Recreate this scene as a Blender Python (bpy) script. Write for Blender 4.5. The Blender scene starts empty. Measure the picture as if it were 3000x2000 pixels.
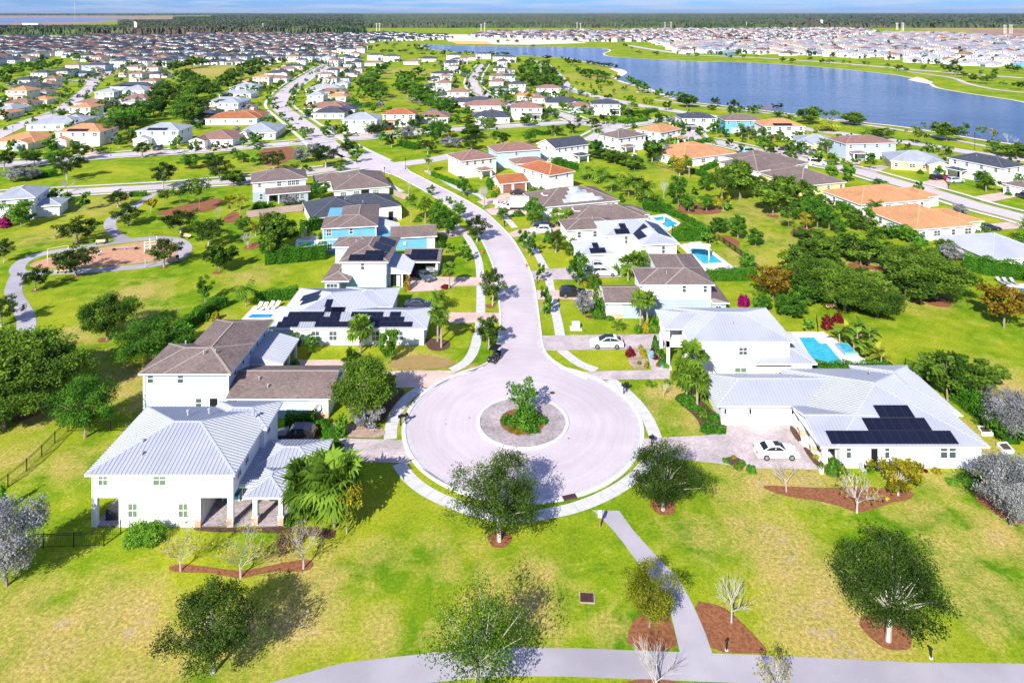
import bpy, math, random
import numpy as np
from mathutils import Vector, Matrix
PI = math.pi
R = math.radians
random.seed(7)
nprng = np.random.default_rng(11)
SC = bpy.context.scene
COL = SC.collection

# ------------------------------------------------------------------ camera
CAMH, FPX, HOR = 51.0, 2085.0, 35.0           # drone height (m), focal length for a 3000 px wide picture, horizon line
# survey crops of the photograph: origin and scale, used to turn a sighted point into a point on the ground
CR = dict(a0=(0,0,3000/2352),c1=(0,0,1000/2352),c2=(1000,0,1000/2352),c3=(2000,0,1000/2352),c4=(0,400,1000/2352),
 c5=(700,400,800/2091),c6=(1400,400,800/2091),c7=(2100,300,900/2352),d1=(0,900,600/1568),d2=(200,900,1000/2240),
 d3=(1100,900,850/2050),d4=(1800,850,800/2281),d5=(2200,1050,800/2352),d6=(0,1500,1000/2352),d7=(1000,1500,1000/2352),
 d8=(2000,1400,1000/2352),e1=(0,180,500/2352),e2=(500,180,500/2352),e3=(1000,180,500/2352),e4=(1500,180,500/1344),
 e5=(2000,280,500/1344),e6=(2500,330,500/1344),e7=(0,8,500/1344),e8=(2500,0,500/1344),g1=(500,80,500/1344),
 g2=(1000,50,500/1344),g3=(1500,50,500/1344),g4=(2000,50,500/1344),g5=(0,80,500/1344),g6=(2500,100,500/1344))
def src(c, x, y):
    o = CR[c]
    return o[0] + x * o[2], o[1] + y * o[2]
def ray(c, x, y):
    X, Y = src(c, x, y)
    return (X - 1500) / FPX, 1.0, -(Y - HOR) / FPX
def U(c, x, y, z=0.0):
    a, b, d = ray(c, x, y)
    t = (z - CAMH) / d
    return (a * t, b * t)
def V(c, pts, z=0.0):
    return [U(c, x, y, z) for x, y in pts]
def hgt(c, x, y, Y):                           # height of a sighted point that stands at distance Y
    a, b, d = ray(c, x, y)
    return CAMH + d * Y / b
def scr(x, y, z=0.0):                          # where a world point falls in the 3000 px picture
    return 1500 + FPX * x / y, HOR - FPX * (z - CAMH) / y, y
cam = bpy.data.cameras.new('camera'); camo = bpy.data.objects.new('camera', cam); COL.objects.link(camo)
camo.location = (0, 0, CAMH); camo.rotation_euler = (PI / 2, 0, 0)          # the photograph's verticals are upright: level camera, lens shifted down
cam.shift_y = (HOR - 1000) / 3000
cam.sensor_width = 36; cam.lens = FPX / 3000 * 36; cam.clip_start = 1; cam.clip_end = 80000
SC.camera = camo

# ------------------------------------------------------------------ light
SUN_EL, SUN_AZ = R(34), R(202)                 # sun behind the camera, a little to the left
sd = Vector((math.sin(SUN_AZ) * math.cos(SUN_EL), math.cos(SUN_AZ) * math.cos(SUN_EL), math.sin(SUN_EL)))
L = bpy.data.lights.new('sun', 'SUN'); L.energy = 5.0; L.angle = R(0.5); L.color = (1, .955, .87)
lo = bpy.data.objects.new('sun', L); COL.objects.link(lo); lo.rotation_euler = sd.to_track_quat('Z', 'Y').to_euler()
W = bpy.data.worlds.new('World'); SC.world = W; W.use_nodes = True
nt = W.node_tree; nt.nodes.clear()
def N(nt, typ, **kw):
    n = nt.nodes.new(typ)
    for k, v in kw.items(): setattr(n, k, v)
    return n
o = N(nt, 'ShaderNodeOutputWorld'); bg = N(nt, 'ShaderNodeBackground'); bg.inputs[1].default_value = 0.07
sky = N(nt, 'ShaderNodeTexSky', sky_type='NISHITA', sun_disc=False, sun_elevation=SUN_EL, sun_rotation=SUN_AZ, air_density=1.0, dust_density=.25, ozone_density=3.0)
tc = N(nt, 'ShaderNodeTexCoord'); mp = N(nt, 'ShaderNodeMapping'); mp.inputs['Scale'].default_value = (7, 7, 130)
nz = N(nt, 'ShaderNodeTexNoise'); nz.inputs['Scale'].default_value = 1.0; nz.inputs['Detail'].default_value = 7; nz.inputs['Roughness'].default_value = .6
rp = N(nt, 'ShaderNodeValToRGB'); rp.color_ramp.elements[0].position = .43; rp.color_ramp.elements[1].position = .60
tint = N(nt, 'ShaderNodeMix', data_type='RGBA', blend_type='MULTIPLY'); tint.inputs[0].default_value = 1; tint.inputs[7].default_value = (.30, .60, 1.4, 1)
mx = N(nt, 'ShaderNodeMix', data_type='RGBA'); mx.inputs[7].default_value = (5.2, 6.0, 7.4, 1)
ml = N(nt, 'ShaderNodeMath', operation='MULTIPLY'); ml.inputs[1].default_value = .75
lk = nt.links.new
lk(tc.outputs['Generated'], mp.inputs[0]); lk(mp.outputs[0], nz.inputs['Vector']); lk(nz.outputs[0], rp.inputs[0]); lk(rp.outputs[0], ml.inputs[0])
lk(sky.outputs[0], tint.inputs[6]); lk(tint.outputs[2], mx.inputs[6]); lk(ml.outputs[0], mx.inputs[0]); lk(mx.outputs[2], bg.inputs[0]); lk(bg.outputs[0], o.inputs[0])
vs = SC.view_settings; vs.view_transform = 'Standard'; vs.look = 'None'; vs.exposure = 0.82; vs.gamma = 1.0; vs.use_curve_mapping = False
SC.cycles.max_bounces = 6; SC.cycles.diffuse_bounces = 2; SC.cycles.glossy_bounces = 3; SC.cycles.transparent_max_bounces = 6
SC.cycles.use_denoising = True

# ------------------------------------------------------------------ materials
MAT = {}
def mat(name, col, col2=None, scale=1.0, rough=.75, bump=0.0, detail=4, spec=.3, metal=0.0, coord='Object', mscale=(1,1,1), lo=.35, hi=.65, col3=None, s3=.05, bscale=None):
    """a Principled surface whose colour wanders between two (or three) real colours with a noise"""
    if name in MAT: return MAT[name]
    m = bpy.data.materials.new(name); m.use_nodes = True; nt = m.node_tree; lk = nt.links.new
    b = nt.nodes['Principled BSDF']; b.inputs['Roughness'].default_value = rough; b.inputs['Metallic'].default_value = metal
    b.inputs['Specular IOR Level'].default_value = spec; b.inputs['Base Color'].default_value = (*col, 1)
    m.diffuse_color = (*col, 1)
    if col2 or bump:
        tc = N(nt, 'ShaderNodeTexCoord'); mp = N(nt, 'ShaderNodeMapping'); mp.inputs['Scale'].default_value = mscale
        lk(tc.outputs[coord], mp.inputs[0])
        nz = N(nt, 'ShaderNodeTexNoise'); nz.inputs['Scale'].default_value = scale; nz.inputs['Detail'].default_value = detail
        lk(mp.outputs[0], nz.inputs['Vector'])
        if col2:
            rp = N(nt, 'ShaderNodeValToRGB'); e = rp.color_ramp.elements
            e[0].position = lo; e[1].position = hi; e[0].color = (*col, 1); e[1].color = (*col2, 1)
            lk(nz.outputs[0], rp.inputs[0]); out = rp.outputs[0]
            if col3:
                n3 = N(nt, 'ShaderNodeTexNoise'); n3.inputs['Scale'].default_value = s3; n3.inputs['Detail'].default_value = 5
                lk(mp.outputs[0], n3.inputs['Vector'])
                r3 = N(nt, 'ShaderNodeValToRGB'); r3.color_ramp.elements[0].position = .45; r3.color_ramp.elements[1].position = .68
                lk(n3.outputs[0], r3.inputs[0])
                mx = N(nt, 'ShaderNodeMix', data_type='RGBA'); lk(r3.outputs[0], mx.inputs[0]); lk(out, mx.inputs[6]); mx.inputs[7].default_value = (*col3, 1)
                out = mx.outputs[2]
            lk(out, b.inputs['Base Color'])
        if bump:
            bp = N(nt, 'ShaderNodeBump'); bp.inputs['Strength'].default_value = bump; bp.inputs['Distance'].default_value = .05
            src_ = nz.outputs[0]
            if bscale:
                n4 = N(nt, 'ShaderNodeTexNoise'); n4.inputs['Scale'].default_value = bscale; n4.inputs['Detail'].default_value = 3
                lk(mp.outputs[0], n4.inputs['Vector']); src_ = n4.outputs[0]
            lk(src_, bp.inputs['Height']); lk(bp.outputs[0], b.inputs['Normal'])
    MAT[name] = m
    return m
def brickmat(name, c1, c2, mortar, bw, bh, coord='UV', msize=.02, rough=.8, offset=.5, bump=.4, vary=.12):
    """courses of shingles, tiles, boards or pavers in metres"""
    if name in MAT: return MAT[name]
    m = bpy.data.materials.new(name); m.use_nodes = True; nt = m.node_tree; lk = nt.links.new
    b = nt.nodes['Principled BSDF']; b.inputs['Roughness'].default_value = rough; b.inputs['Specular IOR Level'].default_value = .25
    m.diffuse_color = (*c1, 1)
    tc = N(nt, 'ShaderNodeTexCoord'); br = N(nt, 'ShaderNodeTexBrick'); br.offset = offset
    br.inputs['Color1'].default_value = (*c1, 1); br.inputs['Color2'].default_value = (*c2, 1); br.inputs['Mortar'].default_value = (*mortar, 1)
    br.inputs['Scale'].default_value = 1; br.inputs['Mortar Size'].default_value = msize; br.inputs['Brick Width'].default_value = bw; br.inputs['Row Height'].default_value = bh
    br.inputs['Bias'].default_value = 0
    nz = N(nt, 'ShaderNodeTexNoise'); nz.inputs['Scale'].default_value = .35; nz.inputs['Detail'].default_value = 6
    lk(tc.outputs[coord], br.inputs[0]); lk(tc.outputs['Object'], nz.inputs[0])
    hs = N(nt, 'ShaderNodeHueSaturation'); mr = N(nt, 'ShaderNodeMapRange'); mr.inputs[1].default_value = .3; mr.inputs[2].default_value = .7
    mr.inputs[3].default_value = 1 - vary; mr.inputs[4].default_value = 1 + vary
    lk(nz.outputs[0], mr.inputs[0]); lk(mr.outputs[0], hs.inputs['Value']); lk(br.outputs[0], hs.inputs['Color']); lk(hs.outputs[0], b.inputs['Base Color'])
    bp = N(nt, 'ShaderNodeBump'); bp.inputs['Strength'].default_value = bump; bp.inputs['Distance'].default_value = .03; bp.invert = True
    lk(br.outputs['Fac'], bp.inputs['Height']); lk(bp.outputs[0], b.inputs['Normal'])
    MAT[name] = m
    return m
def leafmat(name, dark, light, trans=.42, rnd=.35):
    """leaves: each leaf has its own shade (attribute) and each plant leans a little to one side"""
    if name in MAT: return MAT[name]
    m = bpy.data.materials.new(name); m.use_nodes = True; nt = m.node_tree; lk = nt.links.new; nt.nodes.clear()
    o = N(nt, 'ShaderNodeOutputMaterial'); d = N(nt, 'ShaderNodeBsdfDiffuse'); t = N(nt, 'ShaderNodeBsdfTranslucent'); ms = N(nt, 'ShaderNodeMixShader'); ms.inputs[0].default_value = trans
    at = N(nt, 'ShaderNodeAttribute', attribute_name='tone'); oi = N(nt, 'ShaderNodeObjectInfo')
    ad = N(nt, 'ShaderNodeMath', operation='MULTIPLY_ADD'); ad.inputs[1].default_value = rnd
    sb = N(nt, 'ShaderNodeMath', operation='SUBTRACT'); sb.inputs[1].default_value = rnd * .5; sb.use_clamp = True
    mx = N(nt, 'ShaderNodeMix', data_type='RGBA'); mx.inputs[6].default_value = (*dark, 1); mx.inputs[7].default_value = (*light, 1)
    lk(oi.outputs['Random'], ad.inputs[0]); lk(at.outputs['Fac'], ad.inputs[2]); lk(ad.outputs[0], sb.inputs[0]); lk(sb.outputs[0], mx.inputs[0])
    lk(mx.outputs[2], d.inputs[0]); lk(mx.outputs[2], t.inputs[0]); lk(d.outputs[0], ms.inputs[1]); lk(t.outputs[0], ms.inputs[2]); lk(ms.outputs[0], o.inputs[0])
    m.diffuse_color = (*light, 1)
    MAT[name] = m
    return m

mat('white_stucco', (.80,.80,.79), (.72,.72,.71), .6, .85, .15, bscale=40)
mat('cream_stucco', (.78,.72,.60), (.70,.64,.53), .6, .85, .15, bscale=40)
mat('yellow_stucco', (.76,.62,.30), (.70,.56,.26), .6, .85, .15, bscale=40)
mat('white_trim', (.82,.82,.82), rough=.5)
brickmat('pale_blue_siding', (.42,.53,.65), (.46,.57,.69), (.32,.43,.54), 4.0, .2, msize=.012, bump=.5, vary=.05)
brickmat('blue_siding', (.13,.37,.56), (.15,.40,.60), (.09,.27,.43), 4.0, .2, msize=.012, bump=.5, vary=.06)
brickmat('grey_siding', (.36,.42,.50), (.40,.46,.54), (.26,.31,.37), 4.0, .2, msize=.012, bump=.5, vary=.05)
brickmat('white_siding', (.76,.77,.79), (.80,.81,.82), (.60,.61,.63), 4.0, .2, msize=.012, bump=.5, vary=.03)
mat('metal_roof', (.32,.335,.39), (.38,.395,.45), .25, .5, 0, spec=.4, metal=.1)
mat('metal_cap', (.46,.48,.55), rough=.5, metal=.1)
brickmat('brown_shingle', (.17,.125,.115), (.27,.205,.185), (.10,.075,.07), .35, .17, rough=.9, bump=.8)
brickmat('grey_shingle', (.33,.36,.41), (.43,.46,.51), (.22,.24,.28), .35, .17, rough=.9, bump=.8)
brickmat('slate_shingle', (.052,.062,.085), (.095,.105,.13), (.03,.036,.05), .35, .17, rough=.9, bump=.8)
brickmat('rose_shingle', (.27,.145,.115), (.36,.20,.16), (.17,.09,.075), .35, .17, rough=.9, bump=.8)
brickmat('terracotta_tile', (.56,.27,.125), (.66,.36,.18), (.34,.14,.06), .28, .36, rough=.85, offset=0, msize=.035, bump=1.0)
brickmat('rust_tile', (.40,.13,.055), (.50,.19,.09), (.22,.07,.03), .28, .36, rough=.85, offset=0, msize=.035, bump=1.0)
mat('shingle_cap', (.27,.22,.20), (.33,.27,.24), 3, .9)
mat('tile_cap', (.66,.34,.16), (.58,.27,.12), 3, .9)
mat('slate_cap', (.11,.12,.15), rough=.9)
mat('grey_cap', (.46,.48,.53), rough=.9)
mat('glass', (.045,.06,.07), (.09,.12,.12), .7, .12, spec=.7)
mat('pale_glass', (.10,.15,.10), (.18,.25,.17), .8, .15, spec=.7)
brickmat('solar_cells', (.006,.008,.02), (.009,.011,.026), (.035,.04,.06), 1.0, 1.65, offset=0, msize=.018, rough=.28, bump=.1, vary=.1)
brickmat('silver_cells', (.50,.58,.68), (.66,.72,.80), (.12,.15,.2), .18, .9, offset=0, msize=.03, rough=.3, bump=.1, vary=.5)
brickmat('pavers', (.44,.37,.37), (.62,.53,.53), (.30,.25,.25), .30, .16, coord='Object', msize=.02, bump=.3, vary=.22)
brickmat('pink_pavers', (.60,.43,.37), (.72,.55,.48), (.42,.30,.26), .30, .16, coord='Object', msize=.02, bump=.3, vary=.15)
brickmat('dark_pavers', (.33,.28,.29), (.53,.45,.45), (.20,.17,.18), .30, .16, coord='Object', msize=.02, bump=.3, vary=.25)
mat('travertine', (.74,.70,.64), (.66,.62,.57), 1.5, .7)
mat('concrete', (.60,.58,.57), (.50,.48,.47), .9, .85, .2, col3=(.66,.64,.63), s3=.1, bscale=25)
mat('kerb_concrete', (.64,.62,.61), (.55,.53,.53), .8, .85)
mat('road_surface', (.50,.435,.465), (.56,.49,.525), .22, .85, .25, detail=9, col3=(.46,.40,.43), s3=.06, bscale=18)
mat('trail_surface', (.36,.335,.365), (.42,.39,.425), .3, .85, .25, detail=9, col3=(.275,.255,.285), s3=.05, bscale=18)
mat('far_road', (.54,.48,.505), (.47,.415,.44), .1, .9)
mat('mulch', (.17,.062,.026), (.30,.12,.05), 3.5, .95, .8, detail=8, bscale=14)
mat('dark_mulch', (.06,.035,.025), (.13,.07,.045), 3.5, .95, .8, detail=8, bscale=14)
mat('dirt', (.30,.20,.15), (.46,.34,.28), 1.2, .95, .5, detail=8)
mat('sand', (.62,.51,.39), (.72,.62,.50), .3, .95, .2)
mat('playground_chips', (.43,.22,.125), (.54,.30,.185), 1.1, .95, .7, detail=9, bscale=9)
mat('stone_base', (.42,.27,.17), (.60,.44,.31), 4, .9, .4)
mat('black_metal', (.012,.012,.014), rough=.45)
mat('dark_bronze', (.05,.035,.03), rough=.5)
mat('iron', (.07,.035,.03), (.12,.05,.04), 6, .7)
mat('bark', (.20,.15,.11), (.31,.25,.19), 6, .95, .5, mscale=(1,1,.25))
mat('bare_bark', (.36,.32,.29), (.50,.46,.42), 6, .95, .4, mscale=(1,1,.25))
mat('pale_bark', (.50,.45,.41), (.62,.58,.54), 6, .95, .4, mscale=(1,1,.25))
mat('palm_bark', (.27,.20,.15), (.40,.32,.25), 5, .95, .6, mscale=(.4,.4,3))
mat('pool_water', (.02,.33,.50), (.05,.47,.62), 1.6, .08, .25, spec=.5, bscale=2.0)
mat('deep_pool_water', (.025,.20,.55), (.04,.28,.64), 1.6, .08, .25, spec=.5, bscale=2.0)
mat('pool_tile', (.18,.33,.52), (.30,.45,.62), 9, .3)
mat('brown_wood', (.28,.13,.06), (.36,.18,.09), 5, .7, mscale=(1,1,.2))
mat('tan_wood', (.58,.37,.19), (.66,.44,.25), 5, .7)
mat('vinyl_fence', (.34,.25,.22), (.38,.28,.25), 2, .7)
mat('garage_brown', (.24,.08,.045), (.28,.10,.06), 3, .6)
mat('garage_grey', (.27,.32,.38), rough=.6)
mat('turquoise_cloth', (.04,.50,.55), rough=.9)
mat('pink_cloth', (.55,.22,.25), rough=.9)
mat('charcoal_cloth', (.03,.03,.035), rough=.95)
mat('yellow_metal', (.72,.60,.30), rough=.5)
mat('grey_metal', (.42,.43,.45), rough=.5, metal=.3)
mat('utility_grey', (.55,.58,.55), rough=.6)
mat('rubber', (.012,.012,.012), rough=.8)
mat('rim_metal', (.42,.42,.45), rough=.3, metal=.8)
mat('car_glass', (.012,.014,.018), rough=.06, spec=.8)
mat('tail_red', (.35,.01,.01), rough=.2)
mat('lamp_clear', (.7,.7,.72), rough=.1, spec=.8)
mat('hydrant_red', (.62,.10,.03), rough=.4)
mat('sign_white', (.8,.8,.8), rough=.4)
for nm, c in dict(paint_white=(.78,.78,.79), paint_silver=(.42,.45,.48), paint_slate=(.045,.075,.10), paint_black=(.012,.012,.016), paint_navy=(.015,.02,.05), paint_red=(.33,.015,.02), paint_grey=(.20,.21,.23), paint_teal=(.35,.66,.66)).items():
    mm = mat(nm, c, rough=.28, spec=.5); mm.node_tree.nodes['Principled BSDF'].inputs['Coat Weight'].default_value = .7
leafmat('oak_leaf', (.014,.036,.008),(.12,.20,.03))
leafmat('olive_leaf', (.032,.085,.012), (.23,.37,.04))
leafmat('green_leaf', (.026,.09,.012),(.18,.40,.04))
leafmat('bright_leaf', (0.05, 0.14, 0.012), (0.25, 0.48, 0.05))
leafmat('yellow_leaf', (0.16, 0.15, 0.01), (0.55, 0.48, 0.035))
leafmat('orange_leaf', (0.13, 0.085, 0.01), (0.44, 0.29, 0.035))
leafmat('silver_leaf', (.16,.17,.17), (.50,.50,.50), rnd=.2)
leafmat('palm_leaf', (.03,.085,.010), (.26,.42,.045))
leafmat('gold_palm_leaf', (0.14, 0.19, 0.012), (0.55, 0.56, 0.07))
leafmat('dead_leaf', (.16,.10,.05), (.35,.25,.14))
leafmat('magenta_leaf', (.16,.006,.06), (.50,.02,.22))
leafmat('red_leaf', (0.09, 0.008, 0.012), (0.27, 0.03, 0.04))
leafmat('dry_leaf', (.22,.15,.08), (.45,.35,.22))
leafmat('lime_leaf', (.10,.12,.010), (.40,.42,.035))
leafmat('hedge_leaf', (.025,.10,.010), (.14,.37,.03))
leafmat('wood_leaf', (0.02, 0.05, 0.012), (0.1, 0.17, 0.035))
leafmat('grey_wood_leaf', (.10,.07,.06), (.26,.19,.16))

# ------------------------------------------------------------------ mesh builder
class MB:
    def __init__(s): s.v = []; s.f = []; s.m = []; s.uv = []
    def face(s, pts, m=0, uv=None):
        b = len(s.v); s.v += [tuple(p) for p in pts]; s.f.append(tuple(range(b, b + len(pts)))); s.m.append(m)
        s.uv.append(uv if uv else [(p[0] + p[1], p[2]) if True else 0 for p in pts])
    def box(s, x0, x1, y0, y1, z0, z1, m=0, skip=''):
        p = lambda x, y, z: (x, y, z)
        if 'D' not in skip: s.face([p(x0,y0,z0),p(x0,y1,z0),p(x1,y1,z0),p(x1,y0,z0)], m, [(x0,y0),(x0,y1),(x1,y1),(x1,y0)])
        if 'T' not in skip: s.face([p(x0,y0,z1),p(x1,y0,z1),p(x1,y1,z1),p(x0,y1,z1)], m, [(x0,y0),(x1,y0),(x1,y1),(x0,y1)])
        if 'S' not in skip: s.face([p(x0,y0,z0),p(x1,y0,z0),p(x1,y0,z1),p(x0,y0,z1)], m, [(x0,z0),(x1,z0),(x1,z1),(x0,z1)])
        if 'N' not in skip: s.face([p(x1,y1,z0),p(x0,y1,z0),p(x0,y1,z1),p(x1,y1,z1)], m, [(x1,z0),(x0,z0),(x0,z1),(x1,z1)])
        if 'W' not in skip: s.face([p(x0,y1,z0),p(x0,y0,z0),p(x0,y0,z1),p(x0,y1,z1)], m, [(y1,z0),(y0,z0),(y0,z1),(y1,z1)])
        if 'E' not in skip: s.face([p(x1,y0,z0),p(x1,y1,z0),p(x1,y1,z1),p(x1,y0,z1)], m, [(y0,z0),(y1,z0),(y1,z1),(y0,z1)])
        return s
    def cbox(s, x, y, z, w, d, h, m=0): return s.box(x - w/2, x + w/2, y - d/2, y + d/2, z, z + h, m)
    def bar(s, a, b, w, h=None, m=0, up=(0,0,1)):
        a = Vector(a); b = Vector(b); h = h or w; d = (b - a)
        if d.length < 1e-6: return s
        d.normalize(); u = Vector(up)
        if abs(d.dot(u)) > .99: u = Vector((1, 0, 0))
        r = d.cross(u).normalized() * (w / 2); q = r.cross(d).normalized() * (h / 2)
        A = [a - r - q, a + r - q, a + r + q, a - r + q]; B = [b - r - q, b + r - q, b + r + q, b - r + q]
        for i in range(4):
            j = (i + 1) % 4; s.face([A[i], B[i], B[j], A[j]][::-1], m)
        s.face(A[::-1], m); s.face(B, m); return s
    def tube(s, a, b, r0, r1=None, n=6, m=0, cap=True):
        a = Vector(a); b = Vector(b); r1 = r0 if r1 is None else r1; d = b - a
        if d.length < 1e-6: return s
        d.normalize(); u = Vector((1, 0, 0)) if abs(d.x) < .8 else Vector((0, 1, 0))
        p = d.cross(u).normalized(); q = d.cross(p)
        A = []; B = []
        for i in range(n):
            t = 2 * PI * i / n; w = p * math.cos(t) + q * math.sin(t); A.append(a + w * r0); B.append(b + w * r1)
        for i in range(n):
            j = (i + 1) % n; s.face([A[i], A[j], B[j], B[i]], m)
        if cap: s.face(B, m); s.face(A[::-1], m)
        return s
    def lathe(s, c, prof, n=12, m=0):
        c = Vector(c); rings = [[c + Vector((r * math.cos(2*PI*i/n), r * math.sin(2*PI*i/n), z)) for i in range(n)] for r, z in prof]
        for k in range(len(rings) - 1):
            for i in range(n):
                j = (i + 1) % n; s.face([rings[k][i], rings[k][j], rings[k+1][j], rings[k+1][i]], m)
        s.face(rings[-1], m); s.face(rings[0][::-1], m); return s
    def prism(s, pts, z0, z1, m=0, top=True):
        n = len(pts)
        ar = sum(pts[i][0]*pts[(i+1)%n][1] - pts[(i+1)%n][0]*pts[i][1] for i in range(n))
        if ar < 0: pts = pts[::-1]
        for i in range(n):
            a = pts[i]; b = pts[(i+1)%n]; s.face([(a[0],a[1],z0),(b[0],b[1],z0),(b[0],b[1],z1),(a[0],a[1],z1)], m)
        if top: s.face([(p[0],p[1],z1) for p in pts], m, [(p[0],p[1]) for p in pts])
        return s
    def mesh(s, name, mats):
        me = bpy.data.meshes.new(name); me.from_pydata(s.v, [], s.f)
        for mm in mats: me.materials.append(MAT[mm] if isinstance(mm, str) else mm)
        me.polygons.foreach_set('material_index', s.m)
        ul = me.uv_layers.new(name='UVMap'); ul.data.foreach_set('uv', [c for f in s.uv for p in f for c in p])
        me.update(); return me
    def build(s, name, mats, parent=None, loc=None, rz=0):
        if not isinstance(mats, (list, tuple)): mats = [mats]
        return put(name, s.mesh(name, mats), parent, loc, rz)
def put(name, me, parent=None, loc=None, rz=0):
    o = bpy.data.objects.new(name, me); COL.objects.link(o)
    if parent is not None: o.parent = parent
    if loc is not None: o.location = loc
    if rz: o.rotation_euler = (0, 0, rz)
    return o
REG = []                                      # every labelled thing: (object, what it looks like, where it stands or None)
def tag(o, desc, cat, where=None, group=None, fix=False):
    o['category'] = cat
    if group: o['group'] = group
    REG.append((o, desc, where, fix)); return o
def thing(name, desc, cat, loc=(0,0,0), rz=0, where=None, group=None, fix=False):
    o = bpy.data.objects.new(name, None); COL.objects.link(o); o.empty_display_size = .2
    o.location = loc if len(loc) == 3 else (*loc, 0); o.rotation_euler = (0, 0, rz)
    return tag(o, desc, cat, where, group, fix)
def struct(o, kind='structure'):
    o['kind'] = kind; return o
# ------------------------------------------------------------------ ground
def axis(spec):
    out = [spec[0][0]]
    for a, step in spec[1:]:
        while out[-1] + step < a: out.append(out[-1] + step)
        out.append(a)
    return np.array(out)
DRY = []
def dry(c, x, y, r, s=1.0, st=1.0):
    X, Y = U(c, x, y); DRY.append((X, Y, r, s, st))
for a in [('d6',760,650,4.0,1.1),('d6',880,800,4.5,1.0),('d6',350,950,5.5,.9),('d6',150,640,4.0,.7),('d6',2150,450,3.5,.9),('d6',2050,750,4.5,1.0),
 ('d6',1700,850,4.0,.9),('d6',1000,1000,5.0,.9),('d6',1950,300,2.5,1.0),('d7',1350,470,3.0,.8),('d7',1300,650,3.2,.9),('d7',250,850,2.5,.7),('d7',650,860,1.4,.7),('d7',1400,780,2.5,.7),
 ('d7',1880,800,2.0,.7),('d7',250,330,3.0,.5),('d7',750,300,4.0,.4),('d8',650,450,4.0,1.1),('d8',800,650,4.0,1.1),('d8',450,330,3.5,.8),('d8',1000,1050,5.5,1.2),('d8',1300,1150,4,1.0),
 ('d8',2200,400,4.0,.9),('d8',1900,600,5.0,.6),('d8',2100,850,5.0,.6),('d8',1650,250,5.0,.6),('d8',350,130,4.0,.6),('d8',100,400,3.0,.6),('d5',100,1040,4.5,1.0),('d5',500,1050,4,1.0),('d5',1600,1010,4,.7),
 ('d5',2000,750,4,.8),('d5',2250,250,7,.9),('d5',1750,560,2.5,.8),('d2',430,450,2.5,1.1),('d2',400,560,3.5,.9),('d2',150,340,3,.7),('d2',450,640,2.0,.9),('d1',900,500,3,.8),('d1',560,250,4,.8),
 ('d1',560,1200,4,.6),('d1',300,860,2.5,.9),('d1',100,1150,4,.7),('c4',950,1080,6,.9),('c4',700,470,8,.7),('c4',1720,960,5,.8),('c4',620,520,6,.6),('c4',1000,1250,6,.5),('c4',350,680,9,.6),
 ('c4',1880,230,10,.8),('c4',1500,1300,5,.5),('c4',500,1340,3,.8),('d3',300,380,3.5,1.2),('d3',2000,620,2.5,.8),('d3',1960,700,2.0,.9),('d3',250,700,2.5,.8),('d3',680,430,2.0,.9),
 ('d4',480,850,2.2,1.0),('d4',620,1100,3.5,.7),('c7',350,830,12,.6),('c7',1250,1290,8,.9),('c7',250,1200,9,.6),('c7',1500,1470,7,.9),('c7',480,1050,7,.5),('c6',1900,640,12,.6),
 ('c6',1500,250,14,.35),('e2',600,130,60,.9),('e3',700,150,40,.7),('e3',700,500,25,.4),('c2',1700,530,40,.55),('c2',1900,620,40,.4),('c6',480,1300,3,.7),('c6',380,860,3,.6),('d7',1000,480,3,.5),('c1',1500,520,40,.6)]: dry(*a)
NPR = np.random.default_rng(5)
gx = axis([(-26000,0),(-3000,2000),(-900,120),(-320,14),(-95,3),(95,1.6),(320,3),(900,14),(3000,120),(26000,2000)])
gy = axis([(-300,0),(20,40),(130,1.6),(300,4),(900,14),(3000,100),(9000,600),(40000,3000)])
XX, YY = np.meshgrid(gx, gy)
nv = XX.size
ZZ = np.zeros(nv)
d = np.zeros(nv); xf = XX.ravel(); yf = YY.ravel()
for X, Y, r, s, st in DRY:
    d = np.maximum(d, s * .84 * np.exp(-(((xf - X) ** 2 + (yf - Y) ** 2) / (r * r))))
nx, ny = len(gx), len(gy)
idx = np.arange(nv).reshape(ny, nx)
quads = np.stack([idx[:-1,:-1], idx[:-1,1:], idx[1:,1:], idx[1:,:-1]], -1).reshape(-1, 4)
def npmesh(name, verts, faces, mats, attr=None, smooth=False, k=None):
    k = k or faces.shape[1]
    me = bpy.data.meshes.new(name); n = len(verts); f = len(faces)
    me.vertices.add(n); me.vertices.foreach_set('co', np.asarray(verts, np.float32).ravel())
    me.loops.add(f * k); me.loops.foreach_set('vertex_index', faces.astype(np.int32).ravel())
    me.polygons.add(f); me.polygons.foreach_set('loop_start', np.arange(0, f * k, k, dtype=np.int32))
    if smooth: me.polygons.foreach_set('use_smooth', np.ones(f, bool))
    for mm in mats: me.materials.append(MAT[mm] if isinstance(mm, str) else mm)
    if attr:
        for an, val in attr.items():
            a = me.attributes.new(an, 'FLOAT', 'POINT'); a.data.foreach_set('value', np.asarray(val, np.float32))
    me.update(); me.validate(); return me
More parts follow.
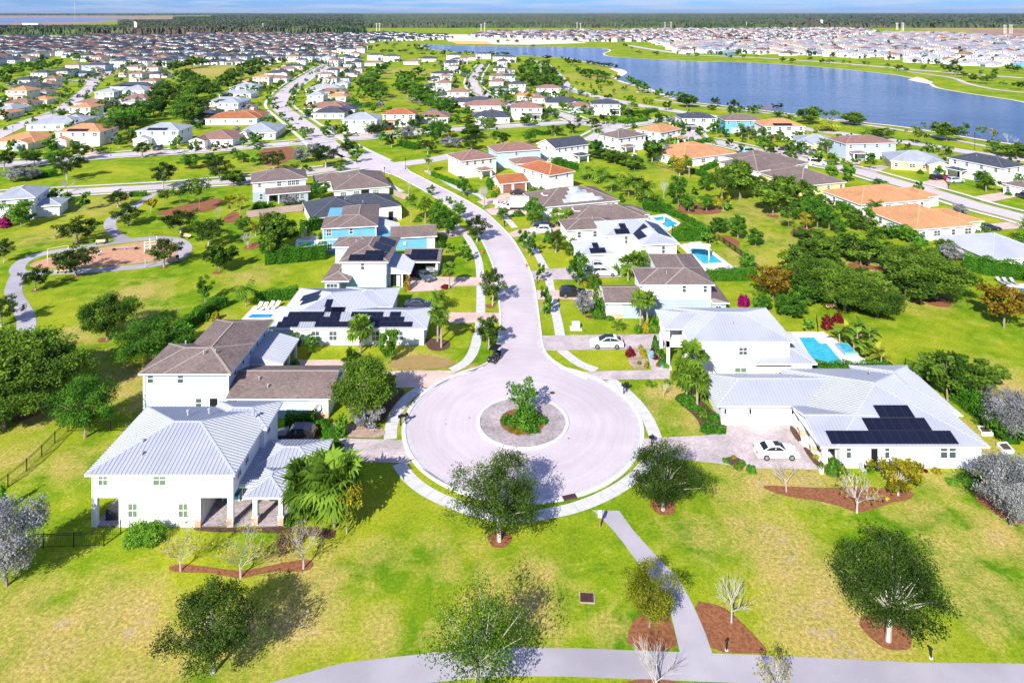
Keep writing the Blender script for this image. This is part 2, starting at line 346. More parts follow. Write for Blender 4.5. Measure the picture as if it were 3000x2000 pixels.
def grassmat():
    m = bpy.data.materials.new('lawn'); m.use_nodes = True; nt = m.node_tree; lk = nt.links.new
    b = nt.nodes['Principled BSDF']; b.inputs['Roughness'].default_value = .95; b.inputs['Specular IOR Level'].default_value = .05
    tc = N(nt, 'ShaderNodeTexCoord')
    def noise(s, det, rough=.6, lac=2.0, dist=0):
        n = N(nt, 'ShaderNodeTexNoise'); n.inputs['Scale'].default_value = s; n.inputs['Detail'].default_value = det; n.inputs['Roughness'].default_value = rough; n.inputs['Distortion'].default_value = dist
        lk(tc.outputs['Object'], n.inputs[0]); return n.outputs[0]
    def ramp(x, a, c, ca=(0,0,0,1), cb=(1,1,1,1)):
        r = N(nt, 'ShaderNodeValToRGB'); e = r.color_ramp.elements; e[0].position = a; e[1].position = c; e[0].color = ca; e[1].color = cb; lk(x, r.inputs[0]); return r.outputs[0]
    def mix(f, a, c, bt='MIX'):
        x = N(nt, 'ShaderNodeMix', data_type='RGBA', blend_type=bt)
        lk(f, x.inputs[0]) if not isinstance(f, float) else setattr(x.inputs[0], 'default_value', f)
        for v, i in ((a, 6), (c, 7)):
            lk(v, x.inputs[i]) if not isinstance(v, tuple) else setattr(x.inputs[i], 'default_value', (*v, 1))
        return x.outputs[2]
    big = noise(.055, 6, .62, dist=.6); mid = noise(.33, 7, .65, dist=.4); fine = noise(3.2, 6, .75); tiny = noise(13, 3, .7)
    g = mix(ramp(mid, .36, .64), (.095, .225, .008), (.26, .37, .014))
    g = mix(ramp(big, .40, .66), g, (.40, .41, .030))
    at = N(nt, 'ShaderNodeAttribute', attribute_name='dry')
    a1 = N(nt, 'ShaderNodeMath', operation='MULTIPLY_ADD'); a1.inputs[1].default_value = 1.15; lk(at.outputs['Fac'], a1.inputs[0])
    a2 = N(nt, 'ShaderNodeMath', operation='SUBTRACT'); a2.inputs[1].default_value = .5; lk(mid, a2.inputs[0])
    a3 = N(nt, 'ShaderNodeMath', operation='MULTIPLY'); a3.inputs[1].default_value = 2.0; lk(a2.outputs[0], a3.inputs[0]); lk(a3.outputs[0], a1.inputs[2])
    dr = ramp(a1.outputs[0], .12, .85)
    straw = mix(ramp(fine, .35, .65), (.44, .31, .105), (.56, .455, .165))
    g = mix(dr, g, straw)
    bare = N(nt, 'ShaderNodeMath', operation='MULTIPLY'); lk(ramp(a1.outputs[0], .85, 1.25), bare.inputs[0]); lk(ramp(noise(.9, 6, .7), .5, .66), bare.inputs[1])
    g = mix(bare.outputs[0], g, (.50, .37, .33))
    sp = mix(ramp(fine, .30, .72), (.52, .57, .42), (1.30, 1.24, 1.15))
    g = mix(1.0, g, sp, 'MULTIPLY')
    sp2 = mix(ramp(tiny, .28, .75), (.58, .63, .55), (1.30, 1.27, 1.22))
    g = mix(1.0, g, sp2, 'MULTIPLY')
    wd = ramp(noise(.75, 5, .7), .60, .70); g = mix(wd, g, mix(1.0, g, (.55, .72, .55), 'MULTIPLY')); mw = ramp(noise(.16, 3, .5, dist=1.2), .46, .54); g = mix(mw, g, mix(1.0, g, (.90, .95, .88), 'MULTIPLY'))
    lk(g, b.inputs['Base Color'])
    bp = N(nt, 'ShaderNodeBump'); bp.inputs['Strength'].default_value = .5; bp.inputs['Distance'].default_value = .12; lk(fine, bp.inputs['Height']); lk(bp.outputs[0], b.inputs['Normal'])
    MAT['lawn'] = m
grassmat()
me = npmesh('ground', np.stack([xf, yf, ZZ], 1), quads, ['lawn'], {'dry': d})
struct(put('ground', me))

m = MAT['road_surface']; nt = m.node_tree; lk = nt.links.new; bs = nt.nodes['Principled BSDF']; old = bs.inputs['Base Color'].links[0].from_socket
tc = N(nt, 'ShaderNodeTexCoord'); vd = N(nt, 'ShaderNodeVectorMath', operation='DISTANCE'); vd.inputs[1].default_value = (1.32, 88.6, 0); lk(tc.outputs['Object'], vd.inputs[0])
n0 = N(nt, 'ShaderNodeTexNoise'); n0.inputs['Scale'].default_value = .12; n0.inputs['Detail'].default_value = 4; lk(tc.outputs['Object'], n0.inputs[0])
ad = N(nt, 'ShaderNodeMath', operation='MULTIPLY_ADD'); ad.inputs[1].default_value = 2.5; lk(n0.outputs[0], ad.inputs[0]); lk(vd.outputs['Value'], ad.inputs[2])
n1 = N(nt, 'ShaderNodeTexNoise', noise_dimensions='1D'); n1.inputs['Scale'].default_value = 1.3; n1.inputs['Detail'].default_value = 5; n1.inputs['Roughness'].default_value = .7; lk(ad.outputs[0], n1.inputs['W'])
n2 = N(nt, 'ShaderNodeTexNoise'); n2.inputs['Scale'].default_value = 5; n2.inputs['Detail'].default_value = 6; n2.inputs['Roughness'].default_value = .8; lk(tc.outputs['Object'], n2.inputs[0])
for nn, lo_, hi_ in ((n1, .95, 1.04), (n2, .90, 1.09)):
    mr = N(nt, 'ShaderNodeMapRange'); mr.inputs[1].default_value = .3; mr.inputs[2].default_value = .7; mr.inputs[3].default_value = lo_; mr.inputs[4].default_value = hi_; lk(nn.outputs[0], mr.inputs[0])
    mx = N(nt, 'ShaderNodeMix', data_type='RGBA', blend_type='MULTIPLY'); mx.inputs[0].default_value = 1; lk(old, mx.inputs[6]); lk(mr.outputs[0], mx.inputs[7]); old = mx.outputs[2]
lk(old, bs.inputs['Base Color'])
# ------------------------------------------------------------------ sheets on the ground
def resample(p, n):
    p = np.array(p, float); s = np.r_[0, np.cumsum(np.hypot(*np.diff(p, axis=0).T))]
    t = np.linspace(0, s[-1], n); return np.stack([np.interp(t, s, p[:,0]), np.interp(t, s, p[:,1])], 1)
def smooth(p, it=2, closed=False):
    p = [tuple(q) for q in p]
    for _ in range(it):
        q = []
        n = len(p)
        for i in range(n if closed else n - 1):
            a = p[i]; b = p[(i + 1) % n]
            q += [(.75*a[0]+.25*b[0], .75*a[1]+.25*b[1]), (.25*a[0]+.75*b[0], .25*a[1]+.75*b[1])]
        p = q if closed else [p[0]] + q + [p[-1]]
    return p
def offset(p, dd):
    p = np.array(p, float); t = np.gradient(p, axis=0); t /= np.maximum(np.hypot(t[:,0], t[:,1])[:,None], 1e-9)
    return p + np.stack([-t[:,1], t[:,0]], 1) * dd
def ribbon(mb, p, w, z, m=0):
    a = offset(p, w / 2); b = offset(p, -w / 2)
    for i in range(len(p) - 1):
        mb.face([(*b[i], z), (*b[i+1], z), (*a[i+1], z), (*a[i], z)], m)
def between(mb, A, B, z, n=40, m=0):
    A = resample(A, n); B = resample(B, n)
    for i in range(n - 1): mb.face([(*A[i], z), (*B[i], z), (*B[i+1], z), (*A[i+1], z)], m)
def poly(mb, pts, z, m=0):
    ar = sum(pts[i][0]*pts[(i+1)%len(pts)][1] - pts[(i+1)%len(pts)][0]*pts[i][1] for i in range(len(pts)))
    if ar < 0: pts = pts[::-1]
    mb.face([(p[0], p[1], z) for p in pts], m)
def edge(mb, p, w, z0, z1, m=0):                 # a kerb: a raised ribbon with sides
    a = offset(p, w / 2); b = offset(p, -w / 2)
    for i in range(len(p) - 1):
        mb.face([(*b[i], z1), (*b[i+1], z1), (*a[i+1], z1), (*a[i], z1)], m)
        mb.face([(*b[i], z0), (*b[i+1], z0), (*b[i+1], z1), (*b[i], z1)], m)
        mb.face([(*a[i+1], z0), (*a[i], z0), (*a[i], z1), (*a[i+1], z1)], m)
CX, CY, CRAD = 1.32, 88.6, 14.65
def arc(cx, cy, r, a0, a1, n=48): return [(cx + r*math.cos(R(a0+(a1-a0)*i/n)), cy + r*math.sin(R(a0+(a1-a0)*i/n))) for i in range(n+1)]
LE = V('d3',[(600,480),(720,432),(800,392),(850,330),(872,220)]) + V('c5',[(2005,1390),(1990,1250),(1975,1110),(1945,985),(1895,860),(1830,745),(1740,640),(1640,560),(1520,475),(1400,405),(1290,345),(1200,300),(1120,275)])
RE = V('d3',[(1500,510),(1400,462),(1290,405),(1215,345),(1178,280),(1164,150)]) + V('c6',[(452,1270),(432,1130),(398,1020),(340,905),(260,775),(165,680),(85,603)]) + V('c5',[(1860,560),(1750,495),(1640,435),(1530,382),(1400,315),(1300,265)])
LE = smooth(LE, 2); RE = smooth(RE, 2)
mb = MB(); between(mb, LE, RE, .020, 70); poly(mb, arc(CX, CY, CRAD, 0, 360, 96)[:-1], .024)
poly(mb, V('c5',[(1130,275),(1310,262),(1270,225),(1150,185),(1080,140),(960,120),(900,180),(930,250)]), .028)
struct(mb.build('road', ['road_surface']))
mb = MB()
edge(mb, offset(LE, .0), .34, .0, .13); edge(mb, offset(RE, 0), .34, .0, .13)
edge(mb, np.array(arc(CX, CY, CRAD, 112, 428, 120)), .5, 0, .12)
edge(mb, np.array(arc(CX, CY, 5.55, 0, 360, 64)), .42, 0, .15)
struct(mb.build('kerb', ['kerb_concrete']))
mb = MB(); ribbon(mb, np.array(arc(CX, CY, CRAD - .55, 112, 428, 120)), .5, .030); ribbon(mb, offset(LE, -.42), .42, .034); ribbon(mb, offset(RE, .42), .42, .038)
struct(mb.build('gutter', [mat('gutter_concrete', (.52,.49,.51), (.44,.41,.43), 1.1, .85)]))
mb = MB(); poly(mb, arc(CX, CY, 5.36, 0, 360, 64)[:-1], .10); struct(mb.build('paved_island', ['dark_pavers']))
# sidewalks
SW = [V('c5',[(1660,675),(1720,730),(1770,805),(1805,870),(1838,950),(1850,1080),(1852,1200),(1852,1350),(1842,1500)]) + V('d3',[(722,200),(698,310),(640,395),(540,445)]),
 V('d3',[(330,568),(220,640),(140,750),(108,850),(105,932)]), V('d3',[(165,1105),(240,1215),(380,1318),(560,1395),(760,1465),(1000,1492),(1200,1462),(1400,1422),(1600,1345),(1760,1255),(1870,1165),(1960,1050)]),
 V('d3',[(1980,922),(1935,800),(1850,675),(1740,572),(1660,512)]), V('d3',[(1560,445),(1440,402),(1352,335),(1312,303)]), V('d3',[(1305,200),(1288,100),(1263,0)]) + V('c6',[(592,1300),(572,1245)]),
 V('c6',[(558,1180),(545,1095)]), V('c6',[(515,1012),(445,880),(395,800),(335,730)]), V('c6',[(285,700),(200,605),(130,548)]), V('c6',[(80,505),(0,440)]) + V('c5',[(1700,415),(1600,358),(1500,298),(1430,262)]),
 V('c5',[(1250,425),(1160,372),(1080,320),(1010,290)]), V('c5',[(900,60),(1000,110),(1160,185)]), V('c5',[(740,130),(820,170),(900,210)])]
mb = MB()
for k, p in enumerate(SW): ribbon(mb, np.array(smooth(p, 2)), 1.55, .030 + .004 * (k % 3))
struct(mb.build('pavement', [mat('pavement_concrete', (.58,.565,.555), (.49,.475,.465), 1.3, .85, .2, detail=8, bscale=25)]))
mb = MB()
for k, p in enumerate(SW):                                 # expansion joints
    q = smooth(p, 2); n = max(2, int(sum(math.dist(q[i], q[i+1]) for i in range(len(q)-1)) / 1.5)); q = resample(q, n); o_ = offset(q, .77); i_ = offset(q, -.77)
    for i in range(1, n - 1): mb.bar((*o_[i], .036 + .004*(k%3)), (*i_[i], .036 + .004*(k%3)), .035, .006)
struct(mb.build('pavement_joints', [mat('joint', (.30,.29,.29))]))
# front trail and the path up to the circle
mb = MB()
top = V('d7',[(-700,1230),(0,1040),(250,1010),(600,970),(900,945),(1230,930),(1600,935),(2000,950),(2330,962)]) + V('d8',[(300,1210),(700,1225),(1200,1250),(1600,1268),(2352,1278),(2800,1290)])
bot = V('d7',[(-350,1345),(300,1225),(580,1176),(850,1150),(1200,1128),(1700,1135),(1960,1147)]) + V('d8',[(330,1408),(700,1425),(1600,1450),(2352,1470),(2800,1480)])
between(mb, top, bot, .016, 80)
between(mb, V('d7',[(1730,-14),(1800,50),(1870,120),(1950,220),(2060,370),(2180,510),(2255,640),(2290,780),(2335,975)]), V('d7',[(1915,-10),(2000,110),(2150,280),(2300,430)]) + V('d8',[(0,740),(60,850),(150,1050),(208,1218)]), .020, 40)
struct(mb.build('path', ['trail_surface']))
mb = MB()
loop = V('c4',[(110,905),(180,840),(330,798),(650,750),(900,712),(1100,698),(1230,712),(1290,760),(1250,835),(1100,880),(850,908),(560,930),(300,935),(130,950)])
LPS = smooth(loop, 3, True); LPS.append(LPS[0])
ribbon(mb, np.array(LPS), 2.7, .024)
for k, (p, w) in enumerate([(V('c4',[(870,715),(800,680),(760,635),(752,590),(800,540),(900,500),(990,445),(1060,390)]), 2.6), (V('c4',[(130,945),(95,1020),(90,1090),(140,1170),(185,1250),(180,1340),(110,1430),(20,1500)]), 2.7)]):
    ribbon(mb, np.array(smooth(p, 3)), w, .028 + .004*k)
struct(mb.build('park_path', ['trail_surface']))
mb = MB(); poly(mb, smooth(V('c4',[(165,892),(330,832),(650,772),(900,738),(1060,718),(1170,722),(1232,762),(1215,830),(1100,858),(900,882),(600,902),(320,912)]), 2, True), .032); struct(mb.build('playground_ground', ['playground_chips']))
# driveways
mb = MB(); mz = [.036]
def dw(c, pts, m=0): poly(mb, V(c, pts), mz[0], m); mz[0] += .0006
dw('d2',[(1700,858),(2215,872),(2228,950),(2248,1022),(1880,1015),(1700,905)])
dw('d3',[(-110,452),(590,447),(480,510),(385,567),(-110,567)],1); dw('d2',[(1470,345),(1785,345),(1880,410),(1900,520),(1800,480),(1475,407)],1)
dw('c5',[(1240,1340),(1590,1345),(1995,1352),(1990,1422),(1600,1430),(1500,1420)],1)
dw('c5',[(1310,1085),(1530,1075),(1965,1082),(1970,1142),(1660,1147),(1520,1180),(1290,1190),(1270,1140)],1)
dw('c5',[(1510,735),(1715,695),(1775,745),(1610,775)],1)
dw('d3',[(1172,202),(2040,190),(2050,290),(1760,300),(1192,307)]); dw('d3',[(1420,457),(2080,440),(2080,508),(1560,513)])
dw('d4',[(265,490),(345,500),(480,640),(480,675),(310,668)])
dw('d4',[(222,1240),(730,1215),(935,1192),(942,1128),(1470,1128),(1720,1498),(1200,1490),(620,1420),(185,1392),(215,1310)])
dw('d4',[(1455,1140),(1500,1130),(1730,1300),(1760,1460),(1690,1440),(1540,1265)],2)
dw('c6',[(448,1178),(640,1178),(920,1172),(985,1265),(600,1242),(458,1252)],1)
dw('c6',[(402,1032),(550,1015),(690,1005),(1090,1005),(1100,1078),(930,1082),(700,1097),(430,1097)])
dw('c6',[(228,745),(300,715),(560,688),(660,695),(560,738),(275,772)],1); dw('c6',[(50,560),(150,540),(380,555),(370,598),(100,602)],1); dw('c6',[(-10,500),(80,478),(210,436),(400,440),(200,502),(50,532)],1)
dw('c7',[(2060,935),(2400,900),(2420,960),(2000,985)],1); dw('e6',[(430,575),(700,510),(760,600),(620,600),(540,640)],1); dw('e6',[(960,660),(1160,630),(1300,660),(1110,700),(1010,700)],1)
dw('c7',[(930,430),(1130,440),(1050,500),(960,470)],1); dw('e6',[(60,440),(210,415),(290,430),(160,480)]); dw('e1',[(1150,1310),(1290,1200),(1420,1240),(1280,1330)],1); dw('e1',[(1850,1285),(2100,1200),(2260,1230),(2230,1280)],1)
dw('e3',[(230,1010),(420,960),(530,1000),(300,1060)],1); dw('e2',[(430,1230),(560,1150),(740,1180),(560,1240)],1); dw('e5',[(760,400),(1000,470),(900,500),(640,430)]); dw('e5',[(420,400),(600,420),(600,470),(430,470)])
struct(mb.build('driveways', ['pavers', 'pink_pavers', 'travertine']))
# streets farther off
RD = [(V('e2',[(2330,1330),(2200,1190),(2060,1060),(1900,935),(1740,815),(1610,720),(1510,640),(1480,570),(1560,440),(1690,325),(1850,222),(2000,130),(2160,40)]), 9.0),
 (V('c4',[(-100,412),(200,395),(600,375),(900,358),(1150,345),(1430,318),(1600,308),(1850,285)]) + V('c5',[(560,268),(760,245),(930,222)]), 6.5),
 (V('c5',[(1120,222),(1300,205),(1500,178),(1700,130)]), 7.0),
 (V('c1',[(-60,1130),(300,1118),(600,1085),(900,1062),(1250,1045),(1500,1028),(1800,1005),(2050,985),(2250,960)]), 7.0),
 (V('e3',[(-150,1020),(100,1060),(330,1050),(500,1020),(800,998),(1100,972),(1600,930),(2000,908),(2352,885)]) + V('e4',[(200,496),(400,478),(600,490),(800,512),(900,510)]), 7.0),
 (V('e4',[(880,500),(780,525),(690,580),(600,625)]), 7.0), (V('e4',[(880,505),(1000,488),(1150,462),(1344,445)]) + V('e5',[(60,345),(200,352),(350,385),(600,440),(900,500),(1200,560)]) + V('e6',[(40,462),(300,540),(600,620),(800,680),(1000,745),(1344,830),(1500,880)]), 7.0),
 (V('e4',[(190,0),(260,20),(330,80),(370,140),(440,215),(600,265),(720,290),(980,345),(1200,378),(1344,402)]) + V('e6',[(320,222),(600,262),(900,312),(1150,347),(1400,380)]), 8.0),
 (V('e3',[(1960,40),(1860,170),(1800,280),(1850,390),(1990,470),(2200,570),(2352,640)]) + V('e4',[(100,390),(260,385),(400,420),(520,470)]), 7.0),
 (V('e4',[(190,38),(222,85),(234,145)]), 3.0), (V('e1',[(-200,1100),(0,1000),(400,825),(700,735),(900,640),(1050,530),(1160,440),(1260,350),(1290,270)]), 8.0),
 (V('e1',[(800,270),(1100,262),(1290,270),(1400,200),(1560,120),(1700,60)]), 9.0), (V('c1',[(2290,430),(2100,560),(1950,640)]), 6.0),
 (V('g3',[(150,345),(280,385),(350,450),(420,538)]), 8.0), (V('c3',[(0,378),(500,398),(1000,430),(1400,465),(1800,500),(2352,540)]), 9.0), (V('c3',[(1500,490),(1700,515),(1880,540),(1960,580),(2150,620),(2352,640)]), 4.0),
 (V('c2',[(1980,315),(2150,345),(2352,372)]), 12.0), (V('c3',[(-200,690),(100,728),(500,775),(900,815),(1250,862),(1500,898),(1750,942),(2000,992),(2352,1062)]), 3.2), (V('c2',[(1900,560),(1960,575),(2100,620),(2300,690)]), 3.2),
 (V('g5',[(0,140),(300,95),(500,100),(1344,90)]), 10)]
mb = MB()
for k, (p, w) in enumerate(RD): ribbon(mb, np.array(smooth(p, 2)), w, .03 + .006 * k)
struct(mb.build('side_streets', ['far_road']))
mb = MB()
for k, (p, w) in enumerate(RD[:9]):
    if k in (2, 7): continue
    q = np.array(smooth(p, 2)); ribbon(mb, offset(q, w/2 + 2.6), 1.5, .16 + .004*k); ribbon(mb, offset(q, -w/2 - 2.6), 1.5, .18 + .004*k)
struct(mb.build('side_pavements', ['concrete']))
# lake
LK = V('c2',[(508,309),(620,345),(800,360),(1000,374),(1250,385),(1430,395),(1570,402),(1700,432),(1900,470),(1978,496),(1955,522),(1885,542),(1960,572),(2100,602),(2220,652),(2352,692)]) + V('c3',[(100,712),(300,732),(800,792),(1200,842),(1500,872),(1760,912),(2100,972),(2352,1003),(2700,1060),(2800,850),(2352,705),(2100,670),(1800,622),(1715,602),(1700,580),(1600,545),(1400,510),(1000,470),(600,440),(300,430),(0,423)]) + V('c2',[(2150,412),(1850,396),(1785,376),(1862,350),(1800,333),(1500,326),(1100,325),(700,312)])
LS = smooth(LK, 2, True)
wm = bpy.data.materials.new('lake_water'); wm.use_nodes = True; nt = wm.node_tree; lk = nt.links.new; b = nt.nodes['Principled BSDF']
b.inputs['Base Color'].default_value = (.060,.125,.30,1); b.inputs['Roughness'].default_value = .12; b.inputs['Specular IOR Level'].default_value = .5
tc = N(nt, 'ShaderNodeTexCoord'); mp = N(nt, 'ShaderNodeMapping'); mp.inputs['Scale'].default_value = (.30, .9, 1); nz = N(nt, 'ShaderNodeTexNoise'); nz.inputs['Scale'].default_value = .16; nz.inputs['Detail'].default_value = 7; nz.inputs['Roughness'].default_value = .6
n2 = N(nt, 'ShaderNodeTexNoise'); n2.inputs['Scale'].default_value = .012; n2.inputs['Detail'].default_value = 4
bp = N(nt, 'ShaderNodeBump'); bp.inputs['Strength'].default_value = 1.0; bp.inputs['Distance'].default_value = 2.6
lk(tc.outputs['Object'], mp.inputs[0]); lk(mp.outputs[0], nz.inputs[0]); lk(nz.outputs[0], bp.inputs['Height']); lk(bp.outputs[0], b.inputs['Normal'])
rp = N(nt, 'ShaderNodeValToRGB'); rp.color_ramp.elements[0].position = .35; rp.color_ramp.elements[1].position = .7; rp.color_ramp.elements[0].color = (.048,.090,.185,1); rp.color_ramp.elements[1].color = (.085,.145,.26,1)
lk(tc.outputs['Object'], n2.inputs[0]); lk(n2.outputs[0], rp.inputs[0]); lk(rp.outputs[0], b.inputs['Base Color']); MAT['lake_water'] = wm
cxl = np.mean(np.array(LS), 0)
mb = MB(); poly(mb, LS, .30)
struct(mb.build('lake_water', ['lake_water']))
mb = MB(); q = np.array(LS + [LS[0]]); ribbon(mb, q, 5.0, .22); struct(mb.build('shore', ['sand']))
# open sandy and ploughed ground far off, and the ponds in it
mb = MB()
poly(mb, V('e7',[(-200,98),(400,100),(850,108),(1750,112),(1720,122),(1100,140),(700,165),(400,185),(0,218),(-200,222)]), .2, 1)
poly(mb, V('e7',[(-200,262),(1180,268),(1344,255),(1400,300),(900,300),(500,298),(-200,305)]), .3, 0)
poly(mb, V('e8',[(380,225),(1500,212),(1500,300),(1000,268),(600,246)]), .3, 2); poly(mb, V('e8',[(900,240),(1500,232),(1500,305),(1000,272)]), .45, 1)
poly(mb, V('c2',[(700,252),(1000,262),(1500,270),(1700,300),(1300,312),(900,308),(740,290)]), .35, 0)
poly(mb, V('c2',[(740,285),(1000,290),(1050,310),(800,308)]), .4, 3); poly(mb, V('g2',[(540,135),(1000,140),(1000,180),(560,150)]), .3, 0)
poly(mb, V('g3',[(760,405),(900,415),(930,440),(870,470),(780,480),(840,445)]), .25, 0); poly(mb, V('g6',[(430,365),(500,340),(560,355),(630,385),(600,398),(520,385)]), .33, 0)
mat('brown_field', (.26,.15,.105), (.36,.23,.16), .01, .95); mat('ochre_field', (.34,.25,.06), (.26,.26,.05), .01, .95); mat('yellow_sand', (.70,.42,.08), (.62,.40,.14), .02, .9)
struct(mb.build('bare_fields', ['sand', 'brown_field', 'ochre_field', 'yellow_sand']))
mb = MB(); poly(mb, V('e7',[(-200,124),(300,120),(640,124),(1000,128),(1080,130),(640,152),(300,158),(-200,160)]), .5); poly(mb, V('e7',[(-200,170),(90,172),(60,186),(-200,190)]), .5)
struct(mb.build('pond_water', ['lake_water']))
# mulch beds and garden beds
mb = MB(); kz = [.045]
def bed(c, pts, m=0, sm=2): poly(mb, smooth(V(c, pts), sm, True), kz[0], m); kz[0] += .0007
bed('d6',[(1155,372),(1250,355),(1440,380),(1660,410),(1900,360),(2090,322),(2165,342),(2140,400),(2050,412),(1900,406),(1750,436),(1660,462),(1540,440),(1440,416),(1180,418)])
bed('d8',[(500,48),(750,60),(1000,70),(1300,60),(1600,88),(1580,150),(1450,166),(1300,222),(1200,244),(1100,200),(900,150),(700,130)])
bed('d8',[(62,842),(270,880),(360,950),(480,1070),(600,1198),(540,1212),(205,1205),(150,1050)], 0, 1)
bed('d7',[(1990,765),(2080,690),(2245,685),(2285,790),(2325,962),(1960,945)], 0, 1)
bed('d7',[(1960,1150),(2352,1160),(2352,1260),(1900,1250)], 0, 1)
for c, x, y, r in [('d7',1090,192,1.15),('d3',2035,1415,1.3),('d8',1410,1060,1.9),('c4',720,1400,.8),('c4',1495,938,.9),('c4',1415,1150,.7),('c4',530,735,1.0),('c4',1130,902,.8),('c4',525,962,.9),('c4',245,1062,.8),('d1',800,250,1.0),('d1',180,800,2.4),('c4',1440,765,.8),('c7',430,870,1.5),('c7',1690,1530,2.3),('c7',1105,1255,2.2),('c6',95,1300,.9),('d5',2250,1270,3.0)]:
    X, Y = U(c, x, y); poly(mb, [(X + r*(1+.12*math.sin(3*t))*math.cos(t), Y + r*(1+.1*math.cos(2*t))*math.sin(t)) for t in [2*PI*i/20 for i in range(20)]], kz[0]); kz[0] += .0007
bed('c4',[(1050,535),(1200,490),(1400,440),(1550,420),(1500,500),(1380,525),(1150,548)]); bed('c4',[(1510,590),(1600,510),(1680,545),(1640,600)]); bed('c4',[(1650,780),(1760,720),(1850,740),(1760,780)]); bed('c4',[(1780,90),(1960,60),(2100,110),(1900,210),(1780,190)])
bed('c6',[(1500,570),(1600,500),(1800,520),(1900,590),(1640,600)]); bed('c7',[(540,1000),(650,930),(760,980),(720,1040),(600,1030)]); bed('c7',[(20,1040),(60,1010),(190,1070),(160,1120)]); bed('c7',[(1060,1240),(1280,1260),(1450,1330),(1500,1400),(1420,1390),(1330,1310),(1100,1260)])
bed('d2',[(820,1440),(1090,1450),(1420,1440),(1760,1450),(1740,1530),(1600,1500),(1300,1480),(830,1475)], 1, 1); bed('d2',[(350,1540),(620,1490),(640,1520),(480,1568),(380,1568)], 1)
bed('d3',[(350,215),(440,225),(530,240),(525,290),(450,315),(365,300)], 1); bed('d4',[(490,910),(560,850),(700,900),(800,980),(930,1130),(940,1180),(730,1205),(700,1080),(560,960)], 1)
bed('d4',[(1450,1140),(1500,1135),(1575,1260),(1525,1268)], 1, 1); bed('d4',[(1565,1315),(1610,1312),(1720,1440),(1700,1495)], 1, 1); bed('d4',[(110,480),(250,490),(300,660),(125,660)], 2, 1)
bed('d4',[(150,340),(370,320),(370,365),(200,355)], 1); bed('d4',[(900,1400),(1040,1390),(1110,1480),(960,1470)], 1); bed('c6',[(800,1380),(900,1360),(1040,1390),(880,1400)], 1)
bed('d2',[(1640,750),(1900,770),(2080,790),(2075,860),(1880,855),(1740,850)], 2); bed('d3',[(95,440),(110,380),(300,330),(480,360),(590,390),(480,440)], 3); bed('d3',[(0,570),(240,570),(130,690),(60,800),(0,830)], 1)
poly(mb, arc(CX, CY, 2.85, 0, 360, 40)[:-1], .125, 0)
struct(mb.build('mulch_beds', ['mulch', 'dark_mulch', 'dirt', mat('dry_lawn', (.34,.21,.09), (.27,.20,.06), 1.2, .95, .4, detail=8)]))
# tyre-worn bands on the circle and stains on the path
# ------------------------------------------------------------------ house kit
CAPS = dict(metal_roof='metal_cap', brown_shingle='shingle_cap', grey_shingle='grey_cap', slate_shingle='slate_cap', rose_shingle='shingle_cap', terracotta_tile='tile_cap', rust_tile='tile_cap')
def uvface(mb, pts, m=0):
    p = [Vector(q) for q in pts]; u = (p[1] - p[0]).normalized(); n = (p[1]-p[0]).cross(p[-1]-p[0]).normalized(); v = n.cross(u)
    mb.face(p, m, [((q - p[0]).dot(u) + p[0].x, (q - p[0]).dot(v)) for q in p]); return p[0], u, v, n, [((q - p[0]).dot(u), (q - p[0]).dot(v)) for q in p]
def seams(mb, fr, step=.42, m=1):
    o, u, v, n, uv = fr; us = [a for a, _ in uv]; x = min(us) + step * .5
    while x < max(us):
        ys = []
        for i in range(len(uv)):
            a, b = uv[i], uv[(i+1) % len(uv)]
            if (a[0] - x) * (b[0] - x) < 0: t = (x - a[0]) / (b[0] - a[0]); ys.append(a[1] + t * (b[1] - a[1]))
        if len(ys) >= 2 and max(ys) - min(ys) > .25:
            A = o + u*x + v*(min(ys) + .03) + n*.03; B = o + u*x + v*(max(ys) - .08) + n*.03
            w = u * .022; h = n * .04
            mb.face([A - w - n*.03, B - w - n*.03, B - w + h, A - w + h][::-1], m); mb.face([A + w - n*.03, B + w - n*.03, B + w + h, A + w + h], m)
            mb.face([A - w + h, A + w + h, B + w + h, B - w + h], m); mb.face([A - w - n*.03, A + w - n*.03, A + w + h, A - w + h], m)
        x += step
WINC = {}
def winmesh(w, h, style):
    k = (round(w, 2), round(h, 2), style)
    if k not in WINC:
        mb = MB(); t = .07
        mb.box(-w/2 - t, w/2 + t, -.07, .02, h, h + t); mb.box(-w/2 - t - .05, w/2 + t + .05, -.10, .02, -t, 0)
        mb.box(-w/2 - t, -w/2, -.07, .02, 0, h); mb.box(w/2, w/2 + t, -.07, .02, 0, h)
        mb.box(-w/2, w/2, -.055, .0, h/2 - .03, h/2 + .03)
        nb = max(1, int(round(w / .55))) if style != 'plain' else 1
        for i in range(1, nb): mb.box(-w/2 + w*i/nb - .025, -w/2 + w*i/nb + .025, -.05, .0, 0, h)
        p = MB(); p.face([(-w/2,-.015,0),(w/2,-.015,0),(w/2,-.015,h),(-w/2,-.015,h)])
        WINC[k] = (mb.mesh('frame', ['white_trim']), p.mesh('pane', ['pale_glass' if style == 'pale' else 'glass']))
    return WINC[k]
ROT = dict(S=0, E=PI/2, N=PI, W=-PI/2)
